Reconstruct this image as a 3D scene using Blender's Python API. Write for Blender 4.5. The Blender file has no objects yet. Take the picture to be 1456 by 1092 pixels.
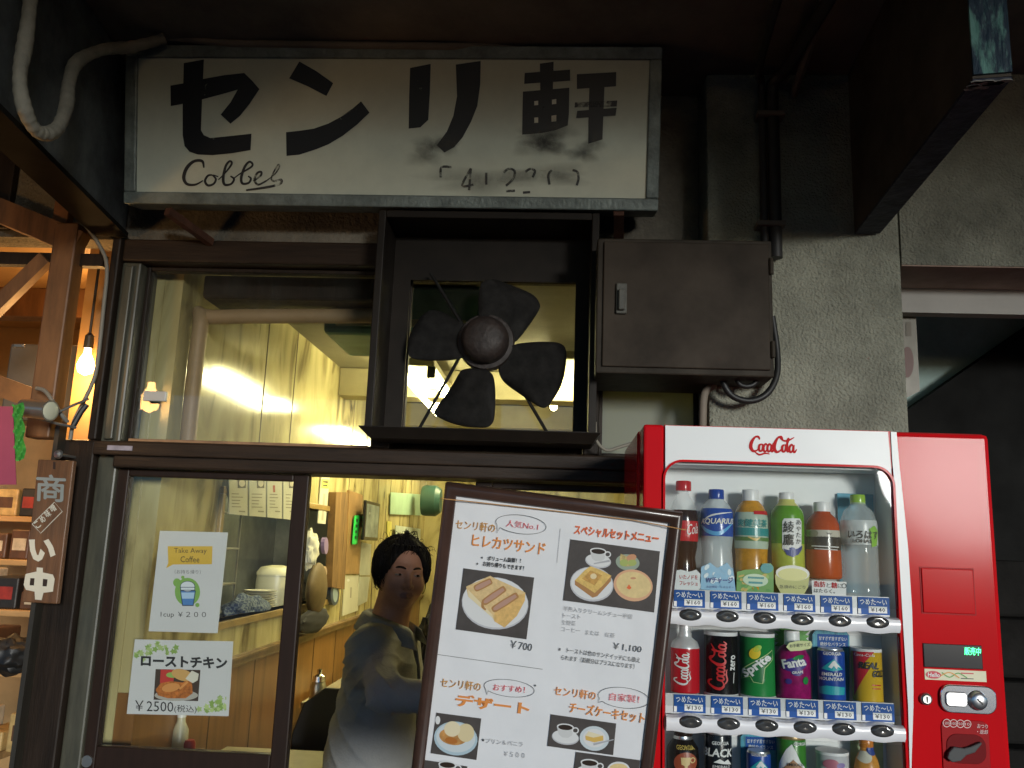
import bpy, bmesh, math, random
import numpy as np
from mathutils import Vector, Matrix, noise as mnoise
random.seed(7)
R_ = math.radians
sc = bpy.context.scene
COL = sc.collection
# ------------------------------------------------------------------ camera
W_, H_, F_ = 1456.0, 1092.0, 1220.0
CAM = np.array([0.0, -2.55, 1.5])
def cam_axes(yaw, pitch, roll):
    cy, sy = math.cos(yaw), math.sin(yaw)
    f = np.array([-sy*math.cos(pitch), cy*math.cos(pitch), math.sin(pitch)])
    r0 = np.array([cy, sy, 0.0]); u0 = np.cross(r0, f)
    r = math.cos(roll)*r0 + math.sin(roll)*u0
    u = -math.sin(roll)*r0 + math.cos(roll)*u0
    return r, u, f
CR, CU, CF = cam_axes(R_(3.31), R_(10.82), R_(2.1))
cd = bpy.data.cameras.new('camera'); cam = bpy.data.objects.new('camera', cd); COL.objects.link(cam)
cd.sensor_width = 36; cd.lens = F_/W_*36; cd.clip_start = 0.05; cd.clip_end = 500
cam.matrix_world = Matrix(((CR[0], CU[0], -CF[0], CAM[0]), (CR[1], CU[1], -CF[1], CAM[1]), (CR[2], CU[2], -CF[2], CAM[2]), (0, 0, 0, 1)))
sc.camera = cam
# ------------------------------------------------------------------ light
SUN_EL, SUN_AZ = R_(5.8), R_(25)          # azimuth measured to the right of straight-out-of-the-shop (-y)
w = bpy.data.worlds.new('World'); sc.world = w; w.use_nodes = True
nt = w.node_tree; sky = nt.nodes.new('ShaderNodeTexSky'); sky.sky_type = 'NISHITA'; sky.sun_disc = False
sky.sun_elevation = SUN_EL; sky.sun_rotation = math.pi - SUN_AZ
sky.air_density = 1.0; sky.dust_density = 0.3; sky.ozone_density = 6.0
bg = nt.nodes['Background']; nt.links.new(sky.outputs[0], bg.inputs[0]); bg.inputs[1].default_value = 0.15
sd = bpy.data.lights.new('sun', 'SUN'); sun = bpy.data.objects.new('sun', sd); COL.objects.link(sun)
sd.energy = 1.5; sd.angle = R_(10); sd.color = (1.0, 1.0, 0.95)
sdir = Vector((math.sin(SUN_AZ)*math.cos(SUN_EL), -math.cos(SUN_AZ)*math.cos(SUN_EL), math.sin(SUN_EL)))
sun.rotation_euler = sdir.to_track_quat('Z', 'Y').to_euler()
sc.view_settings.view_transform = 'Standard'; sc.view_settings.look = 'None'
sc.view_settings.exposure = 0.62; sc.view_settings.gamma = 1.0; sc.view_settings.use_curve_mapping = False
sc.render.engine = 'CYCLES'; sc.cycles.use_denoising = True; sc.cycles.max_bounces = 8
sc.cycles.transparent_max_bounces = 12; sc.cycles.sample_clamp_indirect = 4.0
sc.cycles.caustics_reflective = False; sc.cycles.caustics_refractive = False
# ------------------------------------------------------------------ measuring helpers
def ray(x, y): return CF*F_ + CR*(x-W_/2) + CU*(H_/2-y)
def P(x, y, Y):
    d = ray(x, y); return CAM + d*(Y-CAM[1])/d[1]
def PX(x, y, X):
    d = ray(x, y); return CAM + d*(X-CAM[0])/d[0]
def PZ(x, y, Z):
    d = ray(x, y); return CAM + d*(Z-CAM[2])/d[2]
# ------------------------------------------------------------------ materials
MATS = {}
def M(name, col, rough=0.6, metal=0.0, var=0.0, vs=6.0, bump=0.0, bs=60.0, spec=0.5, coat=0.0, emit=0.0, ecol=None,
      col2=None, stretch=(1, 1, 1), alpha=1.0, trans=0.0, detail=6.0, lo_hi=(0.32, 0.68), bd=0.01):
    if name in MATS: return MATS[name]
    m = bpy.data.materials.new(name); m.use_nodes = True; MATS[name] = m
    N = m.node_tree.nodes; L = m.node_tree.links; b = N['Principled BSDF']
    c = (*col, 1)
    b.inputs['Base Color'].default_value = c; b.inputs['Roughness'].default_value = rough
    b.inputs['Metallic'].default_value = metal; b.inputs['Specular IOR Level'].default_value = spec
    b.inputs['Coat Weight'].default_value = coat; b.inputs['Coat Roughness'].default_value = 0.08
    b.inputs['Alpha'].default_value = alpha; b.inputs['Transmission Weight'].default_value = trans
    if emit > 0:
        b.inputs['Emission Color'].default_value = (*(ecol or col), 1); b.inputs['Emission Strength'].default_value = emit
    if var > 0 or bump > 0:
        tc = N.new('ShaderNodeTexCoord'); mp = N.new('ShaderNodeMapping'); mp.inputs['Scale'].default_value = stretch
        L.new(tc.outputs['Object'], mp.inputs[0])
    if var > 0 or col2:
        nz = N.new('ShaderNodeTexNoise'); nz.inputs['Scale'].default_value = vs; nz.inputs['Detail'].default_value = detail
        nz.inputs['Roughness'].default_value = 0.65
        L.new(mp.outputs[0], nz.inputs['Vector'])
        rp = N.new('ShaderNodeValToRGB'); L.new(nz.outputs[0], rp.inputs[0])
        rp.color_ramp.elements[0].position = lo_hi[0]; rp.color_ramp.elements[1].position = lo_hi[1]
        lo = col2 if col2 else tuple(max(0, x*(1-var)) for x in col); hi = col if col2 else tuple(min(1, x*(1+var*0.6)) for x in col)
        rp.color_ramp.elements[0].color = (*lo, 1); rp.color_ramp.elements[1].color = (*hi, 1)
        L.new(rp.outputs[0], b.inputs['Base Color'])
        mr = N.new('ShaderNodeMapRange'); mr.inputs['To Min'].default_value = min(1, rough*1.25); mr.inputs['To Max'].default_value = rough*0.8
        L.new(nz.outputs[0], mr.inputs[0]); L.new(mr.outputs[0], b.inputs['Roughness'])
    if bump > 0:
        n2 = N.new('ShaderNodeTexNoise'); n2.inputs['Scale'].default_value = bs; n2.inputs['Detail'].default_value = 4
        L.new(mp.outputs[0], n2.inputs['Vector'])
        bp = N.new('ShaderNodeBump'); bp.inputs['Strength'].default_value = bump; bp.inputs['Distance'].default_value = bd
        L.new(n2.outputs[0], bp.inputs['Height']); L.new(bp.outputs[0], b.inputs['Normal'])
    return m
def glass_mat(name, tint=(0.93, 0.96, 0.93), dirt=0.0, ior=1.45):
    if name in MATS: return MATS[name]
    m = bpy.data.materials.new(name); m.use_nodes = True; MATS[name] = m
    N = m.node_tree.nodes; L = m.node_tree.links; N.remove(N['Principled BSDF'])
    out = N['Material Output']; t = N.new('ShaderNodeBsdfTransparent'); t.inputs[0].default_value = (*tint, 1)
    g = N.new('ShaderNodeBsdfGlossy'); g.inputs['Roughness'].default_value = 0.02
    fr = N.new('ShaderNodeFresnel'); fr.inputs[0].default_value = ior
    mx = N.new('ShaderNodeMixShader'); L.new(fr.outputs[0], mx.inputs[0]); L.new(t.outputs[0], mx.inputs[1]); L.new(g.outputs[0], mx.inputs[2])
    last = mx
    if dirt > 0:
        d = N.new('ShaderNodeBsdfDiffuse'); d.inputs[0].default_value = (0.35, 0.34, 0.28, 1)
        tc = N.new('ShaderNodeTexCoord'); nz = N.new('ShaderNodeTexNoise'); nz.inputs['Scale'].default_value = 3; nz.inputs['Detail'].default_value = 8
        L.new(tc.outputs['Object'], nz.inputs['Vector'])
        mr = N.new('ShaderNodeMapRange'); mr.inputs['From Min'].default_value = 0.35; mr.inputs['From Max'].default_value = 0.75
        mr.inputs['To Min'].default_value = dirt*0.25; mr.inputs['To Max'].default_value = dirt
        L.new(nz.outputs[0], mr.inputs[0])
        m2 = N.new('ShaderNodeMixShader'); L.new(mr.outputs[0], m2.inputs[0]); L.new(mx.outputs[0], m2.inputs[1]); L.new(d.outputs[0], m2.inputs[2]); last = m2
    L.new(last.outputs[0], out.inputs[0]); return m
def worn_paint(name, col, keep=0.5, scale=30, soft=0.1, stretch=(1, 1, 1), amax=1.0, rough=0.5):
    """paint that has flaked or been rubbed away in places (transparent where the noise is low)"""
    if name in MATS: return MATS[name]
    m = bpy.data.materials.new(name); m.use_nodes = True; MATS[name] = m
    N = m.node_tree.nodes; L = m.node_tree.links; b = N['Principled BSDF']
    b.inputs['Base Color'].default_value = (*col, 1); b.inputs['Roughness'].default_value = rough
    tc = N.new('ShaderNodeTexCoord'); mp = N.new('ShaderNodeMapping'); mp.inputs['Scale'].default_value = stretch
    nz = N.new('ShaderNodeTexNoise'); nz.inputs['Scale'].default_value = scale; nz.inputs['Detail'].default_value = 7; nz.inputs['Roughness'].default_value = 0.7
    L.new(tc.outputs['Object'], mp.inputs[0]); L.new(mp.outputs[0], nz.inputs['Vector'])
    mr = N.new('ShaderNodeMapRange'); mr.inputs['From Min'].default_value = 1-keep-soft; mr.inputs['From Max'].default_value = 1-keep+soft
    mr.inputs['To Max'].default_value = amax
    L.new(nz.outputs[0], mr.inputs[0]); L.new(mr.outputs[0], b.inputs['Alpha'])
    return m
# ------------------------------------------------------------------ objects
ORG = {}
def tag(o, label=None, cat=None, group=None, kind=None):
    if label: o['label'] = label
    if cat: o['category'] = cat
    if group: o['group'] = group
    if kind: o['kind'] = kind
    return o
def thing(name, label, cat, loc=(0, 0, 0), group=None, kind=None):
    o = bpy.data.objects.new(name, None); COL.objects.link(o); o.location = tuple(float(a) for a in loc); o.empty_display_size = 0.05
    ORG[o.name] = np.array(o.location); tag(o, label, cat, group, kind); return o
def org(o): return ORG.get(o.name, np.zeros(3)) if o is not None else np.zeros(3)
class MB:
    """collects shapes in world coordinates; build() links them as one mesh object"""
    def __init__(s): s.v = []; s.f = []; s.m = []; s.mi = 0
    def add(s, vs, fs):
        k = len(s.v); s.v += [tuple(float(c) for c in p) for p in vs]
        for f in fs: s.f.append([i+k for i in f]); s.m.append(s.mi)
        return s
    def mat(s, i): s.mi = i; return s
    def box(s, x0, x1, y0, y1, z0, z1):
        return s.add([(x0,y0,z0),(x1,y0,z0),(x1,y1,z0),(x0,y1,z0),(x0,y0,z1),(x1,y0,z1),(x1,y1,z1),(x0,y1,z1)],
                     [(0,3,2,1),(4,5,6,7),(0,1,5,4),(1,2,6,5),(2,3,7,6),(3,0,4,7)])
    def cbox(s, x0, x1, y0, y1, z0, z1, c=0.004):
        """box with chamfered edges"""
        c = min(c, (x1-x0)*0.45, (y1-y0)*0.45, (z1-z0)*0.45)
        bm = bmesh.new(); bmesh.ops.create_cube(bm, size=1)
        for v in bm.verts: v.co = Vector(((x0+x1)/2+v.co.x*(x1-x0), (y0+y1)/2+v.co.y*(y1-y0), (z0+z1)/2+v.co.z*(z1-z0)))
        bmesh.ops.bevel(bm, geom=bm.edges[:], offset=c, segments=2, profile=0.5, affect='EDGES')
        return s.bm(bm)
    def bm(s, bm, mx=None):
        bm.verts.index_update(); vs = [tuple((mx @ v.co) if mx else v.co) for v in bm.verts]
        s.add(vs, [[v.index for v in f.verts] for f in bm.faces]); bm.free(); return s
    def obox(s, a, b, wx, wz, up=(0, 0, 1), c=0.0):
        """bar from a to b, wx across, wz along up"""
        a = Vector(a); b = Vector(b); d = (b-a).normalized(); up = Vector(up); sd = d.cross(up).normalized(); u2 = sd.cross(d)
        q = []
        for p in (a, b):
            for (i, j) in ((-1, -1), (1, -1), (1, 1), (-1, 1)): q.append(p+sd*(i*wx/2)+u2*(j*wz/2))
        return s.add(q, [(0,1,2,3),(7,6,5,4),(0,4,5,1),(1,5,6,2),(2,6,7,3),(3,7,4,0)])
    def tube(s, pts, r, seg=10, smooth=0, cap=True):
        pts = [Vector(tuple(float(c) for c in p)) for p in pts]
        rs = r if isinstance(r, (list, tuple)) else [r]*len(pts)
        if smooth:
            q = []; rq = []
            n = len(pts)
            for i in range(n-1):
                p0 = pts[max(i-1, 0)]; p1 = pts[i]; p2 = pts[i+1]; p3 = pts[min(i+2, n-1)]
                for k in range(smooth):
                    t = k/smooth
                    q.append(0.5*((2*p1)+(p2-p0)*t+(2*p0-5*p1+4*p2-p3)*t*t+(3*p1-p0-3*p2+p3)*t**3)); rq.append(rs[i]*(1-t)+rs[i+1]*t)
            q.append(pts[-1]); rq.append(rs[-1]); pts = q; rs = rq
        n = len(pts); vs = []; prev = None
        for i in range(n):
            t = (pts[min(i+1, n-1)]-pts[max(i-1, 0)]).normalized()
            if prev is None: a = t.orthogonal().normalized()
            else: a = (prev-t*prev.dot(t)); a = a.normalized() if a.length > 1e-6 else t.orthogonal().normalized()
            prev = a; bb = t.cross(a)
            for k in range(seg):
                an = 2*math.pi*k/seg; vs.append(pts[i]+(a*math.cos(an)+bb*math.sin(an))*rs[i])
        fs = [(i*seg+k, i*seg+(k+1) % seg, (i+1)*seg+(k+1) % seg, (i+1)*seg+k) for i in range(n-1) for k in range(seg)]
        if cap: fs += [tuple(range(seg-1, -1, -1)), tuple((n-1)*seg+k for k in range(seg))]
        return s.add(vs, fs)
    def lathe(s, prof, c=(0, 0, 0), seg=28, axis='z', mats=None, sx=1.0):
        n = len(prof); vs = []
        for (r, h) in prof:
            for k in range(seg):
                a = 2*math.pi*k/seg; x, y = math.cos(a)*r*sx, math.sin(a)*r
                if axis == 'z': p = (x, y, h)
                elif axis == 'y': p = (x, h, y)
                else: p = (h, x, y)
                vs.append((c[0]+p[0], c[1]+p[1], c[2]+p[2]))
        k0 = len(s.v); s.v += [tuple(float(q) for q in p) for p in vs]
        for i in range(n-1):
            for k in range(seg):
                s.f.append([k0+i*seg+k, k0+i*seg+(k+1) % seg, k0+(i+1)*seg+(k+1) % seg, k0+(i+1)*seg+k]); s.m.append(mats[i] if mats else s.mi)
        s.f.append([k0+k for k in range(seg-1, -1, -1)]); s.m.append(mats[0] if mats else s.mi)
        s.f.append([k0+(n-1)*seg+k for k in range(seg)]); s.m.append(mats[-1] if mats else s.mi)
        return s
    def prism(s, poly, off):
        """3-D polygon pushed along off"""
        n = len(poly); off = np.array(off, float); a = [np.array(p, float) for p in poly]
        return s.add(a+[p+off for p in a], [tuple(range(n)), tuple(range(2*n-1, n-1, -1))]+[(i, i+n, (i+1) % n+n, (i+1) % n) for i in range(n)])
    def build(s, name, mats, parent=None, smooth=False, bevel=0.0, sub=0, auto=35):
        o_ = org(parent)
        me = bpy.data.meshes.new(name); me.from_pydata([tuple(np.array(p)-o_) for p in s.v], [], s.f)
        mats = mats if isinstance(mats, (list, tuple)) else [mats]
        for m in mats: me.materials.append(m)
        for p, mi in zip(me.polygons, s.m): p.material_index = min(mi, len(mats)-1)
        bm = bmesh.new(); bm.from_mesh(me); bmesh.ops.recalc_face_normals(bm, faces=bm.faces[:]); bm.to_mesh(me); bm.free()
        if smooth:
            me.shade_smooth()
            try: me.set_sharp_from_angle(angle=R_(auto))
            except Exception: pass
        me.update()
        o = bpy.data.objects.new(name, me); COL.objects.link(o)
        if parent is not None: o.parent = parent; ORG[o.name] = o_
        else: ORG[o.name] = np.zeros(3)
        if bevel > 0:
            bv = o.modifiers.new('bevel', 'BEVEL'); bv.width = bevel; bv.segments = 2; bv.limit_method = 'ANGLE'; bv.angle_limit = R_(40)
        if sub: q = o.modifiers.new('sub', 'SUBSURF'); q.levels = sub; q.render_levels = sub
        return o
# ------------------------------------------------------------------ flat and wrapped artwork
FONT = {}
def glyphs(txt, bold=0.0, res=2):
    k = (txt, round(bold, 4), res)
    if k in FONT: return FONT[k]
    c = bpy.data.curves.new('lettering', 'FONT'); c.body = txt; c.resolution_u = res; c.offset = bold; c.fill_mode = 'FRONT'
    o = bpy.data.objects.new('lettering', c); COL.objects.link(o)
    dg = bpy.context.evaluated_depsgraph_get(); me = bpy.data.meshes.new_from_object(o.evaluated_get(dg))
    vs = np.array([v.co[:2] for v in me.vertices]); fs = [list(p.vertices) for p in me.polygons]
    bpy.data.objects.remove(o); bpy.data.curves.remove(c); bpy.data.meshes.remove(me)
    lo = vs.min(0); hi = vs.max(0); vs = (vs-lo)/(hi-lo)
    FONT[k] = (vs, fs); return FONT[k]
class Flat:
    """a plane in the world; pix() reads where a pixel's ray meets it"""
    def __init__(s, o, u, v):
        s.o = np.array(o, float); s.u = np.array(u, float)/np.linalg.norm(u); v = np.array(v, float); v -= s.u*(v@s.u); s.v = v/np.linalg.norm(v)
        s.n = np.cross(s.u, s.v)
        if s.n@(CAM-s.o) < 0: s.n = -s.n
    def pix(s, x, y):
        d = ray(x, y); t = ((s.o-CAM)@s.n)/(d@s.n); p = CAM+d*t-s.o
        return np.array([p@s.u, p@s.v])
    def at(s, uv, h): return s.o+s.u*uv[0]+s.v*uv[1]+s.n*h
    curved = False
class Wrap:
    """a round body: u is arc length round it from the camera-facing side, v the height"""
    def __init__(s, c, prof, face=0.0):
        s.c = np.array(c, float); s.pr = prof; s.r0 = max(r for r, z in prof); s.face = face
    def rad(s, z):
        pr = s.pr; return float(np.interp(z, [q[1] for q in pr], [q[0] for q in pr]))
    def pix(s, x, y):
        p = P(x, y, s.c[1]-s.r0); z = p[2]
        q = P(x, y, s.c[1]-s.r0*0.6)
        dx = np.clip((q[0]-s.c[0])/max(s.rad(z), 1e-4), -0.97, 0.97)
        return np.array([math.asin(dx)*s.r0, z])
    def at(s, uv, h):
        a = uv[0]/s.r0+s.face; r = s.rad(uv[1])+h
        return np.array([s.c[0]+math.sin(a)*r, s.c[1]-math.cos(a)*r, uv[1]])
    curved = True
class Art:
    def __init__(s, surf, base=0.0008, step=0.0005):
        s.sf = surf; s.v = []; s.f = []; s.m = []; s.mats = []; s.base = base; s.step = step
    def _mi(s, m):
        if m not in s.mats: s.mats.append(m)
        return s.mats.index(m)
    def raw(s, uv, fs, m, layer, dh=None):
        s.n = getattr(s, 'n', 0)+1; h = s.base+s.step*layer+6e-6*s.n; mi = s._mi(m)   # every mark lies a hair above the one before
        if s.sf.curved:
            bm = bmesh.new(); vv = [bm.verts.new((a[0], a[1], dh[i] if dh is not None else 0)) for i, a in enumerate(uv)]
            for f in fs:
                try: bm.faces.new([vv[i] for i in f])
                except ValueError: pass
            bmesh.ops.triangulate(bm, faces=bm.faces[:])
            for _ in range(4):
                es = [e for e in bm.edges if abs(e.verts[0].co.x-e.verts[1].co.x) > 0.006 or abs(e.verts[0].co.y-e.verts[1].co.y) > 0.012]
                if not es: break
                bmesh.ops.subdivide_edges(bm, edges=es, cuts=1); bmesh.ops.triangulate(bm, faces=bm.faces[:])
            bm.verts.index_update(); uv = [(q.co.x, q.co.y) for q in bm.verts]; dh = [q.co.z for q in bm.verts]; fs = [[q.index for q in f.verts] for f in bm.faces]; bm.free()
        k = len(s.v); s.v += [s.sf.at(a, h+(dh[i] if dh is not None and len(dh) == len(uv) else 0)) for i, a in enumerate(uv)]
        for f in fs: s.f.append([i+k for i in f]); s.m.append(mi)
        return s
    def poly(s, px, m, layer=0):
        uv = [s.sf.pix(*p) for p in px]; return s.raw(uv, [list(range(len(uv)))], m, layer)
    def ell(s, cx, cy, rx, ry, m, layer=0, rot=0.0, n=28, a0=0, a1=360, squash=None):
        c, q = math.cos(R_(rot)), math.sin(R_(rot)); pts = []
        full = abs(a1-a0) >= 360
        for i in range(n if full else n+1):
            t = R_(a0+(a1-a0)*i/n); x, y = math.cos(t)*rx, math.sin(t)*ry
            pts.append((cx+x*c-y*q, cy+x*q+y*c))
        return s.poly(pts, m, layer)
    def ring(s, cx, cy, rx, ry, w, m, layer=0, rot=0.0, n=40):
        c, q = math.cos(R_(rot)), math.sin(R_(rot)); pts = []
        for i in range(n+1):
            t = 2*math.pi*i/n; x, y = math.cos(t)*rx, math.sin(t)*ry; pts.append((cx+x*c-y*q, cy+x*q+y*c))
        return s.stroke(pts, w, m, layer)
    def stroke(s, px, w, m, layer=0, smooth=0):
        px = [np.array(p, float) for p in px]; ws = list(w) if isinstance(w, (list, tuple)) else [w]*len(px)
        if smooth:
            q = []; wq = []; n = len(px)
            for i in range(n-1):
                p0 = px[max(i-1, 0)]; p1 = px[i]; p2 = px[i+1]; p3 = px[min(i+2, n-1)]
                for k in range(smooth):
                    t = k/smooth
                    q.append(0.5*((2*p1)+(p2-p0)*t+(2*p0-5*p1+4*p2-p3)*t*t+(3*p1-p0-3*p2+p3)*t**3)); wq.append(ws[i]*(1-t)+ws[i+1]*t)
            q.append(px[-1]); wq.append(ws[-1]); px, ws = q, wq
        n = len(px); pts = []
        for i in range(n):
            t = px[min(i+1, n-1)]-px[max(i-1, 0)]; L = np.linalg.norm(t); t = t/L if L > 1e-6 else np.array([1.0, 0]); nn = np.array([-t[1], t[0]])
            pts += [px[i]+nn*ws[i]/2, px[i]-nn*ws[i]/2]
        uv = [s.sf.pix(*p) for p in pts]
        return s.raw(uv, [[2*i, 2*i+1, 2*i+3, 2*i+2] for i in range(n-1)], m, layer, [6e-6*(i//2) for i in range(2*n)])
    def text(s, txt, p0, p1, h, m, layer=2, bold=0.0, shear=0.0, res=2, flip=False):
        """text box whose lower edge runs from pixel p0 to p1 and whose height is h pixels"""
        kanji = any('\u4e00' <= c <= '\u9fff' for c in txt)
        vs, fs = glyphs(txt, 0.0 if kanji and bold > 0 else bold, res)
        a = s.sf.pix(*p0); b = s.sf.pix(*p1); d = b-a; px = math.hypot(p1[0]-p0[0], p1[1]-p0[1])
        # real height: pixel height taken perpendicular to the baseline
        nx, ny = (p1[1]-p0[1])/px, -(p1[0]-p0[0])/px
        e = s.sf.pix(p0[0]+nx*h, p0[1]+ny*h)-a
        cop = ((0, 0),) if not (kanji and bold > 0) else ((-1, 0), (1, 0), (0, -1), (0, 1))
        for k, (i, j) in enumerate(cop):
            uv = [a+d*((q[0]+shear*q[1]*h/px)+i*bold*0.8*h/px)+e*(q[1]+j*bold*0.8) for q in vs]
            s.raw(uv, fs, m, layer+k*0.12)
        return s
    def build(s, name, parent=None):
        b = MB(); b.v = [tuple(p) for p in s.v]; b.f = s.f; b.m = s.m
        o = b.build(name, s.mats, parent)
        return o
def script_logo(art, box, m, layer=3, wk=1.0):
    """flowing two-word script, drawn with a pen; box = (x,y of the left end of the baseline, x,y of the right end, height) in pixels"""
    (x0, y0), (x1, y1), h = box
    dx, dy = x1-x0, y1-y0; L = math.hypot(dx, dy); ux, uy = dx/L, dy/L; vx, vy = uy, -ux
    def T(p): return (x0+ux*p[0]*L+vx*p[1]*h, y0+uy*p[0]*L+vy*p[1]*h)
    S = [([(.20,.80),(.17,.98),(.10,.95),(.03,.60),(.02,.25),(.07,.02),(.14,.05),(.19,.22)], [.02,.035,.03,.05,.055,.04,.025,.015]),
         ([(.25,.50),(.20,.42),(.19,.15),(.22,.02),(.26,.12),(.27,.42),(.24,.50)], [.02,.035,.04,.03,.03,.03,.02]),
         ([(.36,.42),(.33,.52),(.29,.35),(.29,.10),(.32,.0),(.37,.15)], [.02,.03,.035,.035,.03,.015]),
         ([(.445,.42),(.41,.52),(.37,.35),(.37,.10),(.40,.0),(.435,.15),(.45,.48),(.45,.10),(.475,.02),(.50,.20)], [.02,.03,.035,.035,.03,.02,.035,.035,.03,.012]),
         ([(.478,.50),(.525,.53)], [.04,.04]),
         ([(.68,.80),(.65,1.02),(.58,.95),(.52,.58),(.51,.22),(.56,.0),(.62,.05),(.67,.25)], [.02,.035,.03,.05,.055,.04,.025,.015]),
         ([(.72,.50),(.68,.40),(.675,.15),(.70,.02),(.74,.12),(.75,.42),(.72,.50)], [.02,.035,.04,.03,.03,.03,.02]),
         ([(.75,.35),(.80,.70),(.81,.92),(.785,.85),(.775,.40),(.785,.05),(.82,.08)], [.012,.02,.02,.03,.035,.03,.015]),
         ([(.90,.42),(.87,.52),(.83,.35),(.83,.10),(.86,.0),(.895,.15),(.91,.48),(.91,.10),(.94,.02),(.98,.22)], [.02,.03,.035,.035,.03,.02,.035,.035,.03,.012]),
         ([(.10,-.02),(.20,-.22),(.32,-.12),(.42,-.16)], [.012,.03,.025,.01]),
         ([(.60,1.0),(.70,.78),(.80,.80),(.92,1.02)], [.012,.028,.03,.01])]
    for pts, ws in S: art.stroke([T(p) for p in pts], [w*L*wk for w in ws], m, layer, smooth=5)
# ------------------------------------------------------------------ setting
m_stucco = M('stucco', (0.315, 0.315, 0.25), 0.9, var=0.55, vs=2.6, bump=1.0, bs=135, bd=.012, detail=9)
m_stucco_d = M('stucco_dark', (0.16, 0.145, 0.115), 0.9, var=0.5, vs=4, bump=0.9, bs=75)  # darker than the pillar's stucco
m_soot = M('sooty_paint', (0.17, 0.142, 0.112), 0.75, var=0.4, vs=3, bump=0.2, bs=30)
m_asph = M('paving', (0.11, 0.107, 0.104), 0.9, var=0.3, vs=2, bump=0.4, bs=80)
m_wood_d = M('dark_wood', (0.022, 0.0145, 0.010), 0.5, var=0.45, vs=7, stretch=(6, 6, 0.6), bump=0.15, bs=40, spec=0.2)
m_wood_h = M('dark_wood_rail', (0.030, 0.018, 0.011), 0.45, var=0.45, vs=7, stretch=(0.6, 6, 6), bump=0.15, bs=40, spec=0.25)
m_bronze = M('bronze_metal', (0.016, 0.012, 0.009), 0.5, var=0.3, vs=10, spec=0.2)
m_black = M('black_rubber', (0.012, 0.012, 0.012), 0.5)
m_steel = M('dull_steel', (0.45, 0.45, 0.43), 0.35, metal=0.9, var=0.2, vs=20)
m_white = M('white_enamel', (0.80, 0.80, 0.79), 0.35, var=0.04, vs=4)
m_glass = glass_mat('window_glass', tint=(0.95, 0.96, 0.95), dirt=0.03)

b = MB(); b.add([(-60,-60,0),(60,-60,0),(60,60,0),(-60,60,0)], [(0,1,2,3)])
tag(b.build('ground', m_asph), 'grey paving of the street and of the floors behind it', 'ground', kind='structure')
b = MB(); b.cbox(-6, 9, -6.0, 0.10, 2.935, 3.08, 0.01)  # its unseen front reach is set to shade the upper shopfront
tag(b.build('canopy', m_soot), 'dark sooty underside of the canopy over the shopfront', 'canopy')
# stucco pillar behind the machine, lintel over the passage
b = MB(); b.cbox(0.415, 0.965, -0.15, 0.45, 0.0, 2.934, 0.012)
tag(b.build('pillar', m_stucco), 'rough grey stucco pillar behind the red drinks machine', 'pillar')
t = thing('lintel', 'rough stucco lintel with brown underside over the dark passage', 'lintel', (1.6, 0, 2.34))
zl = P(1350, 377, -0.15)[2]; yl = PZ(1360, 409, zl)[1]
b = MB(); b.box(0.966, 4.0, -0.15, yl, zl, 2.934); b.build('beam', m_stucco, t)
b = MB(); b.box(0.966, 4.0, -0.148, yl, zl-0.004, zl-0.0005); b.build('soffit', M('brown_soffit', (0.34, 0.24, 0.19), 0.8, var=0.3, vs=4, bump=0.3), t)
# passage behind it
zp = PZ(1360, 443, zl)[1]
b = MB(); b.box(0.966, 4.0, yl+0.003, yl+0.05, P(1360, 445, yl)[2], zl+0.3)
tag(b.build('bulkhead', M('pale_plaster', (0.42, 0.40, 0.37), 0.8, var=0.12, vs=3)), 'pale plaster bulkhead below the brown soffit of the passage', 'bulkhead')
m_teal = M('teal_wall', (0.42, 0.56, 0.52), 0.7, var=0.35, vs=3, bump=0.15)
b = MB(); b.box(0.97, 4.5, 0.72, 0.77, 0, 3.2)
tag(b.build('passage_wall', m_teal), 'dim teal wall at the back of the dark passage', 'wall')
b = MB(); b.box(3.3, 3.4, 0.0, 0.719, 0, 3.2)
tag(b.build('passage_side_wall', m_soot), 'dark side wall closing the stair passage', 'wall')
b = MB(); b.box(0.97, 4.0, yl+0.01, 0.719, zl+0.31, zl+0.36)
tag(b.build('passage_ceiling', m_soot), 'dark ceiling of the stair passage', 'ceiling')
# staircase rising away inside it, with a solid sloping balustrade
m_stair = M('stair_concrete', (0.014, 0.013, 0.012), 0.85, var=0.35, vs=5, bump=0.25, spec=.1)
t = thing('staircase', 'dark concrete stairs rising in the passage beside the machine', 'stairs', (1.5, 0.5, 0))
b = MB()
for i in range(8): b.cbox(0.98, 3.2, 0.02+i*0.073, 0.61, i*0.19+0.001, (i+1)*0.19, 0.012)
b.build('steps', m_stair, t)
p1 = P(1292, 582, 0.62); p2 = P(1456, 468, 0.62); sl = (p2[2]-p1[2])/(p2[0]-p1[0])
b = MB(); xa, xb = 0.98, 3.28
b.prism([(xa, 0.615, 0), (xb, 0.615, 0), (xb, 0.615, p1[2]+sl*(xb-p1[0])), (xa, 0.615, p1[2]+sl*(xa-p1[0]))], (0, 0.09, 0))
b.build('balustrade', M('stair_black', (0.012, 0.012, 0.0115), 0.9, var=0.3, spec=.1), t)
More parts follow.
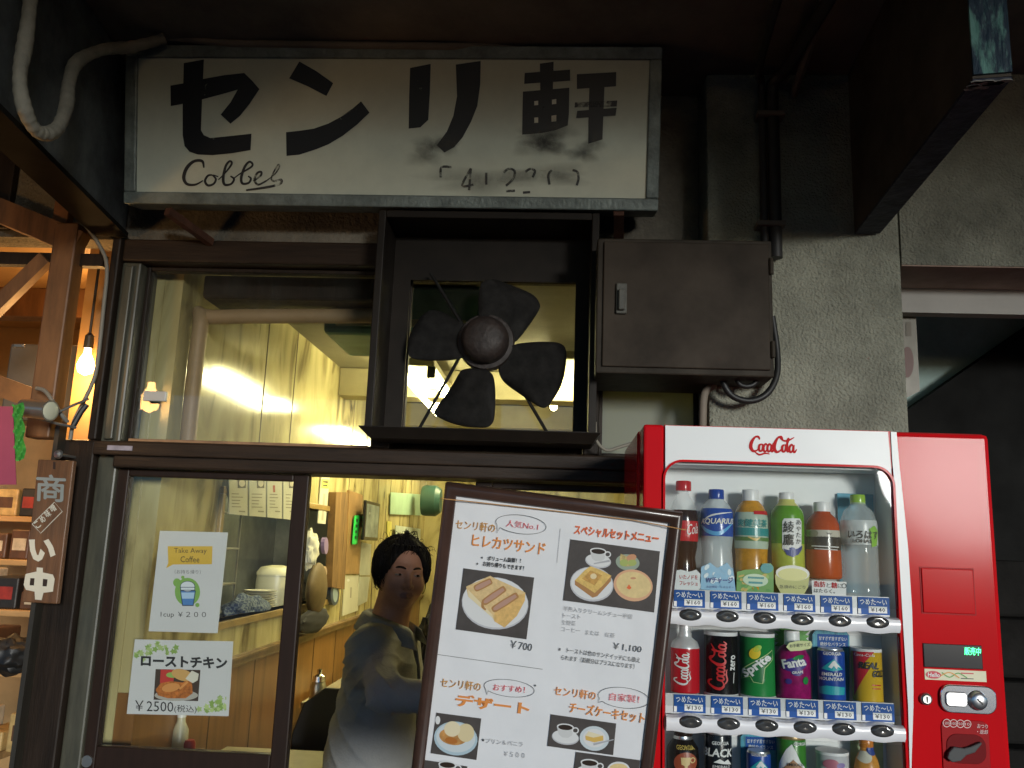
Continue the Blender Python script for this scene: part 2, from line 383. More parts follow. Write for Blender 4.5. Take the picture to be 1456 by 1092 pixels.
# cream plate on the pillar's side
t = thing('wall_plate', 'cream enamel plate with a red oval on the side of the pillar', 'plate', (0.972, 0.0, 2.0))
q = [PX(1293, 446, 0.975)]
YP = 0.12
b = MB(); b.prism([P(1276, 446, YP), P(1302, 444, YP), P(1308, 556, YP), P(1280, 570, YP)], (0, 0.012, 0)); b.build('plate', M('cream_enamel', (0.15, 0.13, 0.085), 0.4, var=0.2, vs=12), t)
a = Art(Flat((1.0, YP-.0005, 2.0), (1, 0, 0), (0, 0, 1)))
a.ell(1290, 515, 9, 22, M('oval_red', (0.09, 0.025, 0.015), 0.5), 1); a.poly([(1288, 458), (1295, 458), (1296, 478), (1288, 478)], M('plate_ink', (0.10, 0.08, 0.05), 0.5), 1)
a.build('lettering', t)
# ------------------------------------------------------------------ storefront
XL, XJ = -1.52, -1.334
z_head0, z_head1 = 1.695, 1.775
t = thing('storefront', 'dark wooden storefront framing the upper window and the door', 'storefront', (-0.55, 0.05, 0)); SF = t
XU = P(147, 440, -0.045)[0]
b = MB(); b.cbox(XL, -1.395, -0.045, 0.10, 0, z_head1, 0.006); b.cbox(XU, -1.3955, -0.0448, 0.10, z_head1+0.0005, 2.42, 0.006); b.build('jamb', m_wood_d, t)
b = MB(); b.cbox(-1.395, XJ, -0.020, 0.10, 0, 2.345, 0.006); b.cbox(-1.380, -1.352, -0.034, -0.0205, 1.78, 2.33, 0.004); b.build('jamb', M('grey_green_jamb', (0.065, 0.063, 0.045), 0.4, var=0.4, vs=10, stretch=(4, 4, .6)), t)
b = MB(); b.cbox(XJ+0.001, 0.414, -0.050, 0.10, z_head0, z_head1, 0.006); b.cbox(-1.39, 0.413, -0.066, -0.051, z_head1-0.045, z_head1-0.004, 0.004); b.build('door_header', m_wood_h, t)
b = MB(); b.cbox(-1.394, 0.414, -0.030, 0.10, 2.346, 2.42, 0.006); b.build('top_beam', m_wood_h, t)
b = MB(); b.cbox(-0.560, -0.505, -0.028, 0.10, z_head1+0.001, 2.345, 0.005); b.build('mullion', m_wood_d, t)
b = MB(); b.cbox(0.070, 0.115, -0.028, 0.10, z_head1+0.001, 2.345, 0.005); b.build('mullion', m_wood_d, t)
def window(x0, x1, z0, z1, fw, pane, y=0.02):
    b = MB(); d = 0.03
    b.cbox(x0, x0+fw, y, y+d, z0, z1, 0.003); b.cbox(x1-fw, x1, y, y+d, z0, z1, 0.003)
    b.cbox(x0+fw, x1-fw, y, y+d, z0, z0+fw, 0.003); b.cbox(x0+fw, x1-fw, y, y+d, z1-fw, z1, 0.003)
    w = b.build('window', m_wood_d, SF)
    g = MB(); g.box(x0+fw, x1-fw, y+0.012, y+0.016, z0+fw, z1-fw); g.build('pane', pane, w); return w
w1 = window(XJ+0.001, -0.561, z_head1+0.002, 2.344, 0.012, m_glass)
b = MB(); p = P(205, 556, 0.01); q = P(236, 571, 0.01); b.cbox(p[0], q[0], 0.005, 0.019, q[2], p[2], 0.003); b.build('latch', M('grey_plastic', (0.42, 0.43, 0.42), 0.4), w1)
b = MB(); b.cbox(P(480,0,0)[0]*0+XJ+0.03, -0.57, -0.0285, 0.019, z_head1+0.0005, z_head1+0.010, 0.002); b.build('sill', M('orange_sill', (0.30, 0.17, 0.09), 0.35, var=0.4, vs=12), w1)  # sill in an orange-brown paler than the frame wood
w2 = window(-0.504, 0.069, z_head1+0.002, 2.344, 0.03, m_glass)
m_frost = bpy.data.materials.new('frosted_glass'); m_frost.use_nodes = True
_b = m_frost.node_tree.nodes['Principled BSDF']; _b.inputs['Base Color'].default_value = (0.30, 0.31, 0.25, 1); _b.inputs['Roughness'].default_value = 0.3
_t = m_frost.node_tree.nodes.new('ShaderNodeBsdfTranslucent'); _t.inputs[0].default_value = (0.5, 0.52, 0.36, 1)
_m = m_frost.node_tree.nodes.new('ShaderNodeMixShader'); _m.inputs[0].default_value = 0.35
m_frost.node_tree.links.new(_b.outputs[0], _m.inputs[1]); m_frost.node_tree.links.new(_t.outputs[0], _m.inputs[2]); m_frost.node_tree.links.new(_m.outputs[0], m_frost.node_tree.nodes['Material Output'].inputs[0])
w3 = window(0.116, 0.413, z_head1+0.002, 2.344, 0.012, m_frost)
b = MB(); p = P(153, 633, -0.067); q = P(188, 641, -0.067); b.cbox(p[0], q[0], -0.069, -0.0665, q[2], p[2], 0.001); b.build('label_strip', M('faded_violet', (0.30, 0.27, 0.32), 0.6, var=0.3, vs=40), SF)
# stucco over the window
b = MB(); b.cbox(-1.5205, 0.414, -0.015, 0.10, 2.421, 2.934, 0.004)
tag(b.build('upper_wall', m_stucco_d), 'dark stucco wall strip behind the painted shop sign', 'wall')
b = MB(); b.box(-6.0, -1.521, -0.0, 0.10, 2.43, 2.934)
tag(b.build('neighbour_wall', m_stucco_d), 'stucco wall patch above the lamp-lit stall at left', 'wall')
# sliding doors
m_door = M('door_brown', (0.024, 0.0135, 0.0095), 0.45, var=0.25, vs=8, stretch=(4, 4, .5), spec=0.2)
def sliding_door(x0, x1, y, label, lw, rw):
    t = thing('sliding_door', label, 'door', ((x0+x1)/2, y, 0), 'sliding doors of the coffee shop')
    b = MB(); zt = z_head0-0.002
    b.cbox(x0, x0+lw, y, y+0.034, 0.02, zt, 0.004); b.cbox(x1-rw, x1, y, y+0.034, 0.02, zt, 0.004)
    b.cbox(x0+lw, x1-rw, y, y+0.034, zt-0.020, zt, 0.004); b.cbox(x0+lw, x1-rw, y, y+0.034, 0.84, 0.90, 0.004); b.cbox(x0+lw, x1-rw, y, y+0.034, 0.02, 0.10, 0.004)
    b.build('door_frame', m_door, t)
    b = MB(); b.box(x0+lw, x1-rw, y+0.010, y+0.024, 0.101, 0.839); b.build('bottom_panel', m_door, t)
    b = MB(); b.box(x0+lw, x1-rw, y+0.015, y+0.019, 0.9005, zt-0.0205); b.build('pane', m_glass, t)
    return t
xs0 = P(418, 680, 0)[0]; xs1 = P(440, 680, 0)[0]
D1 = sliding_door(-1.345, xs1, -0.005, 'closed brown sliding door carrying the coffee and chicken posters', 0.045, xs1-xs0)
D2 = sliding_door(P(676, 690, 0.04)[0], 0.37, 0.040, 'brown sliding door pushed open behind the standing menu board', 0.05, 0.05)
b = MB(); b.lathe([(0.016, -0.012), (0.016, -0.0055)], (P(80,1085,-.05)[0]*0-1.32, 0, 0.86), axis='y'); b.build('finger_pull', m_steel, D1)
# ------------------------------------------------------------------ main sign
t = thing('shop_sign', 'weathered white sign painted with four big black Japanese characters', 'sign', (-0.52, -0.2, 2.47)); SG = t
so = P(178, 290, -0.20); tp = P(180, 65, -0.30); xr = P(942, 65, -0.30)[0]
xl_ = -1.312; sv = np.array([0, -0.10, tp[2]-so[2]]); hs = np.linalg.norm(sv); sv /= hs; so = np.array([xl_, -0.20, so[2]])
FS = Flat(so, (1, 0, 0), sv); ws = xr-xl_
def fb(b, u0, u1, v0, v1, h0, h1):
    q = [FS.at((u, v), h) for h in (h0, h1) for (u, v) in ((u0, v0), (u1, v0), (u1, v1), (u0, v1))]
    b.add(q, [(0,1,2,3),(4,5,6,7),(0,1,5,4),(1,2,6,5),(2,3,7,6),(3,0,4,7)])
m_sframe = M('sign_frame', (0.17, 0.20, 0.185), 0.5, metal=0.25, var=0.45, vs=14, bump=0.3, bs=90)
m_spanel = M('sign_panel', (0.58, 0.62, 0.52), 0.10, var=0.13, vs=9, col2=(0.50, 0.54, 0.46), bump=0.03, bs=25, detail=8)
fw = 0.036
b = MB()
fb(b, 0, ws, 0, fw, -0.10, 0.010); fb(b, 0, ws, hs-fw, hs, -0.10, 0.010); fb(b, 0, fw, fw, hs-fw, -0.10, 0.009); fb(b, ws-fw, ws, fw, hs-fw, -0.10, 0.009)
b.build('sign_frame', m_sframe, t, bevel=0.004)
b = MB(); fb(b, fw, ws-fw, fw, hs-fw, -0.09, 0.0); b.build('sign_panel', m_spanel, t)
m_ink = worn_paint('sign_ink', (0.007, 0.008, 0.011), keep=0.70, scale=22, soft=0.08, stretch=(1, 1, 1), rough=0.4)
m_ink2 = worn_paint('sign_ink_rubbed', (0.03, 0.03, 0.03), keep=0.54, scale=40, soft=0.10, rough=0.5)
def c1(pts): return [(x/2.912, y/2.912) for x, y in pts]
def c2(pts): return [(450+x/2.912, y/2.912) for x, y in pts]
a = Art(FS, 0.0008, 0.0005)
a.poly(c1([(762,262),(845,247),(838,400),(833,540),(845,560),(872,572),(960,563),(1042,554),(1038,622),(960,635),(880,643),(820,640),(785,628),(765,605),(757,560),(757,440)]), m_ink, 1)
a.poly(c1([(707,355),(760,346),(840,328),(930,312),(1012,303),(1045,335),(1075,370),(1035,430),(995,480),(955,513),(915,475),(955,425),(985,372),(915,392),(840,412),(760,430),(708,440)]), m_ink, 2)
a.poly(c1([(1240,255),(1310,295),(1380,345),(1352,398),(1275,358),(1198,325)]), m_ink, 1)
a.poly(c1([(1185,548),(1240,542),(1300,533),(1360,512),(1420,480),(1470,448)])+c2([(100,485),(150,450),(185,420),(220,467),(170,515),(110,562),(50,598),(0,618)])+c1([(1240,641),(1187,646)]), m_ink, 1)
a.poly(c2([(388,282),(473,265),(470,380),(463,497),(430,528),(382,533),(384,400)]), m_ink, 1)
a.poly(c2([(577,268),(680,253),(678,350),(666,440),(640,505),(605,570),(570,610),(530,632),(498,602),(540,545),(567,480),(582,400)]), m_ink, 1)
a.poly(c2([(925,264),(982,256),(978,400),(975,520),(925,520),(927,400)]), m_ink, 1)
a.poly(c2([(862,303),(1050,289),(1050,335),(860,348)]), m_ink, 2)
a.poly(c2([(855,380),(1047,364),(1045,470),(1040,520),(990,540),(930,552),(852,558)]), m_ink, 2)
m_hole = M('sign_gap', (0.58, 0.57, 0.47), 0.35)
for q in ([(902,420),(918,418),(918,436),(902,437)], [(975,414),(993,411),(993,431),(975,433)], [(902,488),(918,487),(918,509),(902,510)], [(973,480),(993,477),(993,503),(973,505)]): a.poly(c2(q), m_hole, 3)
a.poly(c2([(1078,308),(1241,299),(1240,358),(1078,369)]), m_ink, 1)
a.poly(c2([(1130,350),(1193,345),(1188,470),(1184,578),(1125,596),(1127,470)]), m_ink, 2)
a.poly(c2([(1070,425),(1245,417),(1243,442),(1068,446)]), m_ink2, 3); a.poly(c2([(1080,460),(1243,447),(1238,480),(1075,490)]), m_ink, 3)
a.build('lettering', t)
# rubbed-off lower ends: soft smears of thinned ink, fading towards their edges
def smear_mat(name, col, keep, scale, amax):
    m = worn_paint(name, col, keep=keep, scale=scale, soft=0.22, amax=amax, rough=0.6); N = m.node_tree.nodes; L = m.node_tree.links
    at = N.new('ShaderNodeAttribute'); at.attribute_name = 'fade'; mu = N.new('ShaderNodeMath'); mu.operation = 'MULTIPLY'
    src = N['Principled BSDF'].inputs['Alpha'].links[0].from_socket; L.new(src, mu.inputs[0]); L.new(at.outputs['Fac'], mu.inputs[1]); L.new(mu.outputs[0], N['Principled BSDF'].inputs['Alpha']); return m
m_smudge = smear_mat('sign_smudge', (0.05, 0.052, 0.047), 0.55, 18, .85); m_smudge2 = smear_mat('sign_smudge_pale', (0.13, 0.13, 0.11), 0.6, 12, .6)
vs, fs, fade, mi = [], [], [], []
for k_, (cx, cy, rx, ry, m) in enumerate(((480, 605, 90, 46, 0), (440, 650, 80, 50, 1), (550, 592, 60, 50, 1), (930, 600, 120, 60, 0), (960, 590, 80, 50, 0), (1000, 540, 80, 60, 1), (1105, 632, 70, 50, 0), (1150, 590, 50, 50, 1), (900, 560, 90, 40, 1), (700, 745, 300, 60, 1), (960, 725, 200, 50, 1))):
    n = 28; k0 = len(vs); rings = (0, .35, .7, 1.0)
    for ri, rr in enumerate(rings):
        for i in range(n if ri else 1):
            an = 2*math.pi*i/n; w_ = rr*(1+0.22*math.sin(3*an+cx)+0.12*math.sin(7*an+cy)); p_ = c2([(cx+math.cos(an)*rx*w_, cy+math.sin(an)*ry*w_)])[0]
            vs.append(FS.at(FS.pix(*p_), .0030+.00025*k_)); fade.append((1-rr)**1.0)
    for i in range(n): fs.append([k0, k0+1+i, k0+1+(i+1) % n]); mi.append(m)
    for ri in range(2):
        for i in range(n): fs.append([k0+1+ri*n+i, k0+1+(ri+1)*n+i, k0+1+(ri+1)*n+(i+1) % n, k0+1+ri*n+(i+1) % n]); mi.append(m)
b = MB(); b.v = [tuple(p_) for p_ in vs]; b.f = fs; b.m = mi; o = b.build('smeared_ink', [m_smudge, m_smudge2], t)
at = o.data.attributes.new('fade', 'FLOAT', 'POINT'); at.data.foreach_set('value', fade)

a = Art(FS, 0.0008, 0.0005)
for pts in ([(515,735),(518,693),(560,693)], [(640,697),(604,768),(650,765)], [(640,697),(632,788)], [(703,715),(703,765)], [(775,715),(795,700),(820,708),(815,740),(785,770)], [(785,792),(822,790)], [(865,712),(885,700),(905,708),(895,735)], [(855,798),(885,796)], [(1060,705),(1080,712),(1085,740),(1078,768)], [(975,705),(960,725),(965,765)]):
    a.stroke(c2(pts), 3.4, m_ink2, 2, smooth=4)
a.build('faded_lettering', t)
a = Art(FS, 0.0008, 0.0005)
m_scr = worn_paint('script_ink', (0.02, 0.02, 0.022), keep=0.75, scale=25, soft=0.1)
for pts, w in (([(845,695),(838,668),(805,668),(775,695),(762,735),(775,762),(810,765),(842,748)], [2,4,4,5,5,4,3,1.5]),
               ([(880,725),(862,728),(850,750),(862,768),(885,762),(895,742),(882,726),(905,732)], [2,3,3.5,3.5,3,3,2,1.5]),
               ([(905,745),(930,720),(960,680),(952,668),(935,690),(925,740),(932,765),(958,762),(970,742),(955,730)], [1.5,2,3,3,3.5,4,3.5,3,3,2]),
               ([(965,742),(995,720),(1045,688),(1035,670),(1015,690),(1000,735),(1005,760),(1030,758),(1040,740),(1028,730)], [1.5,2,3,3,3.5,4,3.5,3,3,2])):
    a.stroke(c1(pts), [x*1.0 for x in w], m_scr, 2, smooth=6)
for pts, w in (([(1050,750),(1080,728),(1082,712),(1065,718),(1055,745),(1070,765),(1105,748)], [2,3,3,3,3.5,3,2]), ([(1105,748),(1140,720),(1158,690),(1150,685),(1125,735),(1135,750),(1165,745),(1160,762),(1110,775),(1020,788)], [1.5,2,2.5,2,2.5,3,3.5,3.5,3.5,2.5])):
    a.stroke(c1(pts), w, m_ink2, 2, smooth=6)
a.build('script_lettering', t)
# struts that hold the sign
b = MB()
m_rust = M('rust_iron', (0.085, 0.035, 0.02), 0.7, metal=0.3, var=0.5, vs=20)
b.obox(P(238, 300, -0.20), P(300, 345, -0.03), 0.022, 0.022); b.build('strut', m_rust, t)
b = MB(); b.obox(P(880, 300, -0.20), P(880, 345, -0.03), 0.03, 0.03); b.build('strut', m_rust, t)
# ------------------------------------------------------------------ flexible pipe
m_wrapw = M('pipe_wrap', (0.22, 0.21, 0.17), 0.75, var=0.3, vs=10, bump=0.5, bs=50)
pp = [(44, -60, -.82), (43, 0, -.82), (36, 60, -.82), (28, 110, -.82), (36, 158, -.80), (55, 188, -.75), (80, 184, -.70), (94, 152, -.64), (98, 118, -.60), (110, 88, -.54), (145, 71, -.45), (190, 66, -.37), (236, 54, -.34)]
b = MB(); pts = [P(x, y, Y) for x, y, Y in pp]
Q = [Vector(p) for p in pts]; fine = []
for i in range(len(Q)-1):
    p0 = Q[max(i-1, 0)]; p1_ = Q[i]; p2_ = Q[i+1]; p3 = Q[min(i+2, len(Q)-1)]
    for k in range(16):
        u = k/16; fine.append(0.5*((2*p1_)+(p2_-p0)*u+(2*p0-5*p1_+4*p2_-p3)*u*u+(3*p1_-p0-3*p2_+p3)*u**3))
rs = [0.0165+0.0007*math.sin(i*1.3)+0.0012*math.sin(i*0.23) for i in range(len(fine))]
b.tube(fine, rs, 14); tag(b.build('flexible_pipe', m_wrapw, smooth=True, auto=80), 'pale wrapped pipe bending in a U beside the painted sign', 'pipe')
b = MB(); b.tube([P(232, 52, -.31), P(330, 62, -.31), P(640, 66, -.31), P(930, 70, -.20)], 0.011, 8); tag(b.build('thin_pipe', m_soot, smooth=True), 'thin dark pipe running along the top of the sign', 'pipe')
# ------------------------------------------------------------------ projecting signs
t = thing('projecting_sign', 'dark projecting sign board with flaking teal paint on its end', 'sign', (0.81, -0.15, 2.43))
f = P(1215, 330, -.152); n_ = PZ(1383, 112, f[2]); n2 = PZ(1438, 108, f[2]); f2 = f+(n2-n_)
TOPZ = 2.93
m_navy = M('navy_underside', (0.022, 0.027, 0.05), 0.6, var=0.5, vs=14, bump=0.5, bs=40)
m_brd = M('sign_side_brown', (0.055, 0.042, 0.030), 0.7, var=0.5, vs=5)
b = MB(); b.prism([f, n_, n2, f2], (0, 0, TOPZ-f[2])); b.build('board', m_brd, t)
dn = (f-n_)/np.linalg.norm(f-n_); dt = (n2-n_)
m_tealp = M('teal_flaking', (0.11, 0.27, 0.24), 0.6, var=0.0, vs=13, col2=(0.006, 0.026, 0.050), stretch=(2.0, 2.0, .55), bump=0.5, bs=50, detail=10, lo_hi=(.50, .60))
b = MB(); e = dn*-0.006; o3 = np.array([0, 0, 0.006])
b.prism([n_+o3, n2+o3, n2+np.array([0, 0, TOPZ-f[2]]), n_+np.array([0, 0, TOPZ-f[2]])], e); b.build('end_face', m_tealp, t)
b = MB(); b.prism([f-[0, 0, .001], n_-[0, 0, .001], n2-[0, 0, .001], f2-[0, 0, .001]], (0, 0, -0.006)); b.build('underside', m_navy, t)
b = MB()
for k in range(14):
    u = random.random(); c = n_+dt*u+dn*random.uniform(-0.004, 0.03); s_ = random.uniform(.004, .014)
    b.prism([c+dt/np.linalg.norm(dt)*s_*math.cos(q)*1.6+dn*s_*math.sin(q)*.7-[0, 0, .0075] for q in (0, 1.1, 2.3, 3.3, 4.6, 5.5)], (0, 0, -0.0015))
b.build('flaked_paint', M('pale_flake', (0.33, 0.32, 0.29), 0.7, var=0.3), t)
t = thing('projecting_sign', 'black mottled side of a projecting sign box over the stall', 'sign', (-1.35, -0.05, 2.43))
f = np.array([-1.385, -0.047, 2.434]); n_ = PZ(-60, 92, 2.434); _e = PZ(0, 203, 2.434); _dd = (f-n_)/np.linalg.norm(f-n_); _o = (_e-n_)-_dd*((_e-n_)@_dd); th = _o
m_mott = M('mottled_black', (0.10, 0.115, 0.12), 0.6, var=0.0, vs=7, col2=(0.018, 0.019, 0.021), bump=0.3, bs=40, detail=9)
b = MB(); b.prism([f, n_, n_+th, f+th], (0, 0, 0.49)); b.build('board', m_mott, t)
b = MB(); b.prism([f-[0, 0, .002]+[.012, -.002, 0], n_-[0, 0, .002]+[.012, 0, 0], n_+th-[0, 0, .002], f+th-[0, .002, .002]], (0, 0, -0.015)); b.build('bottom_rail', M('black_rail', (0.010, 0.009, 0.008), 0.9, var=0.3, spec=.1), t)
# ------------------------------------------------------------------ exhaust fan with hood
t = thing('exhaust_fan', 'big grimy black fan with four blades in a box hood', 'fan', (-0.22, -0.1, 1.8)); FN = t
m_fan = M('fan_black', (0.012, 0.011, 0.010), 0.75, var=0.5, vs=25, bump=0.12, bs=60, spec=.2)
m_hub = M('fan_hub', (0.028, 0.019, 0.016), 0.6, var=0.5, vs=30, bump=0.3)
zb = 1.795; zt = 2.46; x0, x1 = -0.545, 0.10
b = MB(); b.cbox(x0, x0+0.022, -0.20, -0.031, zb+.024, zt, 0.003); b.cbox(x1-0.022, x1, -0.20, -0.031, zb+.024, zt, 0.003)
b.cbox(x0+.022, x1-.022, -0.20, -0.031, zt-0.022, zt, 0.003)
b.box(x0+.022, x1-.022, -0.036, -0.031, 2.30, zt-.022); b.box(x0+.022, x0+.075, -0.036, -0.031, zb+.024, 2.30); b.box(x1-.062, x1-.022, -0.036, -0.031, zb+.024, 2.30)
b.build('hood', m_bronze, t)
b = MB(); b.prism([(x0-.012, -0.215, zb+.022), (x1+.012, -0.215, zb+.022), (x1+.012, -0.031, zb+.022), (x0-.012, -0.031, zb+.022)], (0, 0, .002))
q = [(x0-.012, -0.215, zb+.0215), (x1+.012, -0.215, zb+.0215), (x1+.012, -0.068, zb+.0215), (x0-.012, -0.068, zb+.0215), (x0+.015, -0.19, zb-.006), (x1-.01, -0.19, zb-.006), (x1-.01, -0.068, zb-.006), (x0+.015, -0.068, zb-.006)]
b.add(q, [(0,1,2,3),(4,5,6,7),(0,1,5,4),(1,2,6,5),(2,3,7,6),(3,0,4,7)]); b.build('hood_ledge', m_bronze, t)
hc = P(690, 484, -0.11)
b = MB(); b.lathe([(0.0, -.055), (.035, -.053), (.055, -.045), (.066, -.03), (.070, -.012), (.070, .01), (.082, .012), (.085, .02), (.085, .045), (.05, .06), (0.0, .062)], hc, 32, 'y'); b.build('hub', m_hub, t, smooth=True)
def c7(p): return [(500+x/2.874, 300+y/2.874) for x, y in p]
blades = [c7([(228,560),(238,500),(265,455),(295,418),(330,402),(375,412),(415,440),(462,462),(480,520),(470,590),(440,606),(350,612),(270,608),(232,597)]),
          c7([(519,420),(517,350),(525,300),(545,284),(580,276),(640,300),(700,322),(748,345),(771,382),(768,402),(735,455),(690,515),(662,542),(610,520),(540,480),(522,450)]),
          c7([(600,640),(606,600),(640,560),(665,545),(720,536),(800,534),(850,538),(878,560),(878,620),(866,690),(840,750),(800,802),(780,806),(752,792),(722,770),(660,730),(622,700),(604,670)]),
          c7([(455,645),(520,640),(570,655),(584,690),(588,760),(584,850),(570,875),(548,887),(460,882),(390,862),(340,835),(332,822),(370,770),(410,715),(440,660)])]
hp = (690.0, 484.0)
def chaikin(q, n=2):
    for _ in range(n):
        r = []
        for i in range(len(q)):
            a_, b_ = np.array(q[i]), np.array(q[(i+1) % len(q)]); r += [a_*.75+b_*.25, a_*.25+b_*.75]
        q = r
    return [tuple(v) for v in q]
for bl in blades:
    bl = chaikin(bl)
    mx = np.mean(bl, 0)-hp; ad = mx/np.linalg.norm(mx); td = np.array([-ad[1], ad[0]])
    # dense triangulated blade with pitch
    bm = bmesh.new(); vv = [bm.verts.new((x, y, 0)) for x, y in bl]; bm.faces.new(vv); bmesh.ops.triangulate(bm, faces=bm.faces[:])
    for _ in range(2): bmesh.ops.subdivide_edges(bm, edges=bm.edges[:], cuts=1, use_grid_fill=True)
    bmesh.ops.triangulate(bm, faces=bm.faces[:])
    for v in bm.verts:
        d = np.array([v.co.x, v.co.y])-hp; tt = d@td; rr = d@ad
        v.co = Vector(P(v.co.x, v.co.y, -0.11+0.02+tt*0.00042+0.0000025*tt*tt))
    b = MB(); b.bm(bm); o = b.build('blade', m_fan, t, smooth=True)
    sm = o.modifiers.new('thick', 'SOLIDIFY'); sm.thickness = 0.003
for (p, q) in (((655, 505), (594, 613)), ((722, 520), (779, 617)), ((612, 388), (662, 470))):
    b = MB(); b.tube([P(*p, -.075), P(*q, -.055)], 0.005, 8); b.build('strut', m_fan, t, smooth=True)
# ------------------------------------------------------------------ electrical box
m_box = M('brown_box', (0.034, 0.026, 0.018), 0.6, var=0.4, vs=7, bump=0.1, spec=.2)
t = thing('electrical_box', 'closed brown metal electrical box with a small steel latch', 'box', (0.33, -0.02, 1.967))
b = MB(); b.cbox(0.091, 0.562, -0.30, -0.032, 1.967, 2.346, 0.004); b.build('box_body', m_box, t)
for z_ in (2.04, 2.27):
    b = MB(); b.lathe([(.006, z_-.022), (.0065, z_-.02), (.0065, z_+.02), (.006, z_+.022)], (.5575, -.3085, 0), 12); b.build('hinge', m_box, t, smooth=True)
b = MB(); b.cbox(0.108, 0.552, -0.308, -0.3005, 1.984, 2.334, 0.003); b.build('box_door', M('brown_box_door', (0.038, 0.027, 0.018), 0.6, var=0.4, vs=6, spec=.2), t)
p = P(876, 403, -.31); q = P(891, 447, -.31)
b = MB(); b.cbox(p[0], q[0], -0.318, -0.3085, q[2], p[2], 0.003); b.cbox(p[0]+.006, q[0]-.006, -0.330, -0.3185, q[2]+.008, p[2]-.02, 0.003); b.build('latch', M('latch_steel', (0.075, 0.072, 0.058), 0.5, var=.3, vs=30), t)
# cables under it
def cable(name, px, Y, r, mat, label, cat='cable', group=None):
    b = MB(); b.tube([P(x, y, Y if not isinstance(Y, list) else Y[i]) for i, (x, y) in enumerate(px)], r, 10, smooth=6)
    o = b.build(name, mat, smooth=True, auto=80); tag(o, label, cat, group); return o
cable('cable', [(1098, 450), (1105, 500), (1104, 535), (1090, 560), (1066, 570), (1040, 562), (1026, 538), (1020, 505)], [-.20, -.20, -.21, -.22, -.22, -.22, -.22, -.2], 0.009, m_black, 'thick black cable looping under the electrical box')
cable('cable', [(1070, 500), (1078, 532), (1072, 546), (1058, 549), (1048, 540), (1044, 505)], -.24, 0.007, m_black, 'short inner black cable loop tucked under the electrical box')
cable('conduit', [(1022, 505), (1015, 545), (1002, 560), (999, 610), (999, 760)], -.165, 0.011, m_soot, 'dark conduit dropping beside the pillar behind the machine', 'pipe')
cable('cable', [(846, 600), (848, 626), (862, 640), (880, 636), (905, 628)], -.10, 0.005, M('grey_cable', (0.22, 0.20, 0.16), 0.6), 'thin grey cable running from the hood to the machine')
# conduits up the pillar
t = thing('conduit_pair', 'pair of dark conduits climbing the pillar to the canopy', 'pipe', (0.56, -.19, 2.36))
b = MB(); zz = 2.885
for (xx, r, x2) in ((P(1084, 200, -.175)[0], .011, -.03), (P(1100, 200, -.18)[0], .018, .03)):
    b.tube([(xx, -.178, 2.34), (xx, -.178, 2.72), (xx, -.178, 2.86), (xx+x2*.2, -.20, zz), (xx+x2, -.32, zz+.005), (xx+x2*3, -1.2, zz+.01)], r, 12, smooth=5)
b.build('conduit', M('conduit_dark', (0.030, 0.028, 0.027), 0.5, var=.3), t, smooth=True, auto=80)
for y_ in (52, 167, 322):
    p = P(1096, y_, -.17); b = MB(); b.cbox(p[0]-.045, p[0]+.035, -.202, -.151, p[2]-.007, p[2]+.007, .002); b.build('clamp', m_soot, t)
b = MB(); b.tube([P(1128, 135, -.155), P(1150, 70, -.35), P(1178, -20, -.6)], 0.012, 8); tag(b.build('ceiling_cable', m_soot, smooth=True), 'dark cable running forward along the canopy underside', 'cable')
# ------------------------------------------------------------------ drinks machine
m_red = M('machine_red', (0.56, 0.008, 0.012), 0.13, var=0.05, vs=3, spec=0.06, bump=0.02, bs=6)
m_redd = M('machine_red_recess_shade', (0.34, 0.006, 0.009), 0.4, spec=.08)  # darker copy of the machine red; paints in the shade of recess and gap
m_mwhite = M('machine_white', (0.80, 0.81, 0.81), 0.3, spec=0.2, var=0.03, vs=3)
m_bay = M('bay_grey', (0.76, 0.77, 0.765), 0.6, var=0.06, vs=3)
m_red_ink = M('logo_red', (0.50, 0.006, 0.010), 0.5, spec=.1)
m_blk = M('gloss_black', (0.014, 0.014, 0.016), 0.15)
m_tagblue = M('tag_blue', (0.012, 0.085, 0.33), 0.4, spec=.15)
m_paper = M('paper_white', (0.78, 0.78, 0.76), 0.6)
m_tagwhite = M('tag_white_ink', (0.80, 0.82, 0.84), 0.5)
m_ink_k = M('print_black', (0.02, 0.02, 0.02), 0.5)
VY = -0.65
vx0, vx1, vz1 = 0.186, 0.932, 1.781
t = thing('vending_machine', 'red and white drinks vending machine with rows of sample drinks', 'vending machine', (0.56, -0.4, 0)); VM = t
b = MB(); b.cbox(vx0-.004, vx1, -0.545, -0.158, 0.02, vz1, 0.008); b.build('cabinet', m_red, t)
wx0 = P(944, 780, VY)[0]; wx1 = P(1275, 780, VY)[0]; wz1 = P(1100, 661, VY)[2]; wz0 = 0.56
# door shell round the display opening
b = MB(); yb = -0.5465
b.cbox(vx0, wx0, VY, yb, 0.04, vz1, 0.006); b.cbox(wx1, vx1, VY, yb, 0.04, vz1, 0.012)
b.box(wx0, wx1, VY+.002, yb, wz1, vz1-.0005); b.box(wx0, wx1, VY+.002, yb, 0.05, wz0); b.build('door', m_red, t)
# display bay lining
b = MB(); b.box(wx0+.002, wx1-.002, -0.5485, yb, wz0, wz1); b.box(wx0+.0005, wx0+.004, VY+.012, -.549, wz0, wz1); b.box(wx1-.004, wx1-.0005, VY+.012, -.549, wz0, wz1); b.box(wx0+.005, wx1-.005, VY+.012, -.549, wz1-.004, wz1-.0005)
b.build('display_bay', m_bay, t)
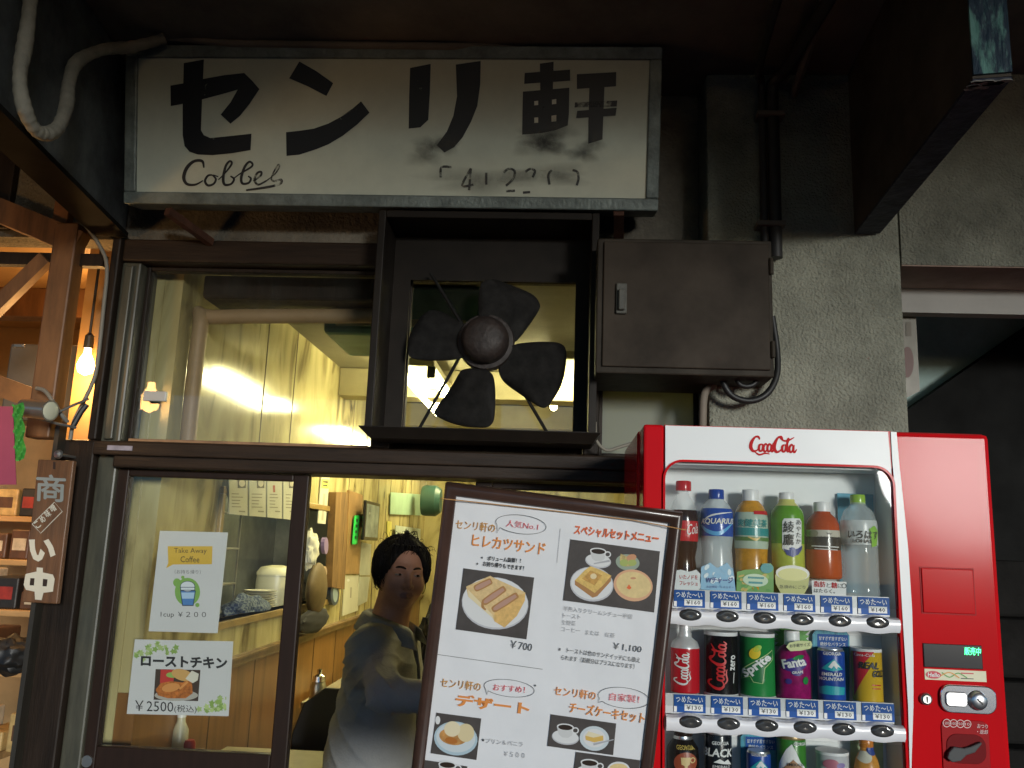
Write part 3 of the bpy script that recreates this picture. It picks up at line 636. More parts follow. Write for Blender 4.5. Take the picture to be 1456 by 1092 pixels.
# white header with rounded corners
rad = 0.038; FV = Flat((0.5, VY, 1.0), (1, 0, 0), (0, 0, 1))
hx0 = P(946, 612, VY)[0]; hx1 = P(1262, 616, VY)[0]; hz = P(1100, 609.5, VY)[2]
pts = [(hx0, hz), (hx1, hz), (wx1-.004, wz1-.02), (wx1-.0035, wz1-rad)]
cxr, czr = wx1-.0035-rad, wz1-rad
pts += [(cxr+rad*math.cos(R_(a)), czr+rad*math.sin(R_(a))) for a in range(10, 91, 10)]
cxl = wx0+.002+rad; pts += [(cxl+rad*math.cos(R_(a)), czr+rad*math.sin(R_(a))) for a in range(90, 181, 10)] + [(hx0, wz1-rad)]
b = MB(); b.prism([(x, VY-.0025, z) for x, z in pts], (0, .0022, 0)); b.build('header_panel', m_mwhite, t)
# red bead round the opening
def bead(d, w, y0, y1):
    o = []; i_ = []
    for lst, k in ((o, w), (i_, 0)):
        r = rad+k; lst.append((wx0+.002-k, wz0)); 
        lst += [(cxl+r*math.cos(R_(a)), czr+r*math.sin(R_(a))) for a in range(180, 89, -10)]
        lst += [(cxr+r*math.cos(R_(a)), czr+r*math.sin(R_(a))) for a in range(90, -1, -10)]; lst.append((wx1-.0035+k, wz0))
    b = MB(); n = len(o); vs = [(x, y0, z) for x, z in o]+[(x, y0, z) for x, z in i_]+[(x, y1, z) for x, z in o]+[(x, y1, z) for x, z in i_]
    fs = []
    for i in range(n-1): fs += [(i, i+1, n+i+1, n+i), (2*n+i, 2*n+i+1, 3*n+i+1, 3*n+i), (i, i+1, 2*n+i+1, 2*n+i), (n+i, n+i+1, 3*n+i+1, 3*n+i)]
    b.add(vs, fs); return b
bead(0, .005, VY-.006, VY+.010).build('window_trim', m_red, t)
a = Art(FV, 0.001, 0.0004)
a.poly([(1266.4, 614), (1274.5, 614.3), (1278.5, 660), (1284, 711), (1291, 780), (1296.6, 866), (1298.5, 940), (1298.5, 1003), (1296, 1080), (1295.5, 1140), (1294.5, 1140), (1291, 1003), (1282.5, 866), (1277.5, 780), (1272.5, 700), (1268.5, 655)], m_mwhite, 0)
a.build('white_stripe', t)
a = Art(Flat((0.5, VY-.0025, 1.0), (1, 0, 0), (0, 0, 1)), 0.0006, 0.0004)
script_logo(a, ((1066, 641.5), (1134, 643.5), 21), m_red_ink, 1, 1.4); a.build('logo', t)
# side panel fittings
b = MB(); p = P(1309, 808, VY); q = P(1386, 875, VY)
x0, x1, z0, z1 = p[0], P(1384, 840, VY)[0], P(1350, 872, VY)[2], P(1350, 809, VY)[2]
b.cbox(x0, x1, VY-.004, VY-.0005, z0, z1, .003); b.build('access_cover', m_red, t)
b = MB(); e = .0028; b.box(x0-e, x0-.0005, VY-.0012, VY-.0004, z0-e, z1+e); b.box(x1+.0005, x1+e, VY-.0012, VY-.0004, z0-e, z1+e); b.box(x0-.0005, x1+.0005, VY-.0012, VY-.0004, z1+.0005, z1+e); b.box(x0-.0005, x1+.0005, VY-.0012, VY-.0004, z0-e, z0-.0005)
b.build('cover_gap', m_redd, t)
def vbox(name, px, mat, y0, y1, c=.002, parent=None, bev=0):
    xa = P(px[0], (px[1]+px[3])/2, VY)[0]; xb = P(px[2], (px[1]+px[3])/2, VY)[0]; xm = (px[0]+px[2])/2
    b = MB(); b.cbox(xa, xb, VY+y0, VY+y1, P(xm, px[3], VY)[2], P(xm, px[1], VY)[2], c); return b.build(name, mat, parent or VM)
dsp = vbox('price_display', (1312.5, 916, 1396, 950), m_blk, -.003, -.0003)
m_led = M('led_green', (0.05, 0.9, 0.35), 0.5, emit=1.6, ecol=(0.08, 1.0, 0.35))
FD = Flat((0.5, VY-.003, 1.0), (1, 0, 0), (0, 0, 1))
a = Art(FD, 0.0006, 0.0003); a.text('販売中', (1371, 931), (1394, 932), 11, m_led, 1, bold=.02); a.build('lit_characters', dsp)
st = vbox('sticker', (1314.5, 952.5, 1402, 968), M('sticker_cream', (0.70, 0.66, 0.45), 0.5), -.0012, -.0003, .0003)
a = Art(Flat((0.5, VY-.0012, 1), (1, 0, 0), (0, 0, 1)), .0005, .0003)
a.ell(1327, 959.5, 11, 5.5, M('sticker_red', (.55, .03, .05), .5), 0, 4); a.text('Hello', (1319, 962), (1336, 963), 6, m_paper, 1, bold=.02)
a.stroke([(1339, 956), (1350, 963), (1362, 957), (1375, 964)], 1.5, M('sticker_green', (.12, .35, .08), .5), 1, 4); a.stroke([(1337, 961), (1350, 956), (1364, 964)], 1.4, M('sticker_orange', (.70, .28, .03), .5), 1, 4)
a.stroke([(1366, 957), (1384, 957.8)], 1.6, M('sticker_red', (.55, .03, .05), .5), 2); a.stroke([(1366, 964.5), (1384, 965.3)], 1.2, m_ink_k, 1)
a.build('print', st)
c = P(1315.5, 993.5, VY); b = MB(); b.lathe([(.0, -.010), (.008, -.010), (.0115, -.007), (.0125, -.0004)], c, 24, 'y'); lk = b.build('key_lock', m_steel, t, smooth=True)
b = MB(); b.box(c[0]-.0012, c[0]+.0012, c[1]-.0112, c[1]-.0103, c[2]-.006, c[2]+.006); b.build('keyhole', m_ink_k, lk)
# chrome coin plate
m_chrome = M('chrome', (0.75, 0.75, 0.76), 0.12, metal=1.0)
def vprism(name, pxs, mat, y0, d, parent=None, bev=.002):
    b = MB(); b.prism([P(x, y, VY)+[0, y0, 0] for x, y in pxs], (0, d, 0)); return b.build(name, mat, parent or VM, bevel=bev)
def roundpx(x0, y0, x1, y1, r, sk=0.0, n=7):
    o = []
    for cx, cy, a0 in ((x1-r, y0+r, -90), (x1-r, y1-r, 0), (x0+r, y1-r, 90), (x0+r, y0+r, 180)):
        for i in range(n):
            a = R_(a0+90*i/(n-1)); x = cx+math.cos(a)*r; y = cy+math.sin(a)*r; o.append((x+sk*(y-y0), y+0.05*(x-x0)))
    return o
cp = vprism('coin_plate', roundpx(1334, 972, 1414, 1012, 15, .04), m_chrome, -.008, .0075)
vprism('return_button', roundpx(1341, 982, 1372, 1003, 6, .04), M('satin_metal', (.62, .62, .63), .3, metal=1.0), -.012, .0038, cp)
c = P(1386.5, 995, VY); b = MB(); b.lathe([(0, -.022), (.011, -.022), (.016, -.019), (.019, -.012), (.020, -.0082)], c, 28, 'y'); kb = b.build('lock_barrel', M('satin_metal', (.62, .62, .63), .3, metal=1.0), cp, smooth=True)
b = MB(); b.obox((c[0]-.005, c[1]-.0232, c[2]+.005), (c[0]+.005, c[1]-.0232, c[2]-.005), .003, .0015, up=(0, 1, 0)); b.build('keyhole', m_ink_k, kb)
rc = vprism('coin_recess', roundpx(1337, 1022, 1405, 1140, 12, .05), m_redd, -.0025, .0022)
vprism('lever_well', roundpx(1344, 1042, 1400, 1084, 16, .05), M('lever_well_shade', (.16, .004, .006), .5, spec=.08), -.0042, .0015, rc, .001)  # darkest red puts the well's shade into the colour
vprism('coin_lever', [(1345, 1068), (1352, 1060), (1366, 1062), (1375, 1060), (1391, 1053), (1392, 1056), (1382, 1068), (1370, 1072), (1362, 1080), (1350, 1082), (1343, 1076)], M('lever_grey', (.07, .07, .07), .5, spec=.2), -.014, .009, rc)
a = Art(Flat((0.5, VY-.0025, 1), (1, 0, 0), (0, 0, 1)), .0006, .0003); m_pink = M('pale_print', (.75, .50, .48), .5)
for i, s_ in enumerate(('500', '100', '50', '10')):
    x = 1346+i*9.7; y = 1028+i*.5; a.ring(x, y, 5.2, 5.4, 1.0, m_pink, 0); a.text(s_, (x-3.2, y+2), (x+3.2, y+2.2), 4, m_pink, 1)
a.text('おつり', (1389, 1035), (1404, 1036), 6, m_pink, 1, bold=.01); a.text('・返却', (1389, 1043), (1404, 1044), 6, m_pink, 1, bold=.01)
a.build('lever_print', rc)
# button rails with price labels and buttons
ROW = [[(979.7, 868.6), (1031.4, 870.4), (1083.5, 873.5), (1136.6, 875.6), (1189.5, 878.3), (1243.4, 880.7)],
       [(981.5, 1019.8), (1035.2, 1022.8), (1088.9, 1026.3), (1142.8, 1028.8), (1197.2, 1031.2), (1252, 1033.7)]]
m_btn = M('button_glass', (0.05, 0.05, 0.05), 0.12, spec=.6, var=.3, vs=60)
RZ = [P(1110, 878, VY)[2], P(1117, 1030, VY)[2]]; 
m_rail = M('rail_white', (0.82, 0.81, 0.83), 0.25, coat=0.4)
pitch = (P(1243.4, 880.7, VY)[0]-P(979.7, 868.6, VY)[0])/5; bx0 = P(979.7, 868.6, VY)[0]
RZ.append(2*RZ[1]-RZ[0])
for r in range(3):
    z = RZ[r]; b = MB(); n = 96; xa = wx0+.004; xb = wx1-.006; vs = []; fs = []
    sec = [(-.004, -.013), (-.018, -.0215), (-.024, -.013), (-.025, 0), (-.022, .008), (-.012, .0115), (-.002, .012)]
    for i in range(n+1):
        x = xa+(xb-xa)*i/n; ph = math.cos(2*math.pi*(x-bx0)/pitch); top = 1+0.22*ph
        for (dy, dz) in sec: vs.append((x, VY+dy+.006, z-.001+(dz*top if dz > 0 else dz*(1+.08*ph))))
    k = len(sec)
    for i in range(n): fs += [(i*k+j, (i+1)*k+j, (i+1)*k+j+1, i*k+j+1) for j in range(k-1)]+[(i*k+k-1, (i+1)*k+k-1, (i+1)*k, i*k)]
    fs += [tuple(range(k)), tuple(n*k+j for j in range(k))]
    b.add(vs, fs); b.build('button_rail', m_rail, t, smooth=True)
    if r == 2: continue
    b = MB(); b.box(xa+.001, xb-.012, VY+.0085, VY+.0105, z+.010, z+.050); b.build('label_strip', M('strip_clear', (.60, .61, .61), .3), t)
    for i in range(6):
        x = bx0+pitch*i
        b = MB(); b.lathe([(0, -.0225), (.012, -.0235), (.018, -.0232), (.0225, -.021), (.0245, -.017)], (0, 0, 0), 28, 'y')
        b.v = [(x+p[0]*1.0, VY+p[1], z+p[2]*.50-.001) for p in b.v]; b.build('button', m_btn, t, smooth=True)
        lx0, lx1 = x-.033+.002, x+.033+.002; lz0, lz1 = z+.0130, z+.0485
        b = MB(); b.cbox(lx0, lx1, VY+.0062, VY+.0078, lz0, lz1, .0005); lb = b.build('price_label', m_tagblue, t)
        fl = Flat((x, VY+.0062, z), (1, 0, 0), (0, 0, 1)); a = Art(fl, .0005, .0003)
        fl.pix_ = fl.pix; fl.pix = lambda x_, y_: np.array([x_, y_])
        def rect(u0, v0, u1, v1, m, l): a.raw([(u0, v0), (u1, v0), (u1, v1), (u0, v1)], [[0, 1, 2, 3]], m, l)
        rect(-.009, .0165, .029, .0300, m_paper, 0)
        vs_, fs_ = glyphs('つめた〜い', .01, 1); a.raw([(-.027+q[0]*.056, .0325+q[1]*.0130) for q in vs_], fs_, m_tagwhite, 1)
        pr = '¥140' if (r == 0 and i == 5) else ('¥160' if r == 0 else '¥130')
        vs_, fs_ = glyphs(pr, .01, 1); a.raw([(-.005+q[0]*.030, .0190+q[1]*.0088) for q in vs_], fs_, m_ink_k, 1)
        rect(-.031, .0140, -.025, .025, m_paper, 0)
        a.build('label_print', lb)
b = MB(); 
m_pglass = glass_mat('display_glass', (0.94, 0.95, 0.945), ior=1.22)
for (za, zb_) in ((RZ[0]+.0265, wz1-.001), (RZ[1]+.0265, RZ[0]-.030), (RZ[2]+.0265, RZ[1]-.030)):
    g = MB(); g.box(wx0+.0045, wx1-.0045, VY+.0005, VY+.003, za, zb_); g.build('glass_pane', m_pglass, t)
# a plain lower half with the delivery flap
b = MB(); b.cbox(0.30, 0.74, VY-.006, VY+.0015, .20, .42, .004); b.build('delivery_flap', m_blk, t)

# ------------------------------------------------------------------ sample drinks
BY = -0.598
m_cw = M('cap_white', (.78, .78, .77), .35)
def plast(name, col, rough=.22, **k): return M(name, tuple(c*.85 for c in col), rough, spec=.3, coat=.08, **k)
m_clear = M('clear_plastic', (.82, .86, .86), .06, alpha=.28)
m_clearw = M('water_plastic', (.72, .80, .80), .05, alpha=.33)
m_alu = M('can_aluminium', (.72, .72, .72), .28, metal=.9)
PETB = [(.80, 0), (.94, .012), (1, .03), (1, .20), (.985, .24), (1, .28)]
def drink(label, cx, ytop, ybot, wpx, prof, mats, cat='bottle', group=None, y=BY, name=None):
    """prof: (radius fraction, height fraction, material index of the band above)"""
    base = P(cx, ybot, y); top = P(cx, ytop, y); h = top[2]-base[2]; rw = (P(cx+wpx/2, (ytop+ybot)/2, y)[0]-P(cx-wpx/2, (ytop+ybot)/2, y)[0])/2
    cx_ = P(cx, (ytop+ybot)/2, y)[0]; loc = (cx_, y, base[2])
    t = thing(name or ('sample_bottle' if cat == 'bottle' else 'sample_can'), label, cat, loc, group)
    pr = [(r*rw, base[2]+f*h) for r, f, m in prof]
    b = MB(); b.lathe([(p[0], p[1]-base[2]) for p in pr], loc, 36, mats=[m for _, _, m in prof[:-1]])
    b.build('container', mats, t, smooth=True, auto=50)
    return t, Wrap((loc[0], y, base[2]), pr), base, h, rw
def cap(t, w, cx, y0, y1, wpx, mat):
    z0 = P(cx, y1, BY)[2]; z1 = P(cx, y0, BY)[2]; r = (P(cx+wpx/2, y0, BY)[0]-P(cx-wpx/2, y0, BY)[0])/2
    b = MB(); n = 30; c = (w.c[0], w.c[1])
    b.lathe([(r*.98, z0), (r, z0+.003), (r, z1-.004), (r*.93, z1-.001), (r*.5, z1)], (c[0], c[1], 0), 30); b.build('cap', mat, t, smooth=True, auto=40)
GR = ('sample drinks on the top row of the machine', 'sample drinks on the middle row of the machine', 'sample drinks on the lowest row of the machine')
def card(label, px, mat, art=None, y=-0.634, name='shelf_card', thick=.001, lean=0):
    b = MB(); q = [P(x, yy, y) for x, yy in px]
    b.prism(q, (0, thick, 0)); o = b.build(name, mat); tag(o, label, 'card')
    if art:
        a = Art(Flat((0, y, 1), (1, 0, 0), (0, 0, 1)), .0005, .0003); art(a); p_ = a.build('card_print', o)
    return o
# top row -----------------------------------------------------------
m_cola = plast('cola_dark', (.030, .008, .006), .12)
t, w, bs, h, rw = drink('red capped dark cola bottle half hidden by the menu board', 972, 690, 841, 42,
   [(.82,0,0),(.95,.02,0),(.98,.06,0),(.88,.2,0),(.78,.32,0),(.92,.42,0),(.97,.50,0),(.97,.68,0),(.90,.76,1),(.72,.84,1),(.42,.90,1),(.36,.93,1),(.36,.96,1)], [m_cola, m_clear], group=GR[0])
cap(t, w, 969, 683.5, 698, 22, plast('cap_red', (.60, .02, .02)))
a = Art(w); m_lr = plast('label_red', (.60, .015, .025)); a.poly([(950, 739), (993, 741), (993, 770), (950, 768)], m_lr, 0); a.text('Cola', (974, 761), (991, 758), 15, m_paper, 2, bold=.0, shear=.3); a.build('label', t)
t, w, bs, h, rw = drink('blue capped sports drink bottle with a blue label', 1019, 700, 841, 47,
   [(.80,0,2),(.95,.02,2),(1,.05,2),(1,.16,2),(.97,.24,0),(.90,.42,0),(.96,.52,0),(1,.55,1),(1,.62,1),(1,.80,1),(.92,.83,0),(.78,.87,0),(.48,.92,0),(.42,.95,0),(.42,.98,0)],
   [M('bottle_frost', (.66, .74, .77), .2, alpha=.55), plast('aqua_label', (.02, .08, .42)), M('ice_blue', (.36, .58, .74), .3, var=.5, vs=60, col2=(.12, .34, .62))], group=GR[0])
cap(t, w, 1016, 695.5, 710, 22, plast('cap_blue', (.02, .06, .36)))
a = Art(w); a.stroke([(998, 745), (1006, 755), (1022, 758), (1041, 744)], [1, 5, 6, 1], M('label_sky', (.10, .38, .70), .3), 0, 5); a.stroke([(1000, 740), (1012, 732), (1040, 728)], [.6, 2.5, .6], m_paper, 1, 5)
a.text('AQUARIUS', (999, 746), (1041, 746.5), 9.5, m_paper, 3, bold=.02, shear=.1); a.build('label', t)
t, w, bs, h, rw = drink('white capped golden tea bottle with a green banded label', 1068, 701, 844, 48,
   [(.80,0,0),(.95,.02,0),(1,.05,0),(.97,.22,0),(.93,.36,0),(.97,.44,1),(1,.48,1),(1,.74,1),(.93,.80,0),(.75,.87,0),(.48,.92,0),(.44,.95,0),(.44,.98,0)],
   [M('tea_gold', (.56, .26, .015), .18, var=.45, vs=25, coat=.3), plast('tea_label_pale', (.50, .62, .50))], group=GR[0])
cap(t, w, 1067, 696, 713, 23.5, m_cw)
a = Art(w); m_tg = M('label_teal', (.02, .25, .25), .3); a.poly([(1042, 749), (1096, 752), (1096, 763), (1042, 760)], m_tg, 0); a.poly([(1042, 762), (1096, 765), (1096, 770), (1042, 768)], M('label_leaf', (.09, .20, .05), .4), 1)
a.stroke([(1062, 763), (1072, 767), (1078, 764)], [1, 4, 1], M('tea_gold2', (.65, .45, .12), .4), 3, 4); a.poly([(1070, 726), (1095, 726), (1095, 732), (1070, 731)], m_lr, 2)
a.text('爽健美茶', (1050, 748), (1088, 750), 11, m_tg, 3, bold=.02); a.build('label', t)
t, w, bs, h, rw = drink('white capped green tea bottle with a tall white label', 1120, 703, 845, 47,
   [(.82,0,0),(.95,.02,0),(1,.05,0),(.98,.30,0),(.98,.50,1),(1,.62,1),(1,.78,1),(.93,.83,1),(.70,.88,2),(.50,.915,2),(.46,.95,2),(.46,.98,2)],
   [M('tea_lime', (.42, .50, .06), .2, spec=.3, var=.2, vs=20), M('tea_green', (.11, .31, .012), .25, spec=.3, var=.2, vs=20), M('tea_pale', (.58, .56, .16), .2, spec=.3)], group=GR[0])
cap(t, w, 1117, 700, 714, 21.5, m_cw)
a = Art(w); lab = [(1113, 737), (1135, 737), (1138, 741), (1138, 780), (1133, 788), (1117, 788), (1111, 780), (1111, 741)]; a.poly(lab, m_paper, 0)
a.text('綾', (1112.5, 757), (1126, 757), 16, m_ink_k, 3, bold=.015); a.text('鷹', (1112.5, 775), (1126, 775), 16, m_ink_k, 3, bold=.015)
for ch, y_ in (('あ', 746), ('や', 755), ('た', 764), ('か', 773)): a.text(ch, (1129, y_), (1136, y_), 7, m_ink_k, 3)
m_navyp = M('print_navy', (.03, .06, .25), .4); a.poly([(1113, 780), (1119, 782), (1132, 780), (1139, 775), (1138, 781), (1133, 788), (1125, 792), (1117, 789)], m_navyp, 2); a.ell(1124, 780, 4, 2, m_navyp, 2); a.build('label', t)
t, w, bs, h, rw = drink('shorter white capped bottle of red brown tea', 1170, 716, 823, 50,
   [(.88,0,0),(.98,.02,0),(1,.05,0),(.99,.30,0),(.97,.38,1),(.97,.52,1),(.96,.55,2),(.95,.63,2),(.94,.64,0),(.92,.72,0),(.78,.80,0),(.48,.865,0),(.44,.92,0),(.44,.97,0)],
   [M('tea_amber', (.42, .055, .006), .16, spec=.3, var=.2, vs=30), plast('label_dark', (.035, .030, .028)), plast('label_cream', (.60, .56, .46))], group=GR[0])
cap(t, w, 1166, 713.5, 729, 23, m_cw)
a = Art(w); a.text('からだすこやか茶', (1160, 767), (1192, 769), 6, m_ink_k, 3, bold=.01); a.ell(1157, 758, 5, 5, M('label_olive', (.25, .24, .16), .5), 2); a.stroke([(1155, 776), (1190, 778)], 1.3, m_paper, 3); a.stroke([(1158, 780), (1188, 782)], 1.0, m_paper, 3)
a.text('W', (1172, 760), (1180, 760.4), 3, m_ink_k, 3); a.build('label', t)
t, w, bs, h, rw = drink('clear water bottle with a light green cap', 1222, 706, 851, 51,
   [(.80,0,0),(.95,.02,0),(1,.05,0)]+[(1-.03*(i % 2), .08+i*.03, 0) for i in range(14)]+[(1,.52,1),(1,.70,1),(.97,.76,0),(.80,.85,0),(.45,.91,0),(.40,.95,0),(.40,.98,0)],
   [m_clearw, M('water_label', (.66, .70, .69), .3, alpha=.75)], group=GR[0])
cap(t, w, 1218, 703, 717, 21, plast('cap_lime', (.32, .55, .04)))
a = Art(w); a.text('いろはす', (1206, 765), (1245, 767), 12, m_ink_k, 3, bold=.02); a.text('LOHAS', (1211, 771), (1236, 772), 5, m_ink_k, 3, bold=.02); a.poly([(1232, 752), (1240, 747), (1247, 755), (1244, 776), (1236, 778)], M('label_green', (.22, .48, .05), .4), 2); a.build('label', t)
card('blue backing card behind the clear water bottle', [(1190.5, 701), (1242, 703), (1243, 845), (1194, 842)], M('card_blue', (.03, .28, .42), .5, var=.3, vs=20), y=-.556)
def ca(a): a.text('いたノドを', (966, 823), (992, 824), 6, m_red_ink, 1, bold=.01); a.text('フレッシュ', (966, 832), (992, 833), 6, m_red_ink, 1, bold=.01)
card('white wavy card under the dark cola bottle', [(957, 812), (968, 810), (980, 813), (990, 810), (996, 816), (995, 826), (997, 834), (993, 840), (957, 837)], M('card_ice', (.70, .74, .75), .5), ca)
def ca(a):
    for k in range(22): x = random.uniform(998, 1042); y = random.uniform(806, 828); a.ell(x, y, random.uniform(2, 5), random.uniform(2, 4), random.choice((M('ice_pale', (.70, .82, .88), .4), M('ice_mid', (.22, .48, .70), .4))), k % 3, random.uniform(0, 180), 7)
    a.text('Wチャージ', (1003, 829), (1042, 830), 9, M('print_navy', (.03, .06, .25), .4), 5, bold=.035); a.text('水分補給・エネルギー', (1004, 836), (1043, 837), 4, M('print_navy', (.03, .06, .25), .4), 5)
card('blue splash card in front of the sports drink', [(997, 806), (1010, 800), (1020, 808), (1034, 800), (1043, 812), (1046, 841), (996, 838)], M('card_splash', (.26, .50, .70), .5), ca)
def ca(a):
    for k in range(26): a.ell(random.uniform(1050, 1096), random.uniform(815, 840), random.uniform(2, 5), random.uniform(1.5, 3), random.choice((M('leaf_a', (.08, .30, .04), .5), M('leaf_b', (.28, .48, .10), .5), M('leaf_c', (.55, .40, .08), .5))), k % 3, random.uniform(0, 180), 7)
    a.ell(1074, 825, 18, 9, M('card_mint', (.55, .70, .50), .5), 4, 5); a.stroke([(1063, 821), (1086, 822)], 3, M('label_teal', (.02, .25, .25), .3), 5); a.stroke([(1064, 828), (1084, 829)], 3, M('label_teal', (.02, .25, .25), .3), 5)
    a.ell(1090, 808, 9, 7, M('card_teal', (.03, .30, .32), .5), 5)
card('leafy green card in front of the golden tea', [(1048, 813), (1060, 810), (1080, 809), (1084, 801), (1096, 801), (1100, 806), (1100, 844), (1047, 841)], M('card_leafy', (.13, .33, .06), .5), ca)
def ca(a): a.ell(1127, 815, 24, 11, M('bowl_white', (.72, .72, .66), .4), 0, 3); a.ell(1127, 817, 21, 9, M('tea_surface', (.60, .58, .18), .35), 1, 3); a.text('急須のにごり', (1108, 836.5), (1145, 837.5), 5, m_ink_k, 1)
card('pale tea bowl card in front of the green tea', [(1102, 818), (1110, 806), (1127, 803), (1144, 807), (1151, 819), (1149, 835), (1143, 845), (1110, 843), (1103, 830)], M('card_bowl', (.52, .52, .18), .5), ca)
def ca(a): a.text('脂肪', (1157, 834), (1173, 835), 8, m_red_ink, 1, bold=.02); a.text('と', (1175, 835), (1181, 835.3), 6, m_ink_k, 1); a.text('糖', (1182, 836), (1190, 836.4), 8, m_red_ink, 1, bold=.02); a.text('に', (1191, 836), (1197, 836.3), 6, m_ink_k, 1); a.text('はたらく。', (1157, 842.5), (1187, 844), 6, m_ink_k, 1, bold=.015); a.ring(1200, 833, 3, 3, 1, m_ink_k, 1)
card('small white card under the red brown tea', [(1154, 825), (1203.5, 827.5), (1203, 848), (1155, 846)], m_paper, ca)
# middle row ---------------------------------------------------------
CAN = [(.86,0,1),(.94,.015,1),(.97,.03,0),(1,.06,0),(1,.93,0),(.97,.95,1),(.90,.975,1),(.90,.995,1)]
CANW = [(.98,0,1),(1.0,.005,1),(1.0,.055,0),(.97,.06,0),(.97,.935,0),(.99,.94,1),(.99,.995,1)]
m_sp = plast('can_green', (.02, .27, .06), .3)
t, w, bs, h, rw = drink('red can with a bottle neck and a clear white shoulder', 974, 890, 986, 41, [(.92,0,0),(1,.03,1),(1,.06,1),(1,.66,1),(1,.68,0),(.86,.77,0),(.50,.83,0),(.46,.86,0),(.46,.90,0)], [M('bottle_can_white', (.66, .66, .66), .3, metal=.3), m_lr], 'can', GR[1])
cap(t, w, 971, 886, 905, 16, M('bottle_can_white', (.66, .66, .66), .3, metal=.3)); a = Art(w)
script_logo(a, ((976, 974), (978.5, 927), 17), m_paper, 2, 1.1); a.build('label', t)
t, w, bs, h, rw = drink('black can with red writing running up its side', 1025, 897, 989, 48, CANW, [plast('can_black', (.012, .010, .010), .25), m_cw], 'can', GR[1])
a = Art(w); script_logo(a, ((1027, 981), (1031, 911), 19), M('logo_red2', (.60, .02, .02), .4), 2, 1.1); a.text('zero', (1043, 954), (1044, 932), 7, m_paper, 2, bold=.02); a.stroke([(1041, 972), (1042, 957)], 1.0, m_paper, 2); a.build('label', t)
t, w, bs, h, rw = drink('bright green can with a slanted white name and yellow lemon', 1077, 899, 992, 50, CANW, [m_sp, m_cw], 'can', GR[1])
a = Art(w); a.poly([(1058, 953), (1096, 925), (1097, 938), (1085, 950), (1085, 970), (1068, 972), (1057, 966)], M('can_green_dark', (.012, .16, .04), .3), 1); a.stroke([(1058, 953), (1096, 925), (1097, 938), (1085, 950), (1082, 972), (1070, 970), (1066, 962), (1057, 967), (1058, 953)], 1.0, M('lime_line', (.45, .62, .25), .4), 2)
a.ell(1072, 929, 7, 8.5, M('lemon_yellow', (.78, .58, .03), .4), 3, 20); a.ell(1075, 922, 6, 4, M('lime_green', (.35, .55, .05), .4), 3, -35)
a.text('Sprite', (1063, 968), (1097, 940), 15, m_paper, 4, bold=.035, shear=.1); a.build('label', t)
t, w, bs, h, rw = drink('grape purple bottle can with a white cap', 1127, 907, 994, 49, [(.90,0,0),(1,.04,0),(1,.60,0),(.97,.70,0),(.72,.84,0),(.46,.89,1),(.44,.96,1)], [M('grape_magenta', (.30, .008, .12), .3, spec=.3, var=.4, vs=60), m_cw], 'can', GR[1])
cap(t, w, 1126, 896, 912, 21.5, m_cw)
a = Art(w); a.ell(1128, 945, 17, 10, M('fanta_navy', (.05, .03, .22), .4), 1, -8); a.ell(1131, 956, 8, 5, M('fanta_navy', (.05, .03, .22), .4), 1); a.ell(1133, 935, 8, 3, m_sp, 2, -15); a.text('Fanta', (1114, 951.5), (1144, 946), 13, m_paper, 3, bold=.035); a.text('GRAPE', (1124, 958), (1139, 957), 3.6, m_paper, 3, bold=.02); a.ell(1143, 968, 4, 5.5, m_sp, 2); a.ell(1120, 969, 4, 4, M('fanta_navy', (.05, .03, .22), .4), 2)
a.build('label', t)
def ca(a): a.text('お手軽サイズ', (1123, 921), (1152, 918.5), 5, m_ink_k, 1, bold=.01)
card('small pale yellow tag across the grape purple bottle can', [(1118, 920), (1122, 914), (1135, 911), (1153, 911.5), (1155, 916), (1153, 922), (1140, 925), (1124, 926)], M('tag_yellow', (.62, .66, .30), .5), ca)
b_ = []
for i in range(40):
    an = 2*math.pi*i/40; k = 1 if i % 2 else .72; b_.append((1126+math.cos(an)*28*k, 908+math.sin(an)*24*k))
card('spiky green burst card behind the grape purple bottle can', [(max(1097, min(1151, x)), max(889, min(930, y))) for x, y in b_], M('burst_green', (.10, .34, .05), .5, var=.4, vs=40), y=-.556)
m_eb = M('emerald_blue', (.015, .07, .36), .3, spec=.3, var=.4, vs=20)
m_et = M('emerald_teal', (.02, .36, .42), .4)
def emerald(lbl, cx, y0, y1, wpx, row):
    t, w, bs, h, rw = drink(lbl, cx, y0, y1, wpx, CAN, [m_eb, M('can_aluminium', (.72, .72, .72), .28, metal=.9)], 'can', GR[row]); a = Art(w); s_ = wpx/40.0
    def T(x, y): return (cx+x*s_, y0+y*s_)
    a.text('GEORGIA', T(-12, 11), T(12, 11.6), 5*s_, m_paper, 3, bold=.02)
    a.poly([T(-14, 32), T(-5, 22), T(1, 17), T(8, 24), T(15, 33), T(0, 35)], m_et, 1); a.poly([T(-6, 29), T(-1, 21), T(2, 19), T(6, 24), T(12, 31), T(7, 28), T(5, 32), T(1, 27), T(-2, 31)], m_paper, 2)
    if row == 1:
        a.text('EMERALD', T(-13, 42), T(13, 42.6), 5*s_, m_paper, 3, bold=.02); a.text('MOUNTAIN', T(-15, 49), T(15, 49.8), 5*s_, m_paper, 3, bold=.02)
        a.poly([T(-19, 60), T(-8, 57), T(6, 58), T(19, 60), T(18, 71), T(-18, 70)], m_et, 1)
    a.build('label', t)
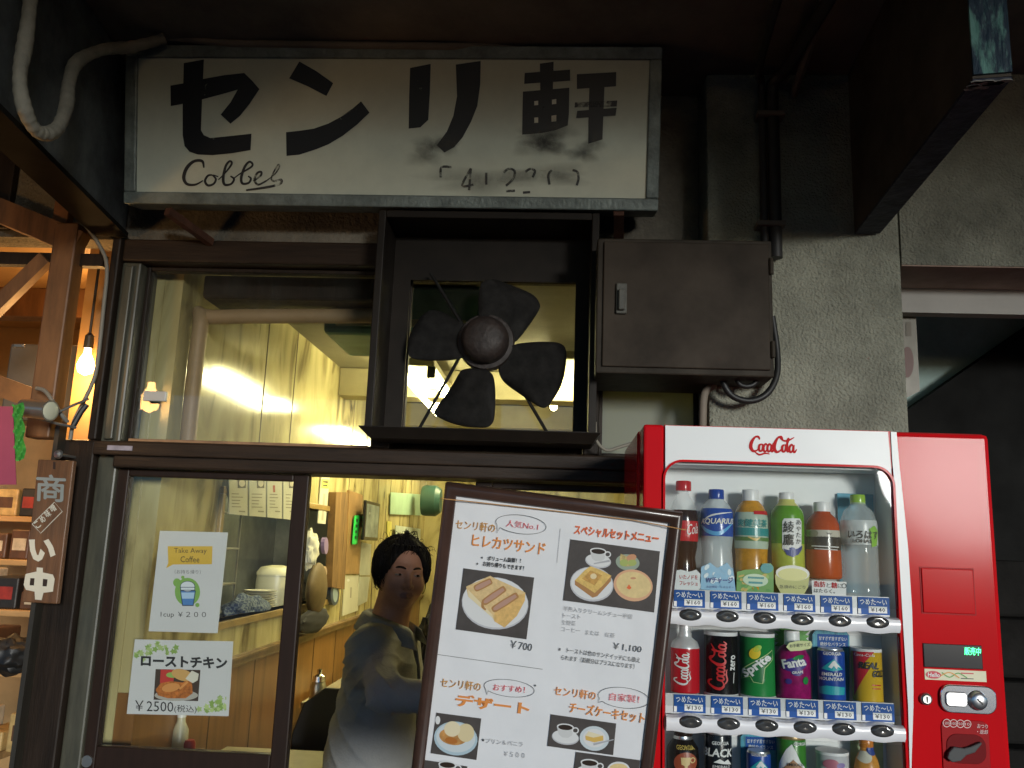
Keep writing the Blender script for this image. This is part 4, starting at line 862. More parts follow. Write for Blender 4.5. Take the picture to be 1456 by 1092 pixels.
def ecard(lbl, x0, y0, x1, y1):
    def ca(a):
        a.poly([(x0+7, y0+5), (x1-2, y0+7), (x1-2, y0+25), (x0+7, y0+23)], M('tag_blue', (0.012, 0.085, 0.33), 0.4, spec=.15), 0)
        a.text('甘すぎず苦すぎない', (x0+9, y0+14), (x1-4, y0+15.5), 5.5, m_paper, 1, bold=.01); a.text('絶妙なバランス', (x0+11, y0+22), (x1-6, y0+23.5), 5.5, m_paper, 1, bold=.01)
    card(lbl, [(x0, y0+6), (x0+5, y0), (x1-5, y0+1), (x1, y0+8), (x1, y1), (x0, y1)], M('card_teal_rays', (.03, .30, .42), .45, var=.6, vs=25, stretch=(4, 1, .6)), ca, y=-.560)
emerald('blue coffee can with a snowy mountain in front of a teal card', 1182, 921, 998, 38, 1)
ecard('teal card standing behind the blue coffee can of the middle row', 1155, 896, 1208, 998)
t, w, bs, h, rw = drink('small red and yellow can at the right end of the middle row', 1233, 921, 1000, 43, CANW, [plast('can_yellow', (.72, .46, .03), .3), m_cw], 'can', GR[1])
a = Art(w); a.poly([(1209, 927), (1240, 927), (1222, 950), (1234, 950), (1214, 992), (1213, 960)], M('real_red', (.50, .02, .03), .35), 1); a.text('REAL', (1221, 951), (1246, 952), 10, m_ink_k, 3, bold=.04, shear=.1); a.text('GOLD', (1237, 963), (1254, 963.5), 10, m_ink_k, 3, bold=.04, shear=.1); a.text('Coca-Cola', (1217, 933), (1240, 934), 4, m_paper, 3); a.stroke([(1237, 974), (1250, 975)], 1.5, M('real_red', (.50, .02, .03), .35), 2); a.stroke([(1238, 979), (1250, 980)], 1.3, M('real_red', (.50, .02, .03), .35), 2); a.build('label', t)
# lowest row -----------------------------------------------------------
zb3 = RZ[2]+.012; yb3 = 1147
t, w, bs, h, rw = drink('black coffee bottle can with a silver collar', 971, 1040, 1136, 45, [(.92,0,0),(1,.03,0),(1,.66,0),(.95,.78,0),(.62,.90,1),(.58,.93,1),(.58,.98,1)], [plast('coffee_black', (.015, .012, .010), .25), M('can_aluminium', (.72, .72, .72), .28, metal=.9)], 'can', GR[2])
cap(t, w, 972.5, 1032, 1045, 27, plast('cap_brown', (.03, .018, .014))); a = Art(w); a.text('GEORGIA', (962, 1066), (987, 1067), 6, M('gold_print', (.55, .42, .10), .4), 3, bold=.02); a.ell(974, 1085, 16, 15, M('crest_rust', (.32, .07, .03), .4), 1); m_gold = M('crest_gold', (.70, .52, .24), .4); a.poly([(967, 1077), (980, 1077), (979, 1087), (974, 1090), (968, 1087)], m_gold, 3); a.ring(983, 1081, 3, 3.5, 1.6, m_gold, 3); a.stroke([(974, 1089), (974, 1098)], 4, m_gold, 3); a.ell(974, 1099, 8, 2, m_gold, 3); a.build('label', t)
t, w, bs, h, rw = drink('black coffee can with large white capitals', 1021, 1037, 1137, 39, CAN, [plast('can_black2', (.012, .015, .020), .25), M('can_aluminium', (.72, .72, .72), .28, metal=.9)], 'can', GR[2])
a = Art(w); a.text('GEORGIA', (1012, 1059), (1034, 1059.6), 5, m_paper, 3, bold=.02); a.text('BLACK', (1004, 1076), (1039, 1077), 12, m_paper, 3, bold=.03); a.poly([(1014, 1084), (1022, 1079), (1028, 1083), (1033, 1080), (1038, 1088), (1026, 1086)], m_paper, 3); a.text('EMERALD', (1013, 1092), (1036, 1092.6), 4, m_paper, 3); a.build('label', t)
emerald('blue coffee can with a snowy mountain on the lowest row', 1079, 1066, 1140, 34, 2)
ecard('teal card standing behind the blue coffee can of the lowest row', 1053, 1042, 1105, 1140)
t, w, bs, h, rw = drink('green and brown coffee can with a white peak', 1126, 1044, 1141, 40, CAN, [plast('can_leaf', (.05, .24, .03), .3), M('can_gold', (.30, .22, .10), .35, metal=.5)], 'can', GR[2])
a = Art(w); a.poly([(1110, 1088), (1117, 1066), (1124, 1058), (1130, 1070), (1136, 1084), (1143, 1092), (1143, 1096), (1109, 1096)], m_paper, 1); a.poly([(1112, 1096), (1122, 1084), (1126, 1080), (1134, 1088), (1144, 1096)], M('peak_brown', (.38, .20, .10), .4), 2); a.text('GEORGIA', (1126, 1060), (1143, 1060.5), 4.5, m_paper, 3, bold=.02); a.text('EMERALD', (1118, 1089), (1140, 1089.6), 4, m_ink_k, 3, bold=.02); a.build('label', t)
t, w, bs, h, rw = drink('short white can with a broad pale rim', 1184, 1066, 1143, 47, CANW, [plast('can_white', (.60, .60, .61), .3), m_cw], 'can', GR[2])
a = Art(w); a.ell(1180, 1087, 10, 7, M('berry_pink', (.45, .15, .20), .4), 1); a.ell(1193, 1089, 6, 4, M('berry_violet', (.25, .18, .40), .4), 1); a.build('label', t)
t, w, bs, h, rw = drink('orange juice bottle in front of a pale green card', 1233, 1052, 1145, 36, [(.88,0,0),(1,.04,0),(1,.55,0),(.85,.70,0),(.5,.84,0),(.46,.98,0)], [M('juice_orange', (.62, .28, .05), .3, spec=.3, var=.2, vs=30)], group=GR[2])
cap(t, w, 1233, 1050, 1062, 20, plast('cap_orange', (.60, .22, .04))); a = Art(w); a.ell(1230, 1078, 9, 8, M('label_bone', (.62, .60, .48), .4), 1); a.ell(1241, 1068, 8, 8, M('print_navy', (.03, .06, .25), .4), 2); a.build('label', t)
card('pale green card behind the orange juice bottle', [(1209, 1045), (1255, 1046), (1258, 1145), (1210, 1143)], M('card_pale_green', (.42, .52, .28), .5, var=.3, vs=20), y=-.560)
# ------------------------------------------------------------------ inside the coffee shop
IX = -1.25; YB = 5.6; CZ = 2.47; RXW = 0.915; RAIL = 1.03
def wood_wall(name, a, b_, c, rough=.22, scale=(2.2, 2.2, .75), sc_=2.6):
    m = bpy.data.materials.new(name); m.use_nodes = True; N = m.node_tree.nodes; L = m.node_tree.links; p = N['Principled BSDF']
    tc = N.new('ShaderNodeTexCoord'); mp = N.new('ShaderNodeMapping'); mp.inputs['Scale'].default_value = scale
    n1 = N.new('ShaderNodeTexNoise'); n1.inputs['Scale'].default_value = sc_; n1.inputs['Detail'].default_value = 7; n1.inputs['Distortion'].default_value = 1.1
    r = N.new('ShaderNodeValToRGB'); e = r.color_ramp.elements; e[0].position = .30; e[0].color = (*c, 1); e[1].position = .62; e[1].color = (*a, 1); k = e.new(.44); k.color = (*b_, 1)
    L.new(tc.outputs['Object'], mp.inputs[0]); L.new(mp.outputs[0], n1.inputs['Vector']); L.new(n1.outputs[0], r.inputs[0]); L.new(r.outputs[0], p.inputs['Base Color'])
    p.inputs['Roughness'].default_value = rough; p.inputs['Specular IOR Level'].default_value = .6; MATS[name] = m; return m
m_lam = wood_wall('yellow_laminate', (.57, .50, .25), (.42, .36, .17), (.14, .105, .04), .13)
m_low = wood_wall('orange_panel', (.27, .125, .034), (.22, .10, .026), (.15, .065, .017), .35, (3, 3, .25), 4)
m_seam = M('panel_seam', (.10, .065, .03), .6)
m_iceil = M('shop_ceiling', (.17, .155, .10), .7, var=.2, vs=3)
m_ifl = M('shop_floor', (.22, .20, .16), .4, var=.3, vs=4)
HY0, HY1, HZ0, HZ1 = 0.62, 2.40, 1.19, 1.66
t = thing('side_wall', 'yellow wood panelled side wall of the coffee shop with kitchen hatch', 'wall', (IX, 2, 0))
b = MB()
b.box(IX-.06, IX, .105, HY0, RAIL, CZ); b.box(IX-.06, IX, HY1, YB, RAIL, CZ); b.box(IX-.06, IX, HY0, HY1, HZ1, CZ); b.box(IX-.06, IX, HY0, HY1, RAIL, HZ0)
b.box(-1.42, IX-.0605, .102, .425, 0, CZ)
b.build('upper_panelling', m_lam, t)
b = MB(); b.box(IX-.06, IX-.002, .105, YB, 0.0, RAIL-.001); b.build('lower_panelling', m_low, t)
b = MB(); b.cbox(IX, IX+.022, .11, YB, RAIL-.022, RAIL+.020, .004); b.cbox(IX+.0221, IX+.030, .11, YB, RAIL+.004, RAIL+.016, .002); b.build('dado_rail', M('rail_brown', (.20, .12, .05), .35, var=.4, vs=8), t)
b = MB()
for y in (.95, 1.35, 2.55, 2.95, 3.4, 3.85, 4.3, 4.75, 5.2):
    for (za, zb_) in ((RAIL+.021, CZ),) if not (HY0 < y < HY1) else ((HZ1+.03, CZ),): b.box(IX+.0003, IX+.0022, y-.003, y+.003, za, zb_)
for y in (.7, 1.15, 1.6, 2.05, 2.5, 2.95, 3.4, 3.85, 4.3): b.box(IX-.0018, IX-.0002, y-.003, y+.003, .01, RAIL-.023)
b.build('panel_joint', m_seam, t)
b = MB()
for (y0, y1, z0, z1) in ((HY0-.03, HY1+.03, HZ1, HZ1+.028), (HY0-.03, HY1+.03, HZ0-.028, HZ0), (HY0-.03, HY0, HZ0, HZ1), (HY1, HY1+.03, HZ0, HZ1)): b.cbox(IX-.065, IX+.014, y0, y1, z0, z1, .003)
b.build('hatch_frame', M('hatch_wood', (.33, .22, .08), .35, var=.3, vs=6), t)
b = MB(); b.box(IX-.06, RXW, YB, YB+.06, 0, CZ); o = b.build('back_wall', m_lam); tag(o, 'yellow panelled wall at the far end of the coffee shop', 'wall')
b = MB(); b.box(RXW, RXW+.06, .46, YB, 0, CZ); tag(b.build('shop_side_wall', M('shop_wall_cream', (.40, .35, .22), .6, var=.2)), 'cream side wall of the coffee shop behind the pillar', 'wall')
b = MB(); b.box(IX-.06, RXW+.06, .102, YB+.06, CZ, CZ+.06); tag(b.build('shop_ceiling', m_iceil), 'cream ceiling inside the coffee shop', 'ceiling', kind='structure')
b = MB(); b.box(IX, RXW, .105, YB, .004, .012); tag(b.build('shop_floor', m_ifl), 'worn floor inside the coffee shop', 'floor', kind='structure')
b = MB(); b.box(IX-.06, .414, .102, .13, CZ-.10, CZ-.002); tag(b.build('ceiling_edge', m_soot), 'dark strip above the windows inside the shop', 'beam')
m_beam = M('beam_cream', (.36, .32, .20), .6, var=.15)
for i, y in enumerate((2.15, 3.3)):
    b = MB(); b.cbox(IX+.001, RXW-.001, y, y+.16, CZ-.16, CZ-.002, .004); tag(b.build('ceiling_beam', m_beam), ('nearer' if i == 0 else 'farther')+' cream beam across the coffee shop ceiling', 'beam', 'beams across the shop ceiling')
t = thing('teal_reflection_box', 'added dark teal box standing in for a reflection on the window glass', 'reflection box', (-.7, 1.3, 2.3))  # added box in place of a teal reflection in the window glass
pa = P(462, 425, .55); pb = P(560, 476, .55)
b = MB(); b.cbox(pa[0], -.30, .55, .95, pb[2], CZ-.002, .02); b.build('casing', M('reflection_teal', (.06, .19, .17), .5, var=.3), t)
b = MB(); b.cbox(pa[0]+.05, -.36, .538, .549, pb[2]+.03, pb[2]+.06, .004); b.build('reflection_strip', M('reflection_pale', (.22, .25, .20), .5), t)
b = MB(); b.cbox(-1.20, -.62, .14, .30, 2.28, 2.36, .01); tag(b.build('inner_shelf', m_wood_d), 'dark shelf board above the upper window inside', 'shelf')
b = MB(); b.tube([(-1.249, .20, 1.70), (-1.249, .20, 2.20), (-1.22, .22, 2.235), (-.75, .24, 2.255), (-.60, .24, 2.26)], .026, 12, smooth=4)
b.v = [(x+.03, y, z) for x, y, z in b.v]; tag(b.build('indoor_pipe', M('pipe_buff', (.35, .24, .13), .55, var=.2), smooth=True, auto=80), 'buff pipe bending round the corner inside the upper window', 'pipe')
# lamps: twin fluorescent tubes running away from the street
m_tube = M('lamp_tube', (1, .97, .80), .5, emit=40.0, ecol=(1.0, .90, .47))
m_brass = M('lamp_housing', (.30, .28, .20), .5)
def tube_lamp(x, y0, y1, z, label):
    t = thing('fluorescent_lamp', label, 'lamp', (x, (y0+y1)/2, z), 'twin tube lamps of the coffee shop')
    b = MB(); b.cbox(x-.085, x+.085, y0, y1, z+.035, z+.075, .006); b.build('housing', m_brass, t)
    for y in (y0+.2, y1-.2):
        b = MB(); b.tube([(x, y, z+.075), (x, y, CZ-.001)], .006, 8); b.build('stem', m_black, t, smooth=True)
    for i in (-1, 1):
        b = MB(); b.tube([(x+i*.07, y0+.03, z), (x+i*.07, y1-.03, z)], .021, 12); b.build('tube', m_tube, t, smooth=True)
        for y, d in ((y0+.0, .03), (y1-.03, .03)):
            b = MB(); b.cbox(x+i*.07-.02, x+i*.07+.02, y, y+d-.0005, z-.022, z+.034, .004); b.build('lamp_holder', m_black, t)
zl_ = PX(340, 542, -1.75)[2]
tube_lamp(-.70, 1.50, 2.80, zl_-.02, 'glowing twin tube lamp seen left of the fan hub through the window')
tube_lamp(.03, 1.45, 2.70, zl_+.02, 'glowing twin tube lamp seen at the right edge of the fan window')
tube_lamp(-.75, 3.7, 4.95, zl_, 'farthest glowing twin tube lamp deep inside the coffee shop')
# kitchen recess behind the hatch
m_kit = M('kitchen_grey', (.17, .18, .15), .5, var=.4, vs=5)
b = MB(); KX = -1.68
b.box(KX-.02, KX, .45, 2.6, .9, 2.0); b.box(KX, IX-.061, .43, .45, .9, 2.0); b.box(KX, IX-.061, 2.58, 2.60, .9, 2.0); b.box(KX, IX-.061, .451, 2.579, 1.98, 2.0); b.box(KX, IX-.066, .451, 2.579, 1.14, 1.16)
tag(b.build('kitchen_recess', m_kit), 'dim grey kitchen recess seen through the hatch', 'recess')
ld = bpy.data.lights.new('kitchen_light', 'POINT'); ld.energy = 1.1; ld.color = (.95, .92, .65); ld.shadow_soft_size = .1
lo = bpy.data.objects.new('kitchen_light', ld); COL.objects.link(lo); lo.location = (-1.46, 1.6, 1.93)
t = thing('kitchen_lamp', 'small lit strip lamp under the kitchen recess top', 'lamp', (-1.46, 1.6, 1.96))
b = MB(); b.cbox(-1.49, -1.43, 1.3, 1.9, 1.955, 1.979, .004); b.build('lamp_housing', m_white, t)
b = MB(); b.tube([(-1.46, 1.32, 1.947), (-1.46, 1.88, 1.947)], .008, 8); b.build('lamp_tube', m_tube, t, smooth=True)
# things on the hatch counter
m_china = M('china', (.70, .68, .55), .25, coat=.3)
m_stl = M('kitchen_steel', (.5, .5, .46), .3, metal=.9)
YC = 0
def onhatch(px, py, X=-1.44): return PX(px, py, X)
t = thing('glass_case', 'small glass cabinet with shelves of cups in the kitchen hatch', 'cabinet', (-1.5, 1.1, 1.3)); 
b = MB(); 
for z in (1.165, 1.30, 1.45, 1.60): b.cbox(-1.62, -1.40, .80, 1.25, z, z+.008, .002)
for (x, y) in ((-1.62, .80), (-1.41, .80), (-1.62, 1.24), (-1.41, 1.24)): b.box(x+.001, x+.009, y+.001, y+.009, 1.1735, 1.60)
b.build('case_frame', m_stl, t)
for k in range(9):
    y = .85+.055*(k % 6); z = 1.3085 if k < 5 else 1.4585; b = MB(); b.lathe([(.018, 0), (.022, .02), (.024, .055), (.021, .056), (.019, .02)], (-1.46, y, z), 16); b.build('cup', random.choice((m_china, M('cup_red', (.45, .06, .04), .3))), t, smooth=True)
c = (-1.40, 1.66); 
for i in range(1):
    t = thing('plate_stack', 'stack of pale plates on the hatch counter', 'plates', (c[0], 1.58, 1.161))
    for k in range(9):
        b = MB(); z = 1.161+k*.011; b.lathe([(.03, 0), (.05, .002), (.075, .010), (.077, .012), (.05, .006), (.0, .005)], (c[0], 1.58, z), 24); b.build('plate', m_china, t, smooth=True)
t = thing('rice_cooker', 'cream rice cooker with a domed lid on the hatch counter', 'cooker', (-1.42, 1.85, 1.161))
b = MB(); b.lathe([(.085, 0), (.098, .01), (.10, .12), (.097, .16)], (-1.42, 1.86, 1.161), 28); b.build('cooker_body', M('cooker_cream', (.62, .60, .42), .35), t, smooth=True)
b = MB(); b.lathe([(.101, .161), (.10, .175), (.08, .20), (.03, .21), (.0, .211)], (-1.42, 1.86, 1.161), 28); b.build('lid', M('cooker_cream', (.62, .60, .42), .35), t, smooth=True)
t = thing('kettle', 'dark round kettle at the right end of the hatch', 'kettle', (-1.42, 2.25, 1.161))
b = MB(); b.lathe([(.06, 0), (.085, .03), (.085, .07), (.05, .11), (.02, .12), (.015, .14), (0, .142)], (-1.42, 2.24, 1.161), 24); b.build('kettle_body', m_black, t, smooth=True)
b = MB(); b.tube([(-1.42, 2.18, 1.27), (-1.42, 2.19, 1.34), (-1.42, 2.24, 1.36), (-1.42, 2.29, 1.34), (-1.42, 2.30, 1.27)], .006, 8, smooth=4); b.build('handle', m_black, t, smooth=True)
# folded blue check cloth lying at the front of the hatch
bm = bmesh.new(); bmesh.ops.create_icosphere(bm, subdivisions=4, radius=1)
for v in bm.verts:
    n_ = mnoise.noise(v.co*2.2)*.25+mnoise.noise(v.co*6)*.08; v.co = Vector((v.co.x*.085*(1+n_)-1.36, v.co.y*.17*(1+n_)+1.28, max(v.co.z, -.2)*.075*(1+n_)+1.180))
b = MB(); b.bm(bm); m_chk = bpy.data.materials.new('check_cloth'); m_chk.use_nodes = True; MATS['check_cloth'] = m_chk
N = m_chk.node_tree.nodes; L = m_chk.node_tree.links; ch = N.new('ShaderNodeTexChecker'); ch.inputs['Scale'].default_value = 70; ch.inputs[1].default_value = (.03, .05, .11, 1); ch.inputs[2].default_value = (.13, .16, .20, 1)
tc = N.new('ShaderNodeTexCoord'); L.new(tc.outputs['Object'], ch.inputs[0]); L.new(ch.outputs[0], N['Principled BSDF'].inputs['Base Color']); N['Principled BSDF'].inputs['Roughness'].default_value = .9
tag(b.build('folded_cloth', m_chk, smooth=True), 'crumpled blue check cloth lying on the hatch counter', 'cloth')
# white cloth and bag hanging past the door stile
def lump(name, c, r, mat, label, cat, seed=0, amp=.25, fr=2.5):
    bm = bmesh.new(); bmesh.ops.create_icosphere(bm, subdivisions=4, radius=1)
    for v in bm.verts:
        o_ = Vector((seed*3.1, seed, 0)); n_ = mnoise.noise(v.co*fr+o_)*amp+mnoise.noise(v.co*fr*3+o_)*amp*.35; v.co = Vector((v.co.x*r[0]*(1+n_)+c[0], v.co.y*r[1]*(1+n_)+c[1], v.co.z*r[2]*(1+n_)+c[2]))
    b = MB(); b.bm(bm); return tag(b.build(name, mat, smooth=True), label, cat)
p = PX(440, 780, -1.20); lump('white_kerchief', p, (.04, .07, .085), M('cloth_white', (.62, .62, .50), .9), 'white crumpled kerchief hanging beside the dark hatch opening', 'cloth', 2, .3)
p = PX(450, 838, -1.19); lump('brown_bag', p, (.04, .14, .13), M('bag_brown', (.13, .09, .04), .6, var=.3), 'round brown bag beside the hatch', 'bag', 4, .05, 1.5)
p = PX(446, 882, -1.19); lump('hatch_dark_fill', p, (.03, .26, .06), M('cloth_black', (.015, .015, .018), .9), 'added black lump filling in the dark end of the hatch', 'jacket', 6, .14)  # added black lump standing in for the unlit end of the hatch
# things on the panelled wall, placed on the wall plane
FW = Flat((IX+.004, 2, 1), (0, 1, 0), (0, 0, 1))
def wallflat(name, px, mat, label, cat, th=.006, art=None, X=None, frame=None, group=None):
    X = IX+.003 if X is None else X
    b = MB(); q = [PX(x, y, X+th) for x, y in px]; b.prism(q, (-th+.0006, 0, 0)); o = b.build(name, mat); tag(o, label, cat, group)
    if art:
        a = Art(Flat((X+th, 2, 1), (0, 1, 0), (0, 0, 1)), .0008, .0005); art(a); a.build('print', o)
    if frame:
        cen = np.mean(q, 0); f_ = MB(); 
        for i in range(4):
            a_, b_ = q[i], q[(i+1) % 4]; f_.tube([a_, b_], .007, 6)
        f_.build('frame', frame, o)
    return o
m_menu = M('menu_sheet', (.62, .61, .50), .35, var=.08)
m_faint = M('faint_print', (.30, .28, .22), .6)
for i, (xa, xb) in enumerate(((326, 352), (354.5, 378), (380, 401), (403, 420))):
    ya = 676+i*.3; yb_ = 731-(i*-2.2)
    def ar(a, xa=xa, xb=xb, i=i):
        w_ = xb-xa; a.poly([(xa+w_*.45, 680), (xa+w_*.9, 680), (xa+w_*.9, 694), (xa+w_*.45, 694)], M('menu_photo', (.12, .10, .07), .5), 0) if i != 2 else a.stroke([(xa+9, 690), (xa+9.5, 700)], 3, M('menu_red', (.45, .10, .06), .5), 1)
        if i != 2: a.ell(xa+w_*.68, 687, w_*.17, 5, M('menu_plate', (.60, .55, .42), .5), 1)
        for k in range(5): a.stroke([(xa+3, 702+k*4.6+i*.4), (xa+w_*(.5+.3*random.random()), 702.4+k*4.6+i*.4)], 1.3, m_faint, 1)
        a.stroke([(xa+w_*.5, 727), (xa+w_*.85, 727.5)], 2, m_faint, 2)
    wallflat('menu_sheet', [(xa, 676), (xb, 676), (xb, yb_+2.2), (xa, yb_)], m_menu, ('leftmost menu sheet with a photo in the row above the hatch', 'second menu sheet from the left in the row above the hatch', 'menu sheet with a red character in the row above the hatch', 'rightmost menu sheet with a photo in the row above the hatch')[i], 'menu', art=ar, group='menu sheets above the kitchen hatch', X=IX+.015)
m_yel = M('strip_yellow', (.62, .56, .14), .5)
def ar(a): a.poly([(457, 681), (468, 682), (467.5, 695), (456.5, 694)], m_yel, 0); a.stroke([(459, 685), (466, 685.5)], 2, m_ink_k, 1); a.stroke([(459, 690), (465, 690.5)], 2, m_ink_k, 1); a.stroke([(461, 702), (458, 740)], 3, M('strip_grey', (.45, .44, .36), .5), 1)
wallflat('paper_strip', [(457, 676), (469, 677), (463, 745), (452, 744)], m_menu, 'white paper strip with a yellow top beside the door stile', 'notice', art=ar)
m_grn = M('green_paper', (.03, .55, .10), .5)
def ar(a):
    for k in range(4): a.stroke([(507.5-k*.6, 738+k*8), (507.2-k*.6, 742+k*8)], 2.2, m_ink_k, 1)
wallflat('green_strip', [(505, 733), (512, 733), (508.5, 774), (501.5, 774)], m_grn, 'bright green paper strip with dark writing on the wall', 'notice', art=ar, X=IX+.03)
wallflat('framed_mirror', [(497, 697), (516, 704), (511, 816), (491, 816)], M('brown_board', (.34, .20, .09), .3, var=.4, vs=5), 'tall brown panel behind the green strip', 'panel', th=.015)
wallflat('paper_sheet', [(491, 818), (510, 818), (509, 868), (487, 876)], m_menu, 'pale sheet pinned below the tall brown panel', 'notice', art=lambda a: (a.stroke([(499, 835), (498.5, 850)], 1.6, m_faint, 0), a.ell(495, 825, 2, 2, m_paper, 1)))
wallflat('notice_sheet', [(514, 771), (528, 774), (526, 818), (511, 818)], M('sheet_grey', (.42, .43, .36), .5, var=.2), 'grey sheet beside the tall brown panel', 'notice')
wallflat('notice_sheet', [(512, 820), (526, 820), (522, 855), (508, 862)], M('sheet_grey', (.42, .43, .36), .5, var=.2), 'lower grey sheet beside the pinned pale sheet', 'notice')
# dark column: strip of curtain
wallflat('curtain', [(478, 700), (495, 700), (490, 838), (472, 835)], M('curtain_brown', (.20, .11, .035), .8, var=.6, vs=6, stretch=(1, 5, .6)), 'narrow brown curtain hanging on the panelled wall', 'curtain', th=.04)
o = wallflat('wall_clock', [(475+6*math.cos(k/18*6.283)*1+1, 845+16*math.sin(k/18*6.283)) for k in range(18)], M('clock_rim', (.03, .05, .09), .4), 'small dark oval clock low on the panelled wall', 'clock', th=.03)
a = Art(Flat((IX+.033, 2, 1), (0, 1, 0), (0, 0, 1)), .001, .0005); a.ell(476.5, 845, 3.5, 11, M('clock_face', (.30, .38, .42), .4), 0); a.build('dial', o)
for k, (x, y, rx, ry, cl) in enumerate(((464, 776, 3, 12, (.25, .18, .35)), (462, 813, 3.2, 8, (.45, .32, .22)))):
    wallflat('wall_plaque', [(x+rx*math.cos(q/14*6.283), y+ry*math.sin(q/14*6.283)) for q in range(14)], M('plaque_%s' % ('violet', 'tan')[k], cl, .4), ('small violet oval plaque on the wall beside the hatch', 'small tan round plaque below the violet one')[k], 'plaque', th=.02, X=IX+.015)
# monitor on a bracket
t = thing('television', 'flat dark framed screen hung on the panelled wall', 'television', (IX+.1, 4.0, 1.7))
q = [PX(520.5, 712, IX+.10), PX(540, 714, IX+.07), PX(537, 769, IX+.07), PX(517, 769, IX+.10)]
ya = PX(521, 740, IX+.1)[1]; 
b = MB(); A_ = P(522, 711, 3.0); B_ = P(541, 713, 3.42); Cc = P(538.5, 767, 3.42); D_ = P(518.5, 768, 3.0)
A_ = np.array([IX+.11, PX(521, 711, IX+.085)[1], 0]); B_ = np.array([IX+.08, PX(541, 713, IX+.085)[1], 0])
zt_, zb_ = PX(521, 711, IX+.085)[2], PX(518.5, 768, IX+.085)[2]
b.cbox(IX+.066, IX+.085, A_[1], B_[1], zb_, zt_, .006); b.build('casing', m_blk, t)
b = MB(); b.box(IX+.0852, IX+.0866, A_[1]+.03, B_[1]-.03, zb_+.02, zt_-.02); b.build('screen', M('screen_grey', (.20, .24, .24), .25, var=.5, vs=6), t)
b = MB(); b.box(IX+.001, IX+.0655, A_[1]+.2, A_[1]+.4, (zb_+zt_)/2-.04, (zb_+zt_)/2+.04); b.build('bracket', m_black, t)
def ar(a):
    for k in range(4): a.stroke([(569+k*5, 757+k), (568+k*5, 770+k)], 1.2, m_faint, 0)
wallflat('notice_sheet', [(563, 747), (598, 752), (597, 800), (562, 790)], M('sheet_blue', (.44, .50, .44), .5, var=.15), 'large pale bluish sheet with dark characters behind the man', 'notice', art=ar, X=IX+.02)
wallflat('notice_sheet', [(551, 741), (557, 742), (556, 790), (550, 790)], m_yel, 'narrow yellow paper strip left of the bluish sheet', 'notice')
wallflat('teal_poster', [(556, 700), (601, 703), (600, 733), (555, 731)], M('poster_teal', (.33, .48, .34), .5, var=.1), 'faded green poster high on the wall behind the man', 'poster', X=IX+.01)
b = MB(); c = PX(612, 712, -1.08); b.lathe([(.12, -.07), (.13, -.05), (.13, .05), (.10, .09)], c, 20, 'x'); tag(b.build('wall_fan', M('fan_teal', (.025, .07, .06), .4), smooth=True), 'round dark teal fan high on the wall near the board', 'fan')
# tables and chairs
def table(x0, x1, y0, y1, z, label, mat):
    t = thing('table', label, 'table', ((x0+x1)/2, (y0+y1)/2, 0), 'tables along the panelled wall')
    b = MB(); b.cbox(x0, x1, y0, y1, z-.03, z, .006); b.build('table_top', mat, t)
    b = MB(); b.box(x0+.03, x1-.03, y0+.03, y1-.03, z-.075, z-.031); b.build('apron', m_black, t)
    for (x, y) in ((x0+.05, y0+.05), (x1-.05, y0+.05), (x0+.05, y1-.05), (x1-.05, y1-.05)):
        b = MB(); b.box(x-.02, x+.02, y-.02, y+.02, .012, z-.076); b.build('leg', m_black, t)
m_tt = M('table_cream', (.50, .48, .36), .15, var=.12, vs=6)
table(-1.215, -.60, .25, .80, .735, 'nearer cream topped table with black legs behind the door', m_tt)
table(-1.215, -.55, 1.75, 2.6, .735, 'farther cream topped table beside the panelled wall', m_tt)
def chair(x, y, rz, label):
    t = thing('chair', label, 'chair', (x, y, 0), 'black chairs inside the coffee shop'); m_ch = M('chair_black', (.016, .015, .015), .55)
    b = MB(); b.cbox(-.21, .21, -.21, .21, .40, .45, .02); parts = [('seat', b)]
    for (i, j) in ((-1, -1), (1, -1), (-1, 1), (1, 1)):
        b = MB(); b.tube([(i*.18, j*.18, .40), (i*.20, j*.20, .013)], .014, 8); parts.append(('leg', b))
    b = MB(); n = 10
    prof = [(-.19, .46), (-.205, .60), (-.20, .75), (-.16, .87), (-.08, .93), (.08, .93), (.16, .87), (.20, .75), (.205, .60), (.19, .46)]
    b.prism([(px_, .185+.05*(pz-.45), pz) for px_, pz in prof], (0, .03, 0)); parts.append(('backrest', b))
    for k in range(3):
        b = MB(); b.tube([(-.19, -.19+.0*k, .14+.06*k), (.19, -.19, .14+.06*k)], .009, 8); parts.append(('rung', b))
    c_, s_ = math.cos(rz), math.sin(rz)
    for nm, b in parts:
        b.v = [(x+p[0]*c_-p[1]*s_, y+p[0]*s_+p[1]*c_, p[2]) for p in b.v]; b.build(nm, m_ch, t, smooth=(nm != 'seat'), bevel=.006 if nm == 'backrest' else 0)
chair(-.82, 1.20, math.pi, 'black chair drawn up before the farther table')
p = P(470, 1000, .95); chair(p[0]-.02, 1.0, -1.9, 'black round backed chair right behind the man'.replace('right ', ''))
p = PZ(440, 975, .80)
t = thing('sugar_pot', 'small steel sugar pot with a bright lid on the farther table', 'pot', (-.95, 1.85, .735)); pz = .7352; c = PZ(451, 1000, pz)
b = MB(); b.lathe([(.035, 0), (.04, .01), (.036, .08), (.03, .10)], (c[0], c[1], pz), 20); b.build('pot_body', m_stl, t, smooth=True)
b = MB(); b.lathe([(.032, .101), (.028, .125), (.010, .135), (.012, .155), (0, .16)], (c[0], c[1], pz), 20); b.build('lid', m_chrome, t, smooth=True)
t = thing('sauce_bottle', 'pale squeeze bottle on the nearer table below the chicken poster', 'bottle', (-1.0, .45, .735)); c = P(254, 1062, .42); c[2] = .7352
